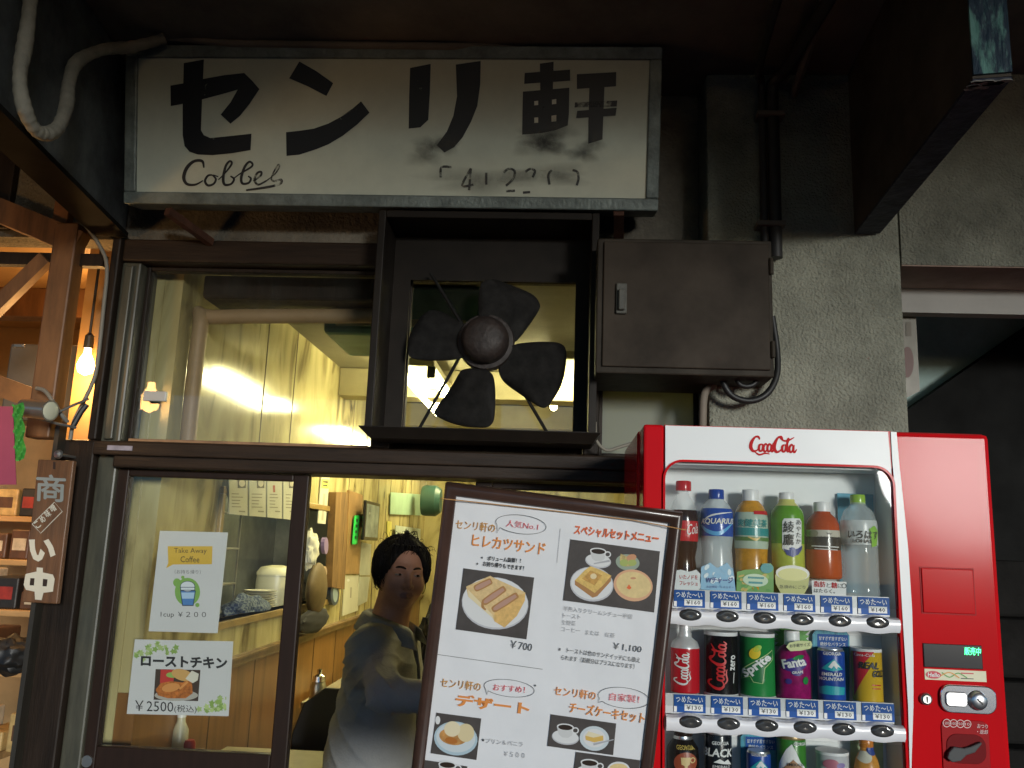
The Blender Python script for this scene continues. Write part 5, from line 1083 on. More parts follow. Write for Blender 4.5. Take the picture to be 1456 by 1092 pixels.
b = MB(); b.lathe([(.026, 0), (.028, .01), (.027, .13), (.014, .155), (.013, .17)], c, 20); b.build('bottle_body', M('squeeze_cream', (.55, .52, .36), .3), t, smooth=True)
b = MB(); b.lathe([(.015, .1705), (.013, .19), (.005, .215), (.003, .23)], c, 16); b.build('nozzle', m_cw, t, smooth=True)
c = P(268, 1072, .42); c[2] = .7352; b = MB(); b.lathe([(.018, 0), (.02, .01), (.02, .09), (.015, .10)], c, 18); tag(b.build('red_jar', M('jar_red', (.42, .04, .03), .3), smooth=True), 'small red jar beside the pale squeeze bottle', 'jar')
# coats hung beyond the man
b = MB()
p = P(606, 905, 1.25); lump('dark_coat', (p[0]+.03, 1.25, p[2]-.10), (.07, .10, .22), M('cloth_black', (.015, .015, .018), .9), 'black coat hung behind the man next to the board', 'coat', 9, .3)
p = P(606, 985, 1.2); lump('dark_coat', (p[0]+.03, 1.2, p[2]), (.10, .12, .16), M('cloth_navy', (.012, .016, .022), .9), 'dark bundled coat under the black coat behind the man', 'coat', 11, .3)
# ------------------------------------------------------------------ posters on the sliding door glass (on its outer face)
FG = 0.0156
m_post = M('poster_paper', (.72, .72, .72), .6)
def poster(px, label, draw, mat=m_post):
    q = [P(x, y, FG) for x, y in px]; b = MB(); b.prism(q, (0, .0008, 0)); o = b.build('poster', mat); tag(o, label, 'poster', 'posters stuck on the sliding door')
    a = Art(Flat((0, FG, 1), (1, 0, 0), (0, 0, 1)), .0006, .0004); draw(a); a.build('print', o); return o
def cz(x, y): return (140+x/2.4156, 640+y/2.4156)
def dr(a):
    Z = lambda pts: [cz(*p) for p in pts]
    a.poly(Z([(238,330),(392,330),(390,392),(256,393),(232,406),(240,388)]), M('poster_yellow', (.78, .50, .06), .5), 0)
    a.text('Take Away', cz(260, 358), cz(372, 359), 9, m_ink_k, 1, bold=-.005); a.text('Coffee', cz(282, 385), cz(347, 386), 8.5, m_ink_k, 1)
    a.text('（お持ち帰り）', cz(262, 425), cz(352, 426), 6, M('print_grey', (.12, .12, .12), .5), 1)
    mg = M('poster_green', (.25, .48, .10), .5); cx, cy = cz(306, 487); a.ell(cx, cy, 18, 20, mg, 0); a.ell(*cz(270, 455), 5.5, 6, mg, 0); a.ell(*cz(340, 532), 3, 3, mg, 0); a.ell(*cz(290, 437), 2.4, 2.4, mg, 0)
    mo = M('poster_outline', (.03, .05, .10), .5); mb = M('cup_blue', (.09, .25, .58), .5); mw = M('cup_pale', (.66, .72, .74), .5)
    a.poly(Z([(281,482),(335,482),(327,535),(288,535)]), mo, 1); a.poly(Z([(284,484),(332,484),(325,532),(291,532)]), mb, 2); a.poly(Z([(285,489),(331,489),(328,510),(288,510)]), M('cup_sleeve', (.40, .58, .76), .5), 3)
    a.ell(*cz(307, 468), 10.6, 7.8, mo, 2); a.ell(*cz(307, 468), 9.8, 7.0, mw, 3); a.poly(Z([(281,470),(333,470),(332,482),(283,482)]), mo, 3); a.poly(Z([(284,472),(331,472),(330,480),(285,480)]), mw, 4)
    a.text('1cup ￥２００', cz(214, 577), cz(370, 579), 9.5, m_ink_k, 1)
poster([cz(211,277), cz(445,283), cz(409,629), cz(172,622)], 'white take away coffee poster with a blue paper cup', dr)
m_vine = M('vine_green', (.28, .44, .10), .5); m_vine2 = M('vine_light', (.45, .58, .22), .5)
def dr(a):
    for (cx, cy, n_, sd_) in ((160, 685, 9, 1), (200, 672, 8, 2), (250, 685, 8, 5), (135, 715, 5, 7), (400, 880, 10, 3), (428, 862, 7, 4), (360, 888, 5, 6), (425, 890, 5, 9)):
        rn = random.Random(sd_)
        for k in range(n_):
            x, y = cx+rn.uniform(-20, 22), cy+rn.uniform(-16, 14); r = rn.uniform(7, 13); pts = []; a0 = rn.uniform(0, 6)
            for i in range(10): an = a0+6.283*i/10; q = r*(1 if i % 2 == 0 else .55); pts.append(cz(min(max(x+math.cos(an)*q, 122), 440), min(max(y+math.sin(an)*q, 656), 905)))
            a.poly(pts, rn.choice((m_vine, m_vine2)), k % 3)
    a.text('ローストチキン', cz(146, 742), cz(443, 752), 16.5, m_ink_k, 3, bold=.045)
    a.poly([cz(197, 752), cz(351, 755), cz(343, 862), cz(190, 857)], M('photo_dark', (.06, .035, .02), .5), 1)
    a.poly([cz(215, 753), cz(262, 754), cz(258, 800), cz(212, 800)], M('photo_red', (.50, .04, .03), .5), 2); a.ell(*cz(255, 772), 9, 4, m_vine, 3)
    a.ell(*cz(268, 842), 31, 8, M('photo_plate', (.42, .40, .34), .5), 2); a.poly([cz(198, 822), cz(215, 800), cz(250, 793), cz(290, 798), cz(312, 785), (cz(322, 800)), cz(325, 835), cz(300, 852), cz(240, 852), cz(205, 842)], M('chicken', (.50, .16, .03), .4, var=.6, vs=70), 3)
    a.ell(*cz(250, 815), 13, 6, M('chicken_light', (.66, .29, .08), .4), 4, -10); a.ell(*cz(290, 772), 16, 8, M('chicken_pale', (.60, .36, .12), .4), 3, 15); a.poly([cz(300, 785), cz(322, 757), cz(346, 768), cz(342, 790), cz(325, 800)], m_china, 4); a.stroke([cz(308, 795), cz(280, 820)], 3, M('chicken_light', (.66, .29, .08), .4), 5)
    a.text('￥2500', cz(126, 895), cz(258, 899), 15, m_ink_k, 3); a.text('(税込)', cz(261, 903), cz(338, 905), 12, m_ink_k, 3)
poster([cz(125,650), cz(463,657), cz(447,914), cz(97,906)], 'white roast chicken poster with green ivy corners', dr)
# ------------------------------------------------------------------ the man in the doorway
def surface_nets(fn, lo, hi, h):
    lo = np.array(lo, float); n = np.ceil((np.array(hi)-lo)/h).astype(int)+1
    ax = [lo[i]+h*np.arange(n[i]) for i in range(3)]
    X, Y, Z = np.meshgrid(*ax, indexing='ij'); D = fn(X, Y, Z).astype(np.float32)
    s = D < 0; c = n-1
    cnt = np.zeros(c, int)
    for i in (0, 1):
        for j in (0, 1):
            for k in (0, 1): cnt += s[i:i+c[0], j:j+c[1], k:k+c[2]]
    act = (cnt > 0) & (cnt < 8); idx = -np.ones(c, int); cells = np.argwhere(act); idx[act] = np.arange(len(cells))
    acc = np.zeros((len(cells), 3)); wt = np.zeros(len(cells))
    cor = [np.array(q) for q in ((0,0,0),(1,0,0),(0,1,0),(1,1,0),(0,0,1),(1,0,1),(0,1,1),(1,1,1))]
    for a in range(8):
        for b_ in range(a+1, 8):
            if np.abs(cor[a]-cor[b_]).sum() != 1: continue
            A = cells+cor[a]; B = cells+cor[b_]; da = D[A[:, 0], A[:, 1], A[:, 2]]; db = D[B[:, 0], B[:, 1], B[:, 2]]; m = (da < 0) != (db < 0)
            t = np.where(m, da/np.where(np.abs(da-db) < 1e-9, 1e-9, da-db), 0)[:, None]
            acc += np.where(m[:, None], cor[a]+(cor[b_]-cor[a])*t, 0); wt += m
    V = lo+(cells+acc/np.maximum(wt, 1)[:, None])*h
    F = []
    for d in range(3):
        u, v = (d+1) % 3, (d+2) % 3; sl0 = [slice(None)]*3; sl1 = [slice(None)]*3; sl0[d] = slice(0, -1); sl1[d] = slice(1, None)
        e = np.argwhere(s[tuple(sl0)] != s[tuple(sl1)]); e = e[(e[:, u] > 0) & (e[:, v] > 0) & (e[:, u] < c[u]) & (e[:, v] < c[v])]
        q = []
        for (a, b_) in ((1, 1), (0, 1), (0, 0), (1, 0)):
            k = e.copy(); k[:, u] -= a; k[:, v] -= b_; q.append(idx[k[:, 0], k[:, 1], k[:, 2]])
        Q = np.stack(q, 1); flip = s[tuple(sl0)][e[:, 0], e[:, 1], e[:, 2]]; Q[~flip] = Q[~flip][:, ::-1]; F.append(Q[(Q >= 0).all(1)])
    return V, np.concatenate(F)
def smin(a, b, k):
    h = np.clip(.5+.5*(b-a)/k, 0, 1); return b+(a-b)*h-k*h*(1-h)
def smax(a, b, k): return -smin(-a, -b, k)
def ellip(X, Y, Z, c, r):
    x, y, z = (X-c[0])/r[0], (Y-c[1])/r[1], (Z-c[2])/r[2]; k = np.sqrt(x*x+y*y+z*z); return (k-1)*min(r)
def caps(X, Y, Z, a, b, ra, rb=None):
    rb = ra if rb is None else rb; a = np.array(a, float); b = np.array(b, float); d = b-a; L = d@d
    t = np.clip(((X-a[0])*d[0]+(Y-a[1])*d[1]+(Z-a[2])*d[2])/L, 0, 1)
    return np.sqrt((X-a[0]-t*d[0])**2+(Y-a[1]-t*d[1])**2+(Z-a[2]-t*d[2])**2)-(ra+(rb-ra)*t)
MY = 0.40
HC = P(571, 814, MY)                                  # centre of the head at eye level
def basis(az, tilt=0, roll=0):
    """az: facing angle to the right of -y"""
    f = np.array([math.sin(az), -math.cos(az), 0]); r = np.array([math.cos(az), math.sin(az), 0]); u = np.array([0, 0, 1.0])
    f2 = f*math.cos(tilt)-u*math.sin(tilt); u2 = u*math.cos(tilt)+f*math.sin(tilt)
    return r*math.cos(roll)-u2*math.sin(roll), f2, u2*math.cos(roll)+r*math.sin(roll)
HB = basis(R_(27), R_(4), R_(3))                        # head turned to the street
HS = 0.96
def head_local(X, Y, Z):
    x, y, z = X-HC[0], Y-HC[1], Z-HC[2]
    return tuple((x*b[0]+y*b[1]+z*b[2])/HS for b in HB)
def head_world(p): return HC+HS*(HB[0]*p[0]+HB[1]*p[1]+HB[2]*p[2])
def sd_head(X, Y, Z):
    x, y, z = head_local(X, Y, Z); ax = np.abs(x)
    d = ellip(x, y, z, (0, -.018, .032), (.074, .094, .082))
    d = smin(d, ellip(x, y, z, (0, .018, -.030), (.069, .070, .080)), .03)
    d = smin(d, ellip(x, y, z, (0, .012, -.060), (.066, .060, .048)), .025)
    d = smin(d, ellip(x, y, z, (0, .060, -.094), (.022, .018, .018)), .025)
    d = smin(d, ellip(ax, y, z, (.041, .050, -.034), (.028, .025, .028)), .022)
    d = smin(d, caps(ax, y, z, (.012, .080, .020), (.046, .062, .020), .008), .014)
    d = smax(d, -ellip(ax, y, z, (.031, .095, .000), (.020, .015, .0085)), .010)
    d = smin(d, ellip(ax, y, z, (.031, .070, .000), (.016, .013, .010)), .004)
    d = smin(d, caps(ax, y, z, (.016, .078, .007), (.046, .068, .006), .0032), .004)
    d = smin(d, caps(x, y, z, (0, .080, .010), (0, .098, -.034), .0075, .0105), .010)
    d = smin(d, ellip(ax, y, z, (.0115, .090, -.039), (.009, .010, .008)), .006)
    d = smin(d, ellip(x, y, z, (0, .076, -.068), (.026, .014, .016)), .012)
    d = smin(d, caps(ax, y, z, (0, .0885, -.0625), (.021, .079, -.065), .0042, .0025), .005)
    d = smin(d, caps(ax, y, z, (0, .0885, -.0735), (.018, .080, -.0715), .0055, .003), .005)
    d = smax(d, -caps(ax, y, z, (0, .0945, -.0682), (.024, .083, -.0690), .0018), .003)
    d = smin(d, ellip(ax, y, z, (.076, -.012, -.012), (.011, .021, .031)), .008)
    return d*HS
NB = P(549, 892, MY+.02)                                # base of the neck
TB = basis(R_(86))                                      # chest turned along the shop front
Tf = TB[1]                              # Tr points towards his right (camera) side
Tr = np.array([Tf[1], -Tf[0], 0])
HIP = P(528, 1100, MY+.03); HIP[2] = .80
SHR = NB+Tr*.155-Tf*.005+np.array([0, 0, -.050]); SHL = NB-Tr*.155+np.array([0, 0, -.045])
ELB = P(548, 986, .08); WRI = P(622, 993, -.02); 
ELL = SHL+Tf*.10+np.array([0, 0, -.27]); WRL = ELL+Tf*.22+Tr*.08+np.array([0, 0, -.05])
CH = NB+Tf*.00+np.array([0, 0, -.17]); WA = (CH+HIP)/2
def tl(X, Y, Z, o):
    x, y, z = X-o[0], Y-o[1], Z-o[2]; return x*Tr[0]+y*Tr[1], x*Tf[0]+y*Tf[1], z
def sd_torso(X, Y, Z, g=0.0):
    def E(c, r):
        a, b, z = tl(X, Y, Z, c); return ellip(a, b, z, (0, 0, 0), r)
    d = E(CH, (.155+g, .105+g, .18+g)); d = smin(d, E(WA, (.145+g, .105+g, .20+g)), .05); d = smin(d, E(HIP, (.150+g, .115+g, .16+g)), .05)
    d = smin(d, caps(X, Y, Z, SHL+np.array([0, 0, -.012]), SHR+np.array([0, 0, -.012]), .052+g), .05)
    return d
def sd_neck(X, Y, Z): return caps(X, Y, Z, head_world((0, -.020, -.070)), NB+np.array([0, 0, -.03]), .060, .068)
HAND = P(660, 988, .0); hd = (HAND-WRI)/np.linalg.norm(HAND-WRI)
hup = np.array([0, 0, 1.0]); hs_ = np.cross(hd, hup); hs_ /= np.linalg.norm(hs_); hup = np.cross(hs_, hd)
def sd_body(X, Y, Z):
    d = sd_head(X, Y, Z); d = smin(d, sd_neck(X, Y, Z), .02); d = smin(d, sd_torso(X, Y, Z), .03)
    for s_, e_, w_ in ((SHR, ELB, WRI), (SHL, ELL, WRL)):
        d = smin(d, caps(X, Y, Z, s_, e_, .040, .036), .03); d = smin(d, caps(X, Y, Z, e_, w_, .036, .026), .015)
    for w_, dd, up, sg in ((WRI, hd, hup, 1), (WRL, Tf, np.array([0, 0, 1.0]), -1)):
        side = np.cross(dd, up); palm = w_+dd*.055
        for k in np.linspace(-.028, .028, 4): d = smin(d, caps(X, Y, Z, w_+dd*.01+up*k*.6, w_+dd*.085+up*k, .014, .012), .012)
        for k, L in zip(np.linspace(-.030, .030, 4), (.030, .040, .043, .038)):
            a = w_+dd*.088+up*k; b_ = a+dd*L*.8+side*.010*sg; c_ = b_+dd*L*.35+side*.022*sg
            d = smin(d, caps(X, Y, Z, a, b_, .0088, .0080), .003); d = smin(d, caps(X, Y, Z, b_, c_, .0080, .0068), .003)
        a = w_+dd*.030+up*.026; b_ = a+dd*.030+up*.022+side*.012*sg; d = smin(d, caps(X, Y, Z, a, b_, .012, .009), .006); d = smin(d, caps(X, Y, Z, b_, b_+dd*.026+side*.012*sg, .009, .0075), .003)
    for s_ in (1, -1):
        h_ = HIP+Tr*.085*s_; k_ = h_+Tf*(.10 if s_ > 0 else .16)+np.array([0, 0, -.38]); f_ = np.array([k_[0]-.03, k_[1], .09])
        d = smin(d, caps(X, Y, Z, h_, k_, .085, .058), .03); d = smin(d, caps(X, Y, Z, k_, f_, .056, .040), .02); d = smin(d, caps(X, Y, Z, f_+np.array([0, 0, -.045]), f_+Tf*.15+np.array([0, 0, -.055]), .036, .030), .02)
    return d
t = thing('person', 'man in a grey jacket looking out of the doorway over his shoulder', 'person', (HIP[0], HIP[1], .012)); MAN = t
alls = np.array([HC+[0, 0, .16], HC-[.14, .14, 0], HC+[.14, .14, 0], HAND+hd*.10, WRL+Tf*.2, ELB-[.09, .09, .09], HIP-[.20, .20, 0], HIP+[.32, .28, 0], SHL+[.1, .1, 0], SHR-[.1, .1, 0]])
lo = alls.min(0)-.03; hi = alls.max(0)+.03; lo[2] = -.01
m_skin = M('skin', (.42, .205, .13), .5, var=.10, vs=30, spec=.35); m_shirt = M('shirt_black', (.018, .018, .020), .9); m_trs = M('trousers', (.05, .05, .055), .9); m_shoe = M('shoe', (.02, .018, .015), .5)
# body in two densities that meet under the collar: one surface
V, F = surface_nets(sd_body, lo, hi, .0075)
def project(fn, V, it=3, e=.0006):
    for _ in range(it):
        x, y, z = V[:, 0], V[:, 1], V[:, 2]; d = fn(x, y, z)
        g = np.stack([fn(x+e, y, z)-d, fn(x, y+e, z)-d, fn(x, y, z+e)-d], 1)/e; L = np.maximum((g*g).sum(1), .25); V = V-np.clip(d, -.006, .006)[:, None]*g/L[:, None]
    return V
def refine(V, F, fn, sel):
    """split the faces sel() picks and pull the new points onto the surface; the skin stays one piece"""
    bm = bmesh.new(); vv = [bm.verts.new(p) for p in V]
    for f in F:
        try: bm.faces.new([vv[i] for i in f])
        except ValueError: pass
    es = [e for e in bm.edges if sel(e.verts[0].co) and sel(e.verts[1].co)]
    bmesh.ops.subdivide_edges(bm, edges=es, cuts=1, use_grid_fill=True); bm.verts.index_update()
    V2 = np.array([v.co[:] for v in bm.verts]); F2 = [[v.index for v in f.verts] for f in bm.faces]; bm.free()
    return project(fn, V2), F2
V = project(sd_body, V)
V, F = refine(V, F, sd_body, lambda c: c.z > NB[2]+.03)
V, F = refine(V, F, sd_body, lambda c: c.z > HC[2]-.13 and (np.array(c)-HC)@HB[1] > .02)
b = MB(); b.v = [tuple(p) for p in V]; b.f = F
cz_ = np.array([V[f].mean(0) for f in F]); xl, yl2, zl2 = tl(cz_[:, 0], cz_[:, 1], cz_[:, 2], NB)
ha = np.linalg.norm(cz_-WRI, axis=1) < .0
isskin = ((cz_[:, 2] > NB[2]-.02) & (np.hypot(xl, yl2) < .14)) | (cz_[:, 2] > NB[2]+.02)
for w_, dd in ((WRI, hd), (WRL, Tf)): isskin |= (((cz_-w_)@dd) > -.03) & (np.linalg.norm(cz_-w_, axis=1) < .22)
hx, hy, hz = head_local(cz_[:, 0], cz_[:, 1], cz_[:, 2]); lip = (hz < -.0585) & (hz > -.079) & (np.abs(hx) < .0235-np.abs(hz+.0685)*.6) & (hy > .07)
mi = np.where(lip, 4, np.where(isskin, 0, np.where(cz_[:, 2] < .10, 3, np.where(cz_[:, 2] < HIP[2]-.02, 2, 1)))); b.m = [int(q) for q in mi]
b.build('body', [m_skin, m_shirt, m_trs, m_shoe, M('lip', (.26, .115, .085), .45)], t, smooth=True, auto=180)
# eyes, brows
m_eye = M('eye_dark', (.02, .012, .010), .15); m_ew = M('eye_white', (.22, .19, .165), .3)
for sx in (-1, 1):
    bm = bmesh.new(); bmesh.ops.create_uvsphere(bm, u_segments=20, v_segments=12, radius=1)
    mx = [head_world((sx*.032+v.co.x*.0145, .0758+v.co.y*.0088, -.0005+v.co.z*.0046)) for v in bm.verts]
    for v, q in zip(bm.verts, mx): v.co = Vector(q)
    b = MB(); b.bm(bm); ey = b.build('eye', m_ew, t, smooth=True)
    bm = bmesh.new(); bmesh.ops.create_uvsphere(bm, u_segments=14, v_segments=10, radius=1)
    for v in bm.verts: v.co = Vector(head_world((sx*.032+.001+v.co.x*.0070, .0800+v.co.y*.0054, -.0003+v.co.z*.0045)))
    b = MB(); b.bm(bm); b.build('iris', m_eye, ey, smooth=True)
    b = MB(); b.tube([head_world((sx*x, y, z)) for x, y, z in ((.013, .0885, .020), (.024, .0865, .0245), (.038, .0780, .0245), (.050, .0640, .018))], [.0024, .0038, .0036, .0016], 8, smooth=4); b.build('eyebrow', m_eye, t, smooth=True)
# hair
_rng = np.random.default_rng(3); _ph = _rng.uniform(0, 6, (10, 3)); _fr = _rng.normal(0, 1, (10, 3))
def sd_hair(X, Y, Z):
    x, y, z = head_local(X, Y, Z); ax = np.abs(x)
    d = ellip(x, y, z, (0, -.022, .038), (.092, .108, .093)); d = smin(d, ellip(ax, y, z, (.070, -.020, .012), (.027, .058, .056)), .02); d = smin(d, ellip(x, y, z, (0, -.085, -.030), (.062, .030, .060)), .03)
    d = smin(d, ellip(x, y, z, (-.085, -.012, .022), (.014, .040, .038)), .015); d = smin(d, ellip(x, y, z, (.084, .005, .015), (.016, .038, .042)), .015)
    a = np.arctan2(x, y+.03)
    wv = .0016*np.sin(46*a+3*np.sin(20*z))+.0012*np.sin(83*a-4*np.sin(15*z)+1)+.0035*np.sin(7*a+1+18*z)*np.clip((z+.02)/.06, 0, 1)
    d = d+wv
    # face opening: forehead and cheeks stay bare, sides come down in front of the ears
    fr = ellip(x, y, z, (.004, .088, -.030), (.069, .092, .116))
    d = smax(d, -fr, .012)
    d = smax(d, -(z+.075), .01); d = smax(d, -ellip(ax, y, z, (.082, -.004, -.034), (.035, .026, .034)), .008)
    inner = sd_head(X, Y, Z)/HS+.002
    return smax(d, -inner, .004)*HS
V, F = surface_nets(sd_hair, HC-[.16, .16, .14], HC+[.16, .16, .18], .0038)
b = MB(); b.v = [tuple(p) for p in V]; b.f = [list(map(int, f)) for f in F]
m_hair = M('hair', (.008, .0065, .006), .75, var=.4, vs=40, spec=.12)
hr = b.build('hair', m_hair, t, smooth=True, auto=180)
b = MB(); rn = random.Random(4)
for k in range(80):
    an = rn.uniform(0, 6.283); rr = rn.uniform(.0, .085); base = np.array([math.cos(an)*rr, -.02+math.sin(an)*rr*1.1, .038+.088*math.sqrt(max(0, 1-(rr/.092)**2))])
    dr_ = np.array([base[0]*4+rn.gauss(0, .3), (base[1]+.02)*3+rn.gauss(0, .3)+.2, .8]); dr_ /= np.linalg.norm(dr_); L = rn.uniform(.02, .05)
    pts = [base, base+dr_*L*.4, base+dr_*L*.55+np.array([dr_[0], dr_[1], 0])*L*.45, base+dr_*L*.35+np.array([dr_[0], dr_[1], -.3])*L*.95]
    b.tube([head_world(p) for p in pts], [.0011, .0009, .0007, .0003], 5, smooth=4)
for k in range(60):
    sx = rn.choice((-1, 1)); yy = rn.uniform(-.08, .045); z0_ = rn.uniform(-.01, .05); base = np.array([sx*.082*(1-abs(yy)*1.5), yy, z0_])
    pts = [base, base+np.array([sx*.006, rn.gauss(0, .006), -.02]), base+np.array([sx*rn.uniform(-.004, .008), rn.gauss(.0, .008), -.045]), base+np.array([sx*rn.uniform(-.008, .004), rn.gauss(.0, .01), -.06])]
    b.tube([head_world(p) for p in pts], [.0022, .002, .0014, .0005], 5, smooth=3)
for k in range(26):
    x = rn.uniform(-.055, .055); base = np.array([x, .070-abs(x)*.35, .088]); pts = [base, base+np.array([x*.15, .012, .012]), base+np.array([x*.4+rn.gauss(0, .006), .022, .0]), base+np.array([x*.6+rn.gauss(0, .008), .020, -.018])]
    b.tube([head_world(p) for p in pts], [.002, .002, .0014, .0005], 5, smooth=3)
b.build('loose_strands', m_hair, hr, smooth=True, auto=180)
# jacket
def sd_jacket(X, Y, Z):
    g = .020
    d = sd_torso(X, Y, Z, g)
    a, f_, z = tl(X, Y, Z, HIP)
    d = smin(d, np.maximum(ellip(a, f_, z, (0, 0, -.05), (.172+g, .135+g, .30)), -z-.16), .05)
    for s_, e_, w_ in ((SHR, ELB, WRI), (SHL, ELL, WRL)):
        d = smin(d, caps(X, Y, Z, s_+np.array([0, 0, -.016])-(s_-NB)*.06, e_, .058, .054), .075); d = smin(d, caps(X, Y, Z, e_, w_, .054, .047), .03)
        ud = (w_-e_)/np.linalg.norm(w_-e_); d = smax(d, np.where((X-w_[0])**2+(Y-w_[1])**2+(Z-w_[2])**2 < .0121, (X-w_[0])*ud[0]+(Y-w_[1])*ud[1]+(Z-w_[2])*ud[2]+.0, -1), .004)
    # folds
    rg = lambda q: (1-np.abs(np.sin(q)))**2
    m1 = np.clip(.2+.9*np.sin(9*X+6*Z+2), 0, 1); m2 = np.clip(.2+.9*np.sin(8*Y-7*Z+1), 0, 1)
    d = d-.0055*rg(42*(Z*.75+X*1.0)+2.4*np.sin(8*X+6*Y)+.6)*m1-.0045*rg(52*(Z*.9-X*.55+Y*.4)+2.6*np.sin(9*Z+5*X))*m2+.004
    el = np.exp(-((X-ELB[0])**2+(Y-ELB[1])**2+(Z-ELB[2])**2)/.010); d = d-.011*el*rg(75*((X-ELB[0])*.75+(Z-ELB[2])*.65)+2.2*np.sin(12*Y))
    sh_ = np.exp(-((X-SHR[0])**2+(Y-SHR[1])**2+(Z-SHR[2]+.09)**2)/.010); d = d-.010*sh_*rg(60*((X-SHR[0])*.9-(Z-SHR[2])*.5)+2*np.sin(14*Z))
    # open front and neck hole
    a, f_, z = tl(X, Y, Z, NB)
    opening = np.maximum(np.abs(a+.010)-(.028+.07*np.clip(z+.12, -.10, .2)), -(f_-.03)); d = smax(d, -opening, .006)
    neck = caps(X, Y, Z, NB+np.array([0, 0, -.03])+Tf*.02, NB+np.array([0, 0, .25])+Tf*.05, .070, .085); d = smax(d, -neck, .006)
    return d
def sd_body_light(X, Y, Z):
    d = smin(sd_torso(X, Y, Z), sd_neck(X, Y, Z), .03)
    for s_, e_, w_ in ((SHR, ELB, WRI), (SHL, ELL, WRL)): d = smin(d, caps(X, Y, Z, s_, e_, .050, .040), .03); d = smin(d, caps(X, Y, Z, e_, w_, .040, .027), .015)
    return d
jl = np.array([min(lo[0], HIP[0]-.22), lo[1]-.02, HIP[2]-.26]); jh = np.array([hi[0], hi[1]+.05, NB[2]+.10])
V, F = surface_nets(sd_jacket, jl, jh, .0062); V = project(sd_jacket, V, 2)
b = MB(); b.v = [tuple(p) for p in V]; b.f = [list(map(int, f)) for f in F]
m_jkt = M('jacket_cloth', (.30, .305, .30), .85, var=.07, vs=14, bump=.25, bs=140)
jk = b.build('jacket', m_jkt, t, smooth=True, auto=180)
# collar: a folded band round the neck with a point at each front end
def collar_pt(an, k):
    """an 0 = back of the neck; k 0 stand bottom, 1 fold top, 2 outer edge"""
    r_ = (.080, .079, .118)[k]; z_ = (.005, .060, .004)[k]
    fr = abs(an)/2.5
    z_ += (-.040, -.052, -.062)[k]*fr**1.6; r_ += (0, .004, .014)[k]*fr**3
    c_ = NB+np.array([0, 0, -.005])+Tf*(.012+.012*fr); o_ = -Tf*math.cos(an)+Tr*math.sin(an)
    return c_+o_*r_+np.array([0, 0, z_])
vs, fs = [], []; n = 44
for i in range(n+1):
    an = -2.5+5.0*i/n
    q = [collar_pt(an, 0), collar_pt(an, 1)*.5+collar_pt(an, 0)*.5, collar_pt(an, 1), collar_pt(an, 1)*.62+collar_pt(an, 2)*.38+np.array([0, 0, .012]), collar_pt(an, 2)]
    vs += q
for i in range(n): fs += [(i*5+j, i*5+j+1, (i+1)*5+j+1, (i+1)*5+j) for j in range(4)]
b = MB(); b.add(vs, fs); o = b.build('collar', m_jkt, jk, smooth=True, auto=180); sm = o.modifiers.new('thick', 'SOLIDIFY'); sm.thickness = .004; sm.offset = 1
# ------------------------------------------------------------------ lamp-lit stall at the left
m_sw = M('stall_wall', (.42, .25, .10), .6, var=.25, vs=3)
m_swd = M('stall_timber', (.16, .075, .03), .5, var=.5, vs=6, stretch=(3, 3, .6))
m_pln = M('stall_plank', (.48, .28, .11), .45, var=.35, vs=5, stretch=(.5, 3, 4))
b = MB(); b.box(-6, -1.75, 2.0, 2.1, 0, 2.9); tag(b.build('stall_back_wall', m_sw), 'warm lit back wall of the stall at the left', 'wall')
b = MB(); b.box(-1.755, -1.705, .43, 1.99, 0, 2.9); b.box(-1.755, -1.4205, .40, .4295, 0, 2.90); b.box(-1.7045, -1.315, .44, 1.99, 2.005, 2.90); b.box(-1.42, -1.315, .40, .4295, 2.535, 2.90); tag(b.build('stall_side_wall', m_sw), 'warm lit partition between the stall and the coffee shop', 'wall')
b = MB(); b.box(-5.9, -1.76, .12, 1.99, 2.62, 2.7); tag(b.build('stall_ceiling', m_sw), 'warm lit ceiling of the stall', 'ceiling', kind='structure')
b = MB(); b.box(-6.1, -5.9, -.05, 2.1, 0, 2.9); tag(b.build('stall_far_wall', m_sw), 'far side wall of the stall', 'wall')
b = MB(); b.cbox(-5.8, -1.76, 1.2, 1.3, 2.48, 2.619, .004); tag(b.build('stall_beam', m_swd), 'timber beam under the stall ceiling', 'beam')
# posts and braces at the stall front
pa = P(85, 350, -.06)
b = MB(); xw = P(100, 440, -.06)[0]; xe = P(66, 440, -.06)[0]; b.cbox(xe, xw, -.08, -.02, P(60, 600, -.06)[2]-.05, P(85, 345, -.06)[2]+.06, .006); tag(b.build('stall_post', m_swd), 'upright timber post of the stall above the clamp lamp', 'post')
b = MB(); b.obox(P(-20, 452, -.055), P(66, 368, -.055), .03, .045); tag(b.build('brace', m_swd), 'slanting timber brace meeting the stall post', 'brace')
b = MB(); b.obox(P(-30, 538, -.055), P(62, 572, -.055), .03, .06); tag(b.build('stall_rail', M('stall_rail_orange', (.30, .13, .04), .5, var=.4, vs=6)), 'orange brown rail below the dark cabinet of the stall', 'rail')
b = MB(); b.obox(P(-30, 368, -.03), P(150, 372, -.03), .03, .04); tag(b.build('stall_lintel', m_wood_d), 'dark timber lintel over the stall opening', 'lintel')
b = MB(); z0_ = P(80, 880, -.09)[2]; xa = P(46, 862, -.10)[0]; 
b.cbox(xa, XL+.0005+.018, -.085, -.046, 0, P(60, 600, -.1)[2], .006); tag(b.build('upright_board', M('dark_panel', (.035, .030, .022), .5, var=.4, vs=6, stretch=(4, 4, .5))), 'dark upright board behind the wooden open sign', 'board')
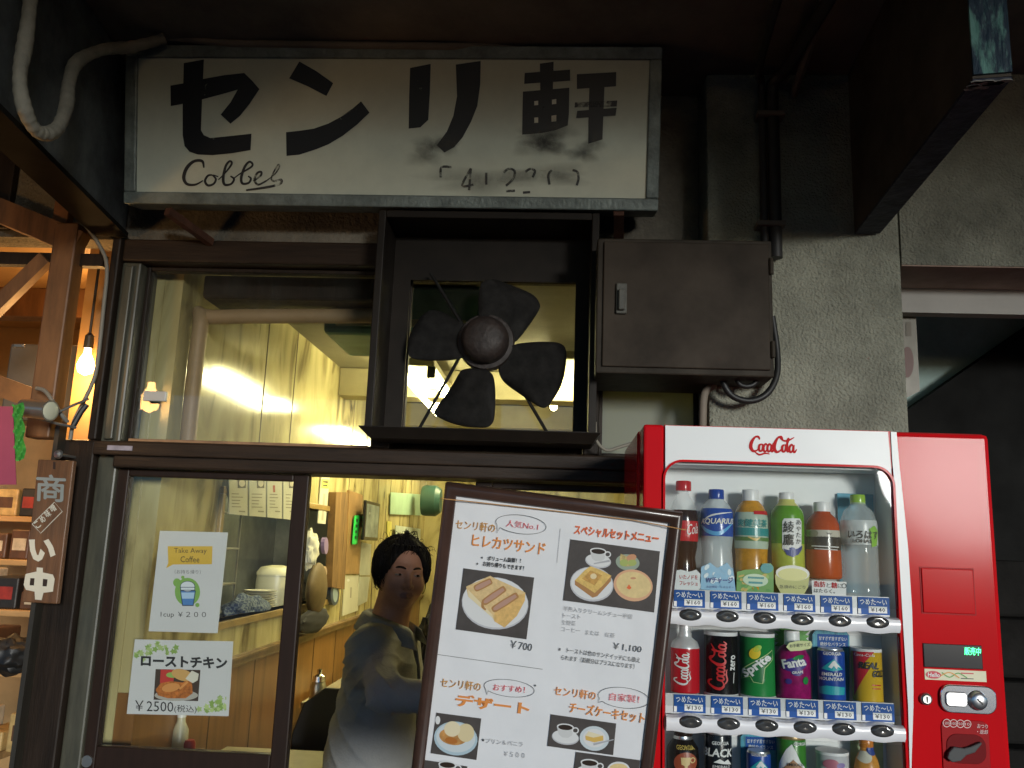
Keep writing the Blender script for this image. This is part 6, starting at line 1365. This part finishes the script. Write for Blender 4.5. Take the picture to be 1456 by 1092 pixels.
# cable down the jamb
cable('cable', [(120, 318), (142, 350), (152, 380), (147, 440), (138, 520), (130, 548), (122, 565), (105, 600), (100, 625)], -.075, 0.006, M('cable_grey', (.20, .19, .16), .6), 'grey cable running down the jamb beside the stall')
b = MB(); b.obox(P(-30, 288, -.05), P(116, 348, -.05), .05, .075); tag(b.build('timber_strut', m_swd), 'thick slanting brown timber under the black sign box', 'strut')
b = MB(); b.cbox(P(-60, 250, -.02)[0], P(22, 250, -.02)[0], -.03, -.001, 2.45, 2.86, .004); tag(b.build('wall_board', m_wood_d), 'dark board covering the stucco patch above the stall', 'board')
b = MB(); b.cbox(P(80, 300, -.02)[0], P(101, 300, -.02)[0], -.035, -.001, P(90, 330, -.02)[2], P(90, 283, -.02)[2], .003); tag(b.build('wood_block', M('block_orange', (.20, .085, .03), .5, var=.4, vs=10)), 'small orange brown wood block beside the slanting timber', 'block')
# dark cabinet and bulbs
b = MB(); q = P(15, 488, .55); q2 = P(112, 600, .55); b.cbox(q[0], q2[0], .55, .80, q2[2], q[2], .008); t_ = thing('stall_cabinet', 'dark grey cabinet hung in the lamp-lit stall', 'cabinet', (q[0], .6, q2[2]))
b.build('cabinet_body', M('cabinet_grey', (.10, .09, .075), .55, var=.2), t_)
for xx in (28, 92):
    p = P(xx, 491, .545); b = MB(); b.cbox(p[0]-.02, p[0]+.02, .540, .549, p[2]-.008, p[2]+.004, .001); b.build('hinge', m_steel, t_)
m_bulb = M('warm_bulb', (1, .7, .3), .5, emit=26, ecol=(1.0, .52, .16))
def bulb(px, py, Y, label, pw, r=.03):
    c = P(px, py, Y); t = thing('hanging_bulb', label, 'lamp', (c[0], c[1], c[2]+.1), 'bare bulbs of the stall')
    b = MB(); b.lathe([(0, -r*1.2), (r*.8, -r*.8), (r, 0), (r*.75, r*.8), (r*.4, r*1.5), (r*.38, r*2.2)], c, 18); b.build('bulb', m_bulb, t, smooth=True)
    b = MB(); b.tube([(c[0], c[1], c[2]+r*2.2), (c[0], c[1], 2.615)], .005, 8); b.lathe([(r*.55, r*2.1), (r*.5, r*3.6), (r*.2, r*4)], c, 14); b.build('flex', m_black, t)
    ld = bpy.data.lights.new('bulb_light', 'POINT'); ld.energy = pw*.36; ld.color = (1.0, .56, .20); ld.shadow_soft_size = .03
    lo = bpy.data.objects.new('bulb_light', ld); COL.objects.link(lo); lo.parent = t; lo.location = (0, -.06, -.16)
bulb(122, 520, .34, 'brightest bare bulb shining beside the dark cabinet', 14)
bulb(134, 440, .95, 'small bare bulb shining above the dark cabinet', 9, .026)
bulb(-70, 620, .75, 'bare bulb lighting the lower stall shelves', 11)
# stepped display with goods
for i, (z, y) in enumerate(((.80, .25), (1.02, .48), (1.20, .72), (1.38, .95), (1.56, 1.18))):
    b = MB(); b.cbox(-3.4, -1.76, y, y+.22, z-.025, z, .004); tag(b.build('display_shelf', m_pln), ('lowest', 'second', 'middle', 'fourth', 'topmost')[i]+' orange lit plank shelf in the stall', 'shelf', 'stepped plank shelves of the stall')
rn = random.Random(12)
gm = [M('goods_%s' % n_, c_, .5, var=.4, vs=20) for n_, c_ in (('brown', (.10, .045, .02)), ('black', (.02, .018, .016)), ('straw', (.50, .33, .12)), ('pale', (.52, .42, .28)), ('red', (.30, .03, .02)))]
words = ['brown', 'black', 'straw', 'pale', 'red']
pos_w = ('first', 'second', 'third', 'fourth')
for i, (z, y) in enumerate(((.80, .25), (1.02, .48), (1.20, .72), (1.38, .95), (1.56, 1.18))):
    x = P(30, 900, y)[0]+.10
    for k in range(4):
        w_ = rn.uniform(.07, .14); h_ = rn.uniform(.06, .15); c_ = rn.randrange(5); x -= w_+.015
        t_ = thing('goods_box', '%s %s package from the right on the %s stall shelf' % (pos_w[k], words[c_], ('lowest', 'second', 'middle', 'fourth', 'topmost')[i]), 'package', (x+w_/2, y+.1, z), 'packages on the stall shelves')
        b = MB(); b.cbox(x, x+w_, y+.03, y+.18, z+.0005, z+h_, .006); b.build('carton', gm[c_], t_)
        b = MB(); b.box(x+w_*.15, x+w_*.85, y+.0285, y+.0297, z+h_*.3, z+h_*.7); b.build('wrapper_label', gm[(c_+3) % 5], t_)
p = P(8, 935, .10); lump('black_bag', (p[0]-.02, .16, p[2]), (.07, .07, .06), m_black, 'black bag at the edge of the stall shelves', 'bag', 3, .2)
# clamp lamp on its arm
t = thing('clamp_lamp', 'unlit silver clamp lamp on a thin arm under the stall post', 'lamp', P(70, 590, -.16))
a_ = P(32, 580, -.17); c_ = P(72, 584, -.20); d_ = (c_-a_)/np.linalg.norm(c_-a_)
b = MB(); b.tube([a_, a_+d_*.004, c_-d_*.02, c_], [.010, .026, .028, .030], 24); b.build('lamp_shade', M('lamp_silver', (.42, .38, .32), .3, metal=.8), t, smooth=True)
b = MB(); b.tube([c_+d_*.0005, c_+d_*.004], [.026, .020], 20); b.build('lens', M('lens_pale', (.55, .55, .42), .25), t, smooth=True)
b = MB(); b.tube([P(52, 594, -.17), P(80, 602, -.15), P(108, 608, -.10)], .004, 8); b.tube([P(70, 592, -.17), P(100, 578, -.13), P(126, 567, -.09)], .004, 8); b.build('arm', m_steel, t, smooth=True)
b = MB(); b.tube([P(52, 552, -.12), P(64, 556, -.13), P(76, 572, -.14), P(88, 590, -.13), P(96, 600, -.11)], .006, 8, smooth=5); b.build('flex', M('cable_grey', (.20, .19, .16), .6), t, smooth=True)
b = MB(); b.tube([P(104, 606, -.09), P(116, 585, -.085), P(124, 575, -.08)], .008, 8); b.build('bracket', m_black, t, smooth=True)
# pink and green banner
t = thing('banner', 'pink paper banner with a green frill hanging in front of the stall', 'banner', P(0, 600, -.30))
b = MB(); q = [P(-90, 576, -.30), P(18, 578, -.30), P(23, 689, -.30), P(-90, 690, -.30)]; b.prism(q, (0, .002, 0)); b.build('banner_sheet', M('banner_pink', (.30, .05, .10), .7, var=.1), t)
vs, fs = [], []; n = 40
for i in range(n+1):
    u = i/n; y_ = 574+u*80; xo = 17+u*3
    for j in range(6): vs.append(P(xo+j*3.2+(1.6*math.sin(u*17) if j == 5 else 0), y_+2*math.sin(j), -.296+.006*math.sin(u*22+j*1.4)))
for i in range(n): fs += [(i*6+j, i*6+j+1, (i+1)*6+j+1, (i+1)*6+j) for j in range(5)]
b = MB(); b.add(vs, fs); b.build('green_frill', M('frill_green', (.05, .30, .04), .7, var=.25), t, smooth=True)
# wooden open-for-business board
t = thing('wooden_sign', 'brown wooden plaque with white Japanese characters hung by the door', 'sign', P(75, 655, -.13))
b = MB(); q = [P(54, 653, -.13), P(105, 655, -.13), P(81, 859, -.13), P(31, 856, -.13)]
b.prism(q, (0, .018, 0)); b.build('plank', M('plaque_wood', (.15, .070, .030), .45, var=.55, vs=5, stretch=(5, 5, .35), bump=.15), t, bevel=.003)
a = Art(Flat((0, -.13, 1), (1, 0, 0), (0, 0, 1)), .0008, .0005)
def d5(x, y): return (x/2.315, 620+y/2.315)
m_cream = M('sign_cream', (.66, .62, .50), .5, var=.1); m_greyp = M('sign_grey_paint', (.27, .29, .27), .5, var=.2); m_kn = M('plaque_dark', (.03, .016, .01), .6)
a.text('商', d5(118, 212), d5(213, 217), 37, m_greyp, 1, bold=.028)
a.stroke([d5(107, 290), d5(180, 218), d5(206, 248), d5(135, 320), d5(107, 290), d5(120, 277)], 1.0, m_cream, 1)
for i, ch in enumerate('こめ味噌'):
    x, y = 132+i*17, 304-i*18; a.text(ch, d5(x-8, y+2), d5(x+6, y-8), 10, m_cream, 2, bold=.02)
a.text('い', d5(100, 415), d5(185, 410), 32, m_cream, 1, bold=.055)
a.poly([d5(112, 448), d5(121, 446), d5(122, 432), d5(142, 434), d5(142, 449), d5(175, 456), d5(181, 470), d5(175, 512), d5(144, 516), d5(138, 540), d5(116, 538), d5(115, 512), d5(86, 506), d5(79, 490), d5(85, 454)], m_cream, 1)
a.poly([d5(101, 468), d5(115, 468), d5(113, 492), d5(99, 491)], m_kn, 2); a.poly([d5(143, 470), d5(158, 472), d5(155, 495), d5(141, 494)], m_kn, 2)
a.poly([d5(176, 84), d5(184, 86), d5(183, 110), d5(175, 108)], m_kn, 1)
a.build('lettering', t)
c = P(84, 646, -.135); b = MB(); b.tube([c+np.array([0, .085, 0]), c], .004, 8); b.lathe([(0, -.012), (.010, -.010), (.0135, -.003), (.010, .003)], c, 18, 'y'); tag(b.build('hook', m_steel, smooth=True), 'round steel hook holding up the wooden plaque', 'hook')

# warm lamp out in front of the stall, just outside the picture; it warms the sign's lower corner and the door header
_q = np.array([-1.72, -0.85, 2.05])
t = thing('hanging_bulb', 'bare warm bulb hanging in front of the stall', 'lamp', tuple(_q), 'bare bulbs of the stall')
b = MB(); b.lathe([(0, -.05), (.035, -.03), (.04, 0), (.03, .03), (.016, .06), (.015, .08)], _q, 18); b.build('bulb', m_bulb, t, smooth=True)
b = MB(); b.tube([(_q[0], _q[1], _q[2]+.08), (_q[0], _q[1], 2.934)], .005, 8); b.build('flex', m_black, t)
ld = bpy.data.lights.new('bulb_light', 'POINT'); ld.energy = 2.2; ld.color = (1.0, .56, .20); ld.shadow_soft_size = .04
lo = bpy.data.objects.new('bulb_light', ld); COL.objects.link(lo); lo.parent = t; lo.location = (-.06, 0, 0)
# ------------------------------------------------------------------ standing menu board
BYY = -0.85
tl_, tr_ = P(634, 686, BYY), P(971, 729, BYY); bu = (tr_-tl_)/np.linalg.norm(tr_-tl_)
bl_ = P(585, 1092, BYY); 
bv0 = np.array([-bu[2], 0, bu[0]])
# lean back until the left edge runs where the photograph shows it
best = min((abs(((lambda d, t_: (CAM+d*t_-tl_)@bu)(ray(587, 1080), ((tl_-CAM)@np.cross(bu, bv0*math.cos(l)+np.array([0, math.sin(l), 0])))/(ray(587, 1080)@np.cross(bu, bv0*math.cos(l)+np.array([0, math.sin(l), 0])))))), l) for l in np.radians(np.arange(-14, 14.1, .25)))
lean = best[1]; bv = bv0*math.cos(lean)+np.array([0, math.sin(lean), 0]); FB = Flat(tl_, bu, bv)
BW = np.linalg.norm(tr_-tl_); BH = .66; fwid = .024
t = thing('menu_board', 'white paper menu board in a brown frame tilted before the doorway', 'menu board', tl_-bv*BH)
def fb2(b, u0, u1, v0, v1, h0, h1):
    q = [FB.at((u, v), h) for h in (h0, h1) for (u, v) in ((u0, v0), (u1, v0), (u1, v1), (u0, v1))]
    b.add(q, [(0,1,2,3),(4,5,6,7),(0,1,5,4),(1,2,6,5),(2,3,7,6),(3,0,4,7)])
b = MB()
# moulded frame: each side extruded along a little profile, mitred at the corners
prof = [(0, -.020), (0, .006), (.004, .012), (.010, .013), (.016, .009), (.020, .008), (fwid, .003), (fwid, -.012)]
cs = [((0, 0), (1, -1)), ((BW, 0), (-1, -1)), ((BW, -BH), (-1, 1)), ((0, -BH), (1, 1))]
vs = [FB.at((c[0]+d[0]*p[0], c[1]+d[1]*p[0]), p[1]) for c, d in cs for p in prof]; k = len(prof); fs = []
for i in range(4):
    for j in range(k): fs.append((i*k+j, i*k+(j+1) % k, ((i+1) % 4)*k+(j+1) % k, ((i+1) % 4)*k+j))
b.add(vs, fs); b.build('board_frame', M('frame_brown', (.055, .028, .020), .32, var=.3, vs=14, coat=.3), t, smooth=True, auto=50)
b = MB(); fb2(b, .004, BW-.004, -BH+.004, -.004, -.0195, -.0130); b.build('backing', m_wood_d, t)
m_bpap = M('menu_paper', (.74, .74, .75), .55, var=.05, vs=7, bump=.10, bs=14)
b = MB(); nx_, ny_ = 40, 56; vs, fs = [], []
for j in range(ny_+1):
    for i in range(nx_+1):
        u = fwid-.003+(BW-2*fwid+.006)*i/nx_; v = -(fwid-.003)-(BH-2*fwid+.006)*j/ny_
        vs.append(FB.at((u, v), -.0020+.0014*mnoise.noise(Vector((u*13, v*6, 0)))+.0007*mnoise.noise(Vector((u*40, v*22, 3)))))
for j in range(ny_):
    for i in range(nx_): q = j*(nx_+1)+i; fs.append((q, q+1, q+nx_+2, q+nx_+1))
b.add(vs, fs); b.build('paper', m_bpap, t, smooth=True)
b = MB(); b.tube([FB.at(FB.pix(*p_), h_) for p_, h_ in (((628, 707.5), .010), ((634, 708.3), .0145), ((646, 709.5), .0135), ((700, 716), .006), ((800, 727.2), .005), ((900, 739), .006), ((958, 749), .0135), ((969, 751.3), .0145), ((974, 752), .010))], .0011, 6); b.build('rubber_band', M('rubber_tan', (.50, .26, .10), .5), t)
m_org = M('print_orange', (.72, .26, .06), .6); m_olv = M('print_ochre', (.55, .27, .07), .6); m_rdo = M('print_red_orange', (.72, .14, .04), .6); m_pnk = M('print_pink', (.70, .12, .14), .6); m_gry = M('print_grey', (.16, .16, .16), .6); m_lgry = M('print_light_grey', (.36, .36, .37), .6)
m_pht = M('photo_ground', (.075, .065, .060), .4, var=.25, vs=20)
A1 = Art(FB, .0006, .0003)
def s3(x, y): return (590+x/4.552, 680+y/4.552)
def s4(x, y): return (780+x/4.2, 700+y/4.2)
def s5(x, y): return (580+x/3.64, 900+y/3.64)
def bubble(cx, cy, rx, ry, rot, tail, w=.7):
    c, q = math.cos(R_(rot)), math.sin(R_(rot)); pts = []
    for i in range(45):
        an = R_(160)+2*math.pi*(i/44)*.955; x, y = math.cos(an)*rx, math.sin(an)*ry; pts.append((cx+x*c-y*q, cy+x*q+y*c))
    A1.stroke(pts[::-1]+[tail, pts[-1]] if False else pts+[tail, pts[0]], w, m_gry, 1)
T = A1.text
T('センリ軒の', s3(262, 325), s3(517, 352), 13, m_olv, 2, bold=.015)
bubble(741, 745.5, 36, 13.2, 7, s3(533, 353)); T('人気No.1', s3(590, 312), s3(795, 337), 10, m_pnk, 2, bold=-.004)
T('ヒレカツサンド', s3(366, 438), s3(840, 497), 17, m_org, 2, bold=.02)
T('★', s3(425, 520), s3(443, 522), 4, m_ink_k, 2); T('ボリューム抜群！！', s3(470, 532), s3(685, 548), 6.6, m_ink_k, 2, bold=.03)
T('★', s3(395, 560), s3(412, 562), 4, m_ink_k, 2); T('お持ち帰りもできます！', s3(440, 567), s3(704, 597), 6.8, m_ink_k, 2, bold=.03)
T('￥700', s5(528, 76), s5(640, 94), 11, m_gry, 2)
A1.stroke([s5(150, 110), s5(697, 187)], .7, m_gry, 1)
T('スペシャルセットメニュー', s4(150, 252), s4(655, 308), 14, m_rdo, 2, bold=.035)
T('半熟入りクリームシチュー半個', s4(88, 706), s4(497, 757), 7, m_lgry, 2); T('トースト', s4(85, 748), s4(190, 757), 6.5, m_lgry, 2); T('生野菜', s4(78, 790), s4(160, 797), 7, m_lgry, 2); T('コーヒー', s4(75, 828), s4(188, 840), 6.5, m_lgry, 2); T('または', s4(220, 848), s4(302, 857), 6.5, m_lgry, 2); T('紅茶', s4(337, 863), s4(395, 869), 6.8, m_lgry, 2)
T('￥1,100', s4(383, 940), s4(553, 962), 10.5, m_gry, 2)
T('※　トーストは他のサンドイッチにも換え', s4(58, 950), s4(545, 1018), 7.5, m_gry, 2, bold=.008); T('られます（差額分はプラスになります）', s4(75, 1000), s4(512, 1055), 7.5, m_gry, 2, bold=.008)
T('センリ軒の', s5(168, 278), s5(375, 302), 13, m_olv, 2, bold=.015); bubble(724.2, 978.3, 36, 12, 7, s5(410, 318)); T('おすすめ！', s5(440, 296), s5(605, 310), 9, m_pnk, 2, bold=.005)
A1.ell(761, 974.5, 1.4, 1.4, m_gry, 1)
T('デザート', s5(243, 377), s5(627, 425), 18, m_org, 2, bold=.04)
T('★', s5(380, 560), s5(398, 562), 5, m_ink_k, 2); T('プリン＆バニラ', s5(402, 568), s5(595, 588), 6.8, m_lgry, 2); T('￥５００', s5(497, 636), s5(605, 647), 7, m_lgry, 2)
T('センリ軒の', s5(755, 320), s5(970, 348), 13, m_org, 2, bold=.015); bubble(887, 992, 36.5, 14.5, 7, s5(985, 360)); T('自家製！', s5(1042, 347), s5(1195, 363), 11, m_pnk, 2)
T('チーズケーキセット', s5(832, 412), s5(1222, 470), 16, m_org, 2, bold=.02)
A1.stroke([s4(72, 215), s4(60, 330), s4(52, 420)], .5, m_lgry, 1)
A1.build('lettering', t)
mW = M('plate_print', (.68, .68, .67), .5); mC = M('cup_print', (.58, .58, .57), .5); mK = M('coffee_print', (.03, .018, .012), .4); mBr = M('bread_print', (.70, .50, .24), .5, var=.18, vs=120); mCr = M('crust_print', (.40, .20, .07), .5); mMt = M('meat_print', (.46, .27, .20), .5)
def photo(quad, draw):
    a = Art(FB, .0007, .00025); a.poly(quad, m_pht, 0); draw(a); a.build('photo', t)
def d1(a):
    S = s3; a.ell(704, 857.8, 47.5, 37, M('plate_shade', (.50, .50, .52), .5), 1, 6); a.ell(704, 856.6, 46.5, 35.5, mW, 2, 6)
    a.poly([S(332, 700), S(488, 630), S(505, 640), S(700, 730), S(715, 740), S(712, 790), S(660, 890), S(580, 965), S(515, 925), S(500, 880), S(430, 830), S(345, 765)], mBr, 3)
    a.poly([S(515, 870), S(640, 760), S(712, 745), S(712, 790), S(660, 890), S(580, 965), S(515, 925)], M('bread_gold', (.70, .44, .15), .5, var=.2, vs=120), 4); a.poly([S(345, 720), S(500, 880), S(515, 925), S(500, 900), S(345, 765)], M('bread_pale', (.74, .62, .38), .5), 4)
    for (x0, y0, x1, y1) in ((395, 712, 490, 665), (452, 800, 575, 715), (515, 845, 655, 758)):
        p0, p1_ = np.array(S(x0, y0)), np.array(S(x1, y1)); a.stroke([p0-(p1_-p0)*.1, p0, (p0+p1_)/2, p1_, p1_+(p1_-p0)*.08], [4, 9.6, 10.4, 9.2, 4], mCr, 5, 4); a.stroke([p0-(p1_-p0)*.04, p0+(p1_-p0)*.1, (p0+p1_)/2, p1_], [2, 6, 6.8, 4.5], mMt, 6, 4)
    a.stroke([S(438, 800), S(440, 830), S(460, 850)], [3, 4, 2], mCr, 6, 4)
photo([s3(315, 582), s3(772, 642), s3(722, 1042), s3(265, 978)], d1)
def cupset(a, x, y, k=1.0, rot=8):
    a.ell(x, y+9*k, 18.5*k, 10*k, M('plate_shade', (.50, .50, .52), .5), 1, rot); a.ell(x, y+8*k, 17.5*k, 9*k, mW, 2, rot)
    a.poly([(x-11.5*k, y-6*k), (x+11.5*k, y-4.5*k), (x+9*k, y+6*k), (x+4*k, y+9.5*k), (x-4*k, y+9*k), (x-9*k, y+5*k)], mC, 3); a.ell(x, y-5.3*k, 11.6*k, 4.6*k, mW, 4, 5); a.ell(x, y-4.7*k, 9.8*k, 3.6*k, mK, 5, 5); a.ring(x+13.5*k, y-.5*k, 4*k, 3.6*k, 1.7*k, mW, 3)
def d2(a):
    S = s4
    cupset(a, *S(296, 372)); a.stroke([S(270, 425), S(365, 408)], [1.5, 3.0], M('spoon_print', (.40, .40, .42), .4), 4)
    a.ell(*S(472, 418), 17, 11.5, M('salad_bowl', (.30, .36, .28), .4), 1, 8); a.poly([S(425, 405), S(430, 365), S(470, 385), S(510, 368), S(520, 400), S(500, 440), S(455, 442)], M('salad_a', (.55, .42, .16), .5, var=.5, vs=150), 2); a.ell(*S(495, 388), 7, 4.5, M('salad_b', (.56, .27, .14), .5), 3, -10); a.ell(*S(450, 420), 6, 5, M('salad_c', (.36, .42, .12), .5), 3); a.ell(*S(500, 420), 6, 4.5, M('salad_c', (.36, .42, .12), .5), 3)
    a.ell(*S(258, 548), 31, 24.5, M('plate_shade', (.50, .50, .52), .5), 1, 8); a.ell(*S(258, 545), 29.5, 22.5, mW, 2, 8)
    a.poly([S(157, 525), S(157, 552), S(262, 628), S(290, 620), S(372, 530), S(374, 500), S(270, 590)], mCr, 3); a.poly([S(157, 525), S(215, 465), S(250, 440), S(310, 462), S(375, 497), S(325, 555), S(275, 600), S(215, 560)], M('toast_gold', (.72, .48, .14), .5, var=.25, vs=110), 4); a.poly([S(200, 515), S(250, 465), S(320, 495), S(275, 555)], M('toast_brown', (.58, .32, .08), .5, var=.3, vs=140), 5); a.ell(*S(268, 500), 4.5, 4, M('butter', (.76, .62, .36), .4), 6)
    a.ell(*S(505, 555), 28, 22.5, M('stew_rim', (.68, .38, .22), .45), 1, 12); a.ell(*S(508, 552), 25, 18.5, M('stew', (.72, .55, .26), .45, var=.12, vs=60), 2, 12); a.poly([S(465, 570), S(480, 548), S(495, 570), S(482, 580)], m_rdo, 3); a.ell(*S(505, 512), 4, 1.6, M('salad_b', (.56, .27, .14), .5), 3)
photo([s4(130, 280), s4(665, 352), s4(630, 717), s4(88, 645)], d2)
def d3(a):
    S = s5; a.ell(*S(248, 545), 31, 24, M('plate_rim_blue', (.40, .52, .58), .5), 1, 8); a.ell(*S(248, 540), 28, 21, M('plate_blue', (.56, .62, .64), .5), 2, 8); a.ell(*S(235, 535), 20, 12, M('pudding', (.55, .27, .08), .45, var=.3, vs=90), 3, 8); a.ell(*S(230, 495), 11.5, 11, M('ice_cream', (.72, .63, .42), .5), 5); a.ell(*S(300, 515), 12, 13, M('ice_cream_b', (.66, .55, .32), .5), 4); a.ell(*S(155, 450), 3.5, 6, mW, 2); a.ell(*S(225, 555), 9, 4.5, M('caramel', (.42, .15, .03), .4), 5, 10)
photo([s5(148, 412), s5(380, 442), s5(355, 657), s5(118, 622)], d3)
def d4(a):
    S = s5; cupset(a, *S(815, 505), 1.05); a.ell(*S(965, 545), 21, 17.5, M('plate_blue', (.56, .62, .64), .5), 1, 8); a.ell(*S(965, 543), 16, 13, mW, 2, 8); a.poly([S(918, 530), S(935, 508), S(1010, 530), S(1012, 555), S(965, 565), S(920, 552)], M('cake_gold', (.66, .42, .10), .5), 3); a.poly([S(918, 530), S(935, 508), S(1010, 530), S(960, 540)], M('cake_pale', (.74, .66, .44), .5), 4); a.stroke([S(960, 575), S(1065, 550)], [3, 1.4], M('spoon_print', (.40, .40, .42), .4), 4)
photo([s5(740, 420), s5(1078, 468), s5(1062, 632), s5(722, 585)], d4)
def d5_(a):
    S = s5; cupset(a, *S(940, 690), 1.1); a.ell(*S(1090, 705), 16, 11, mW, 1); a.ell(*S(1090, 700), 13, 7, M('stew', (.72, .55, .26), .45, var=.12, vs=60), 2)
photo([s5(870, 615), s5(1202, 658), s5(1188, 760), s5(856, 722)], d5_)
def d6(a):
    S = s5; cupset(a, *S(205, 700), 1.1)
photo([s5(75, 655), s5(308, 690), s5(298, 790), s5(62, 760)], d6)
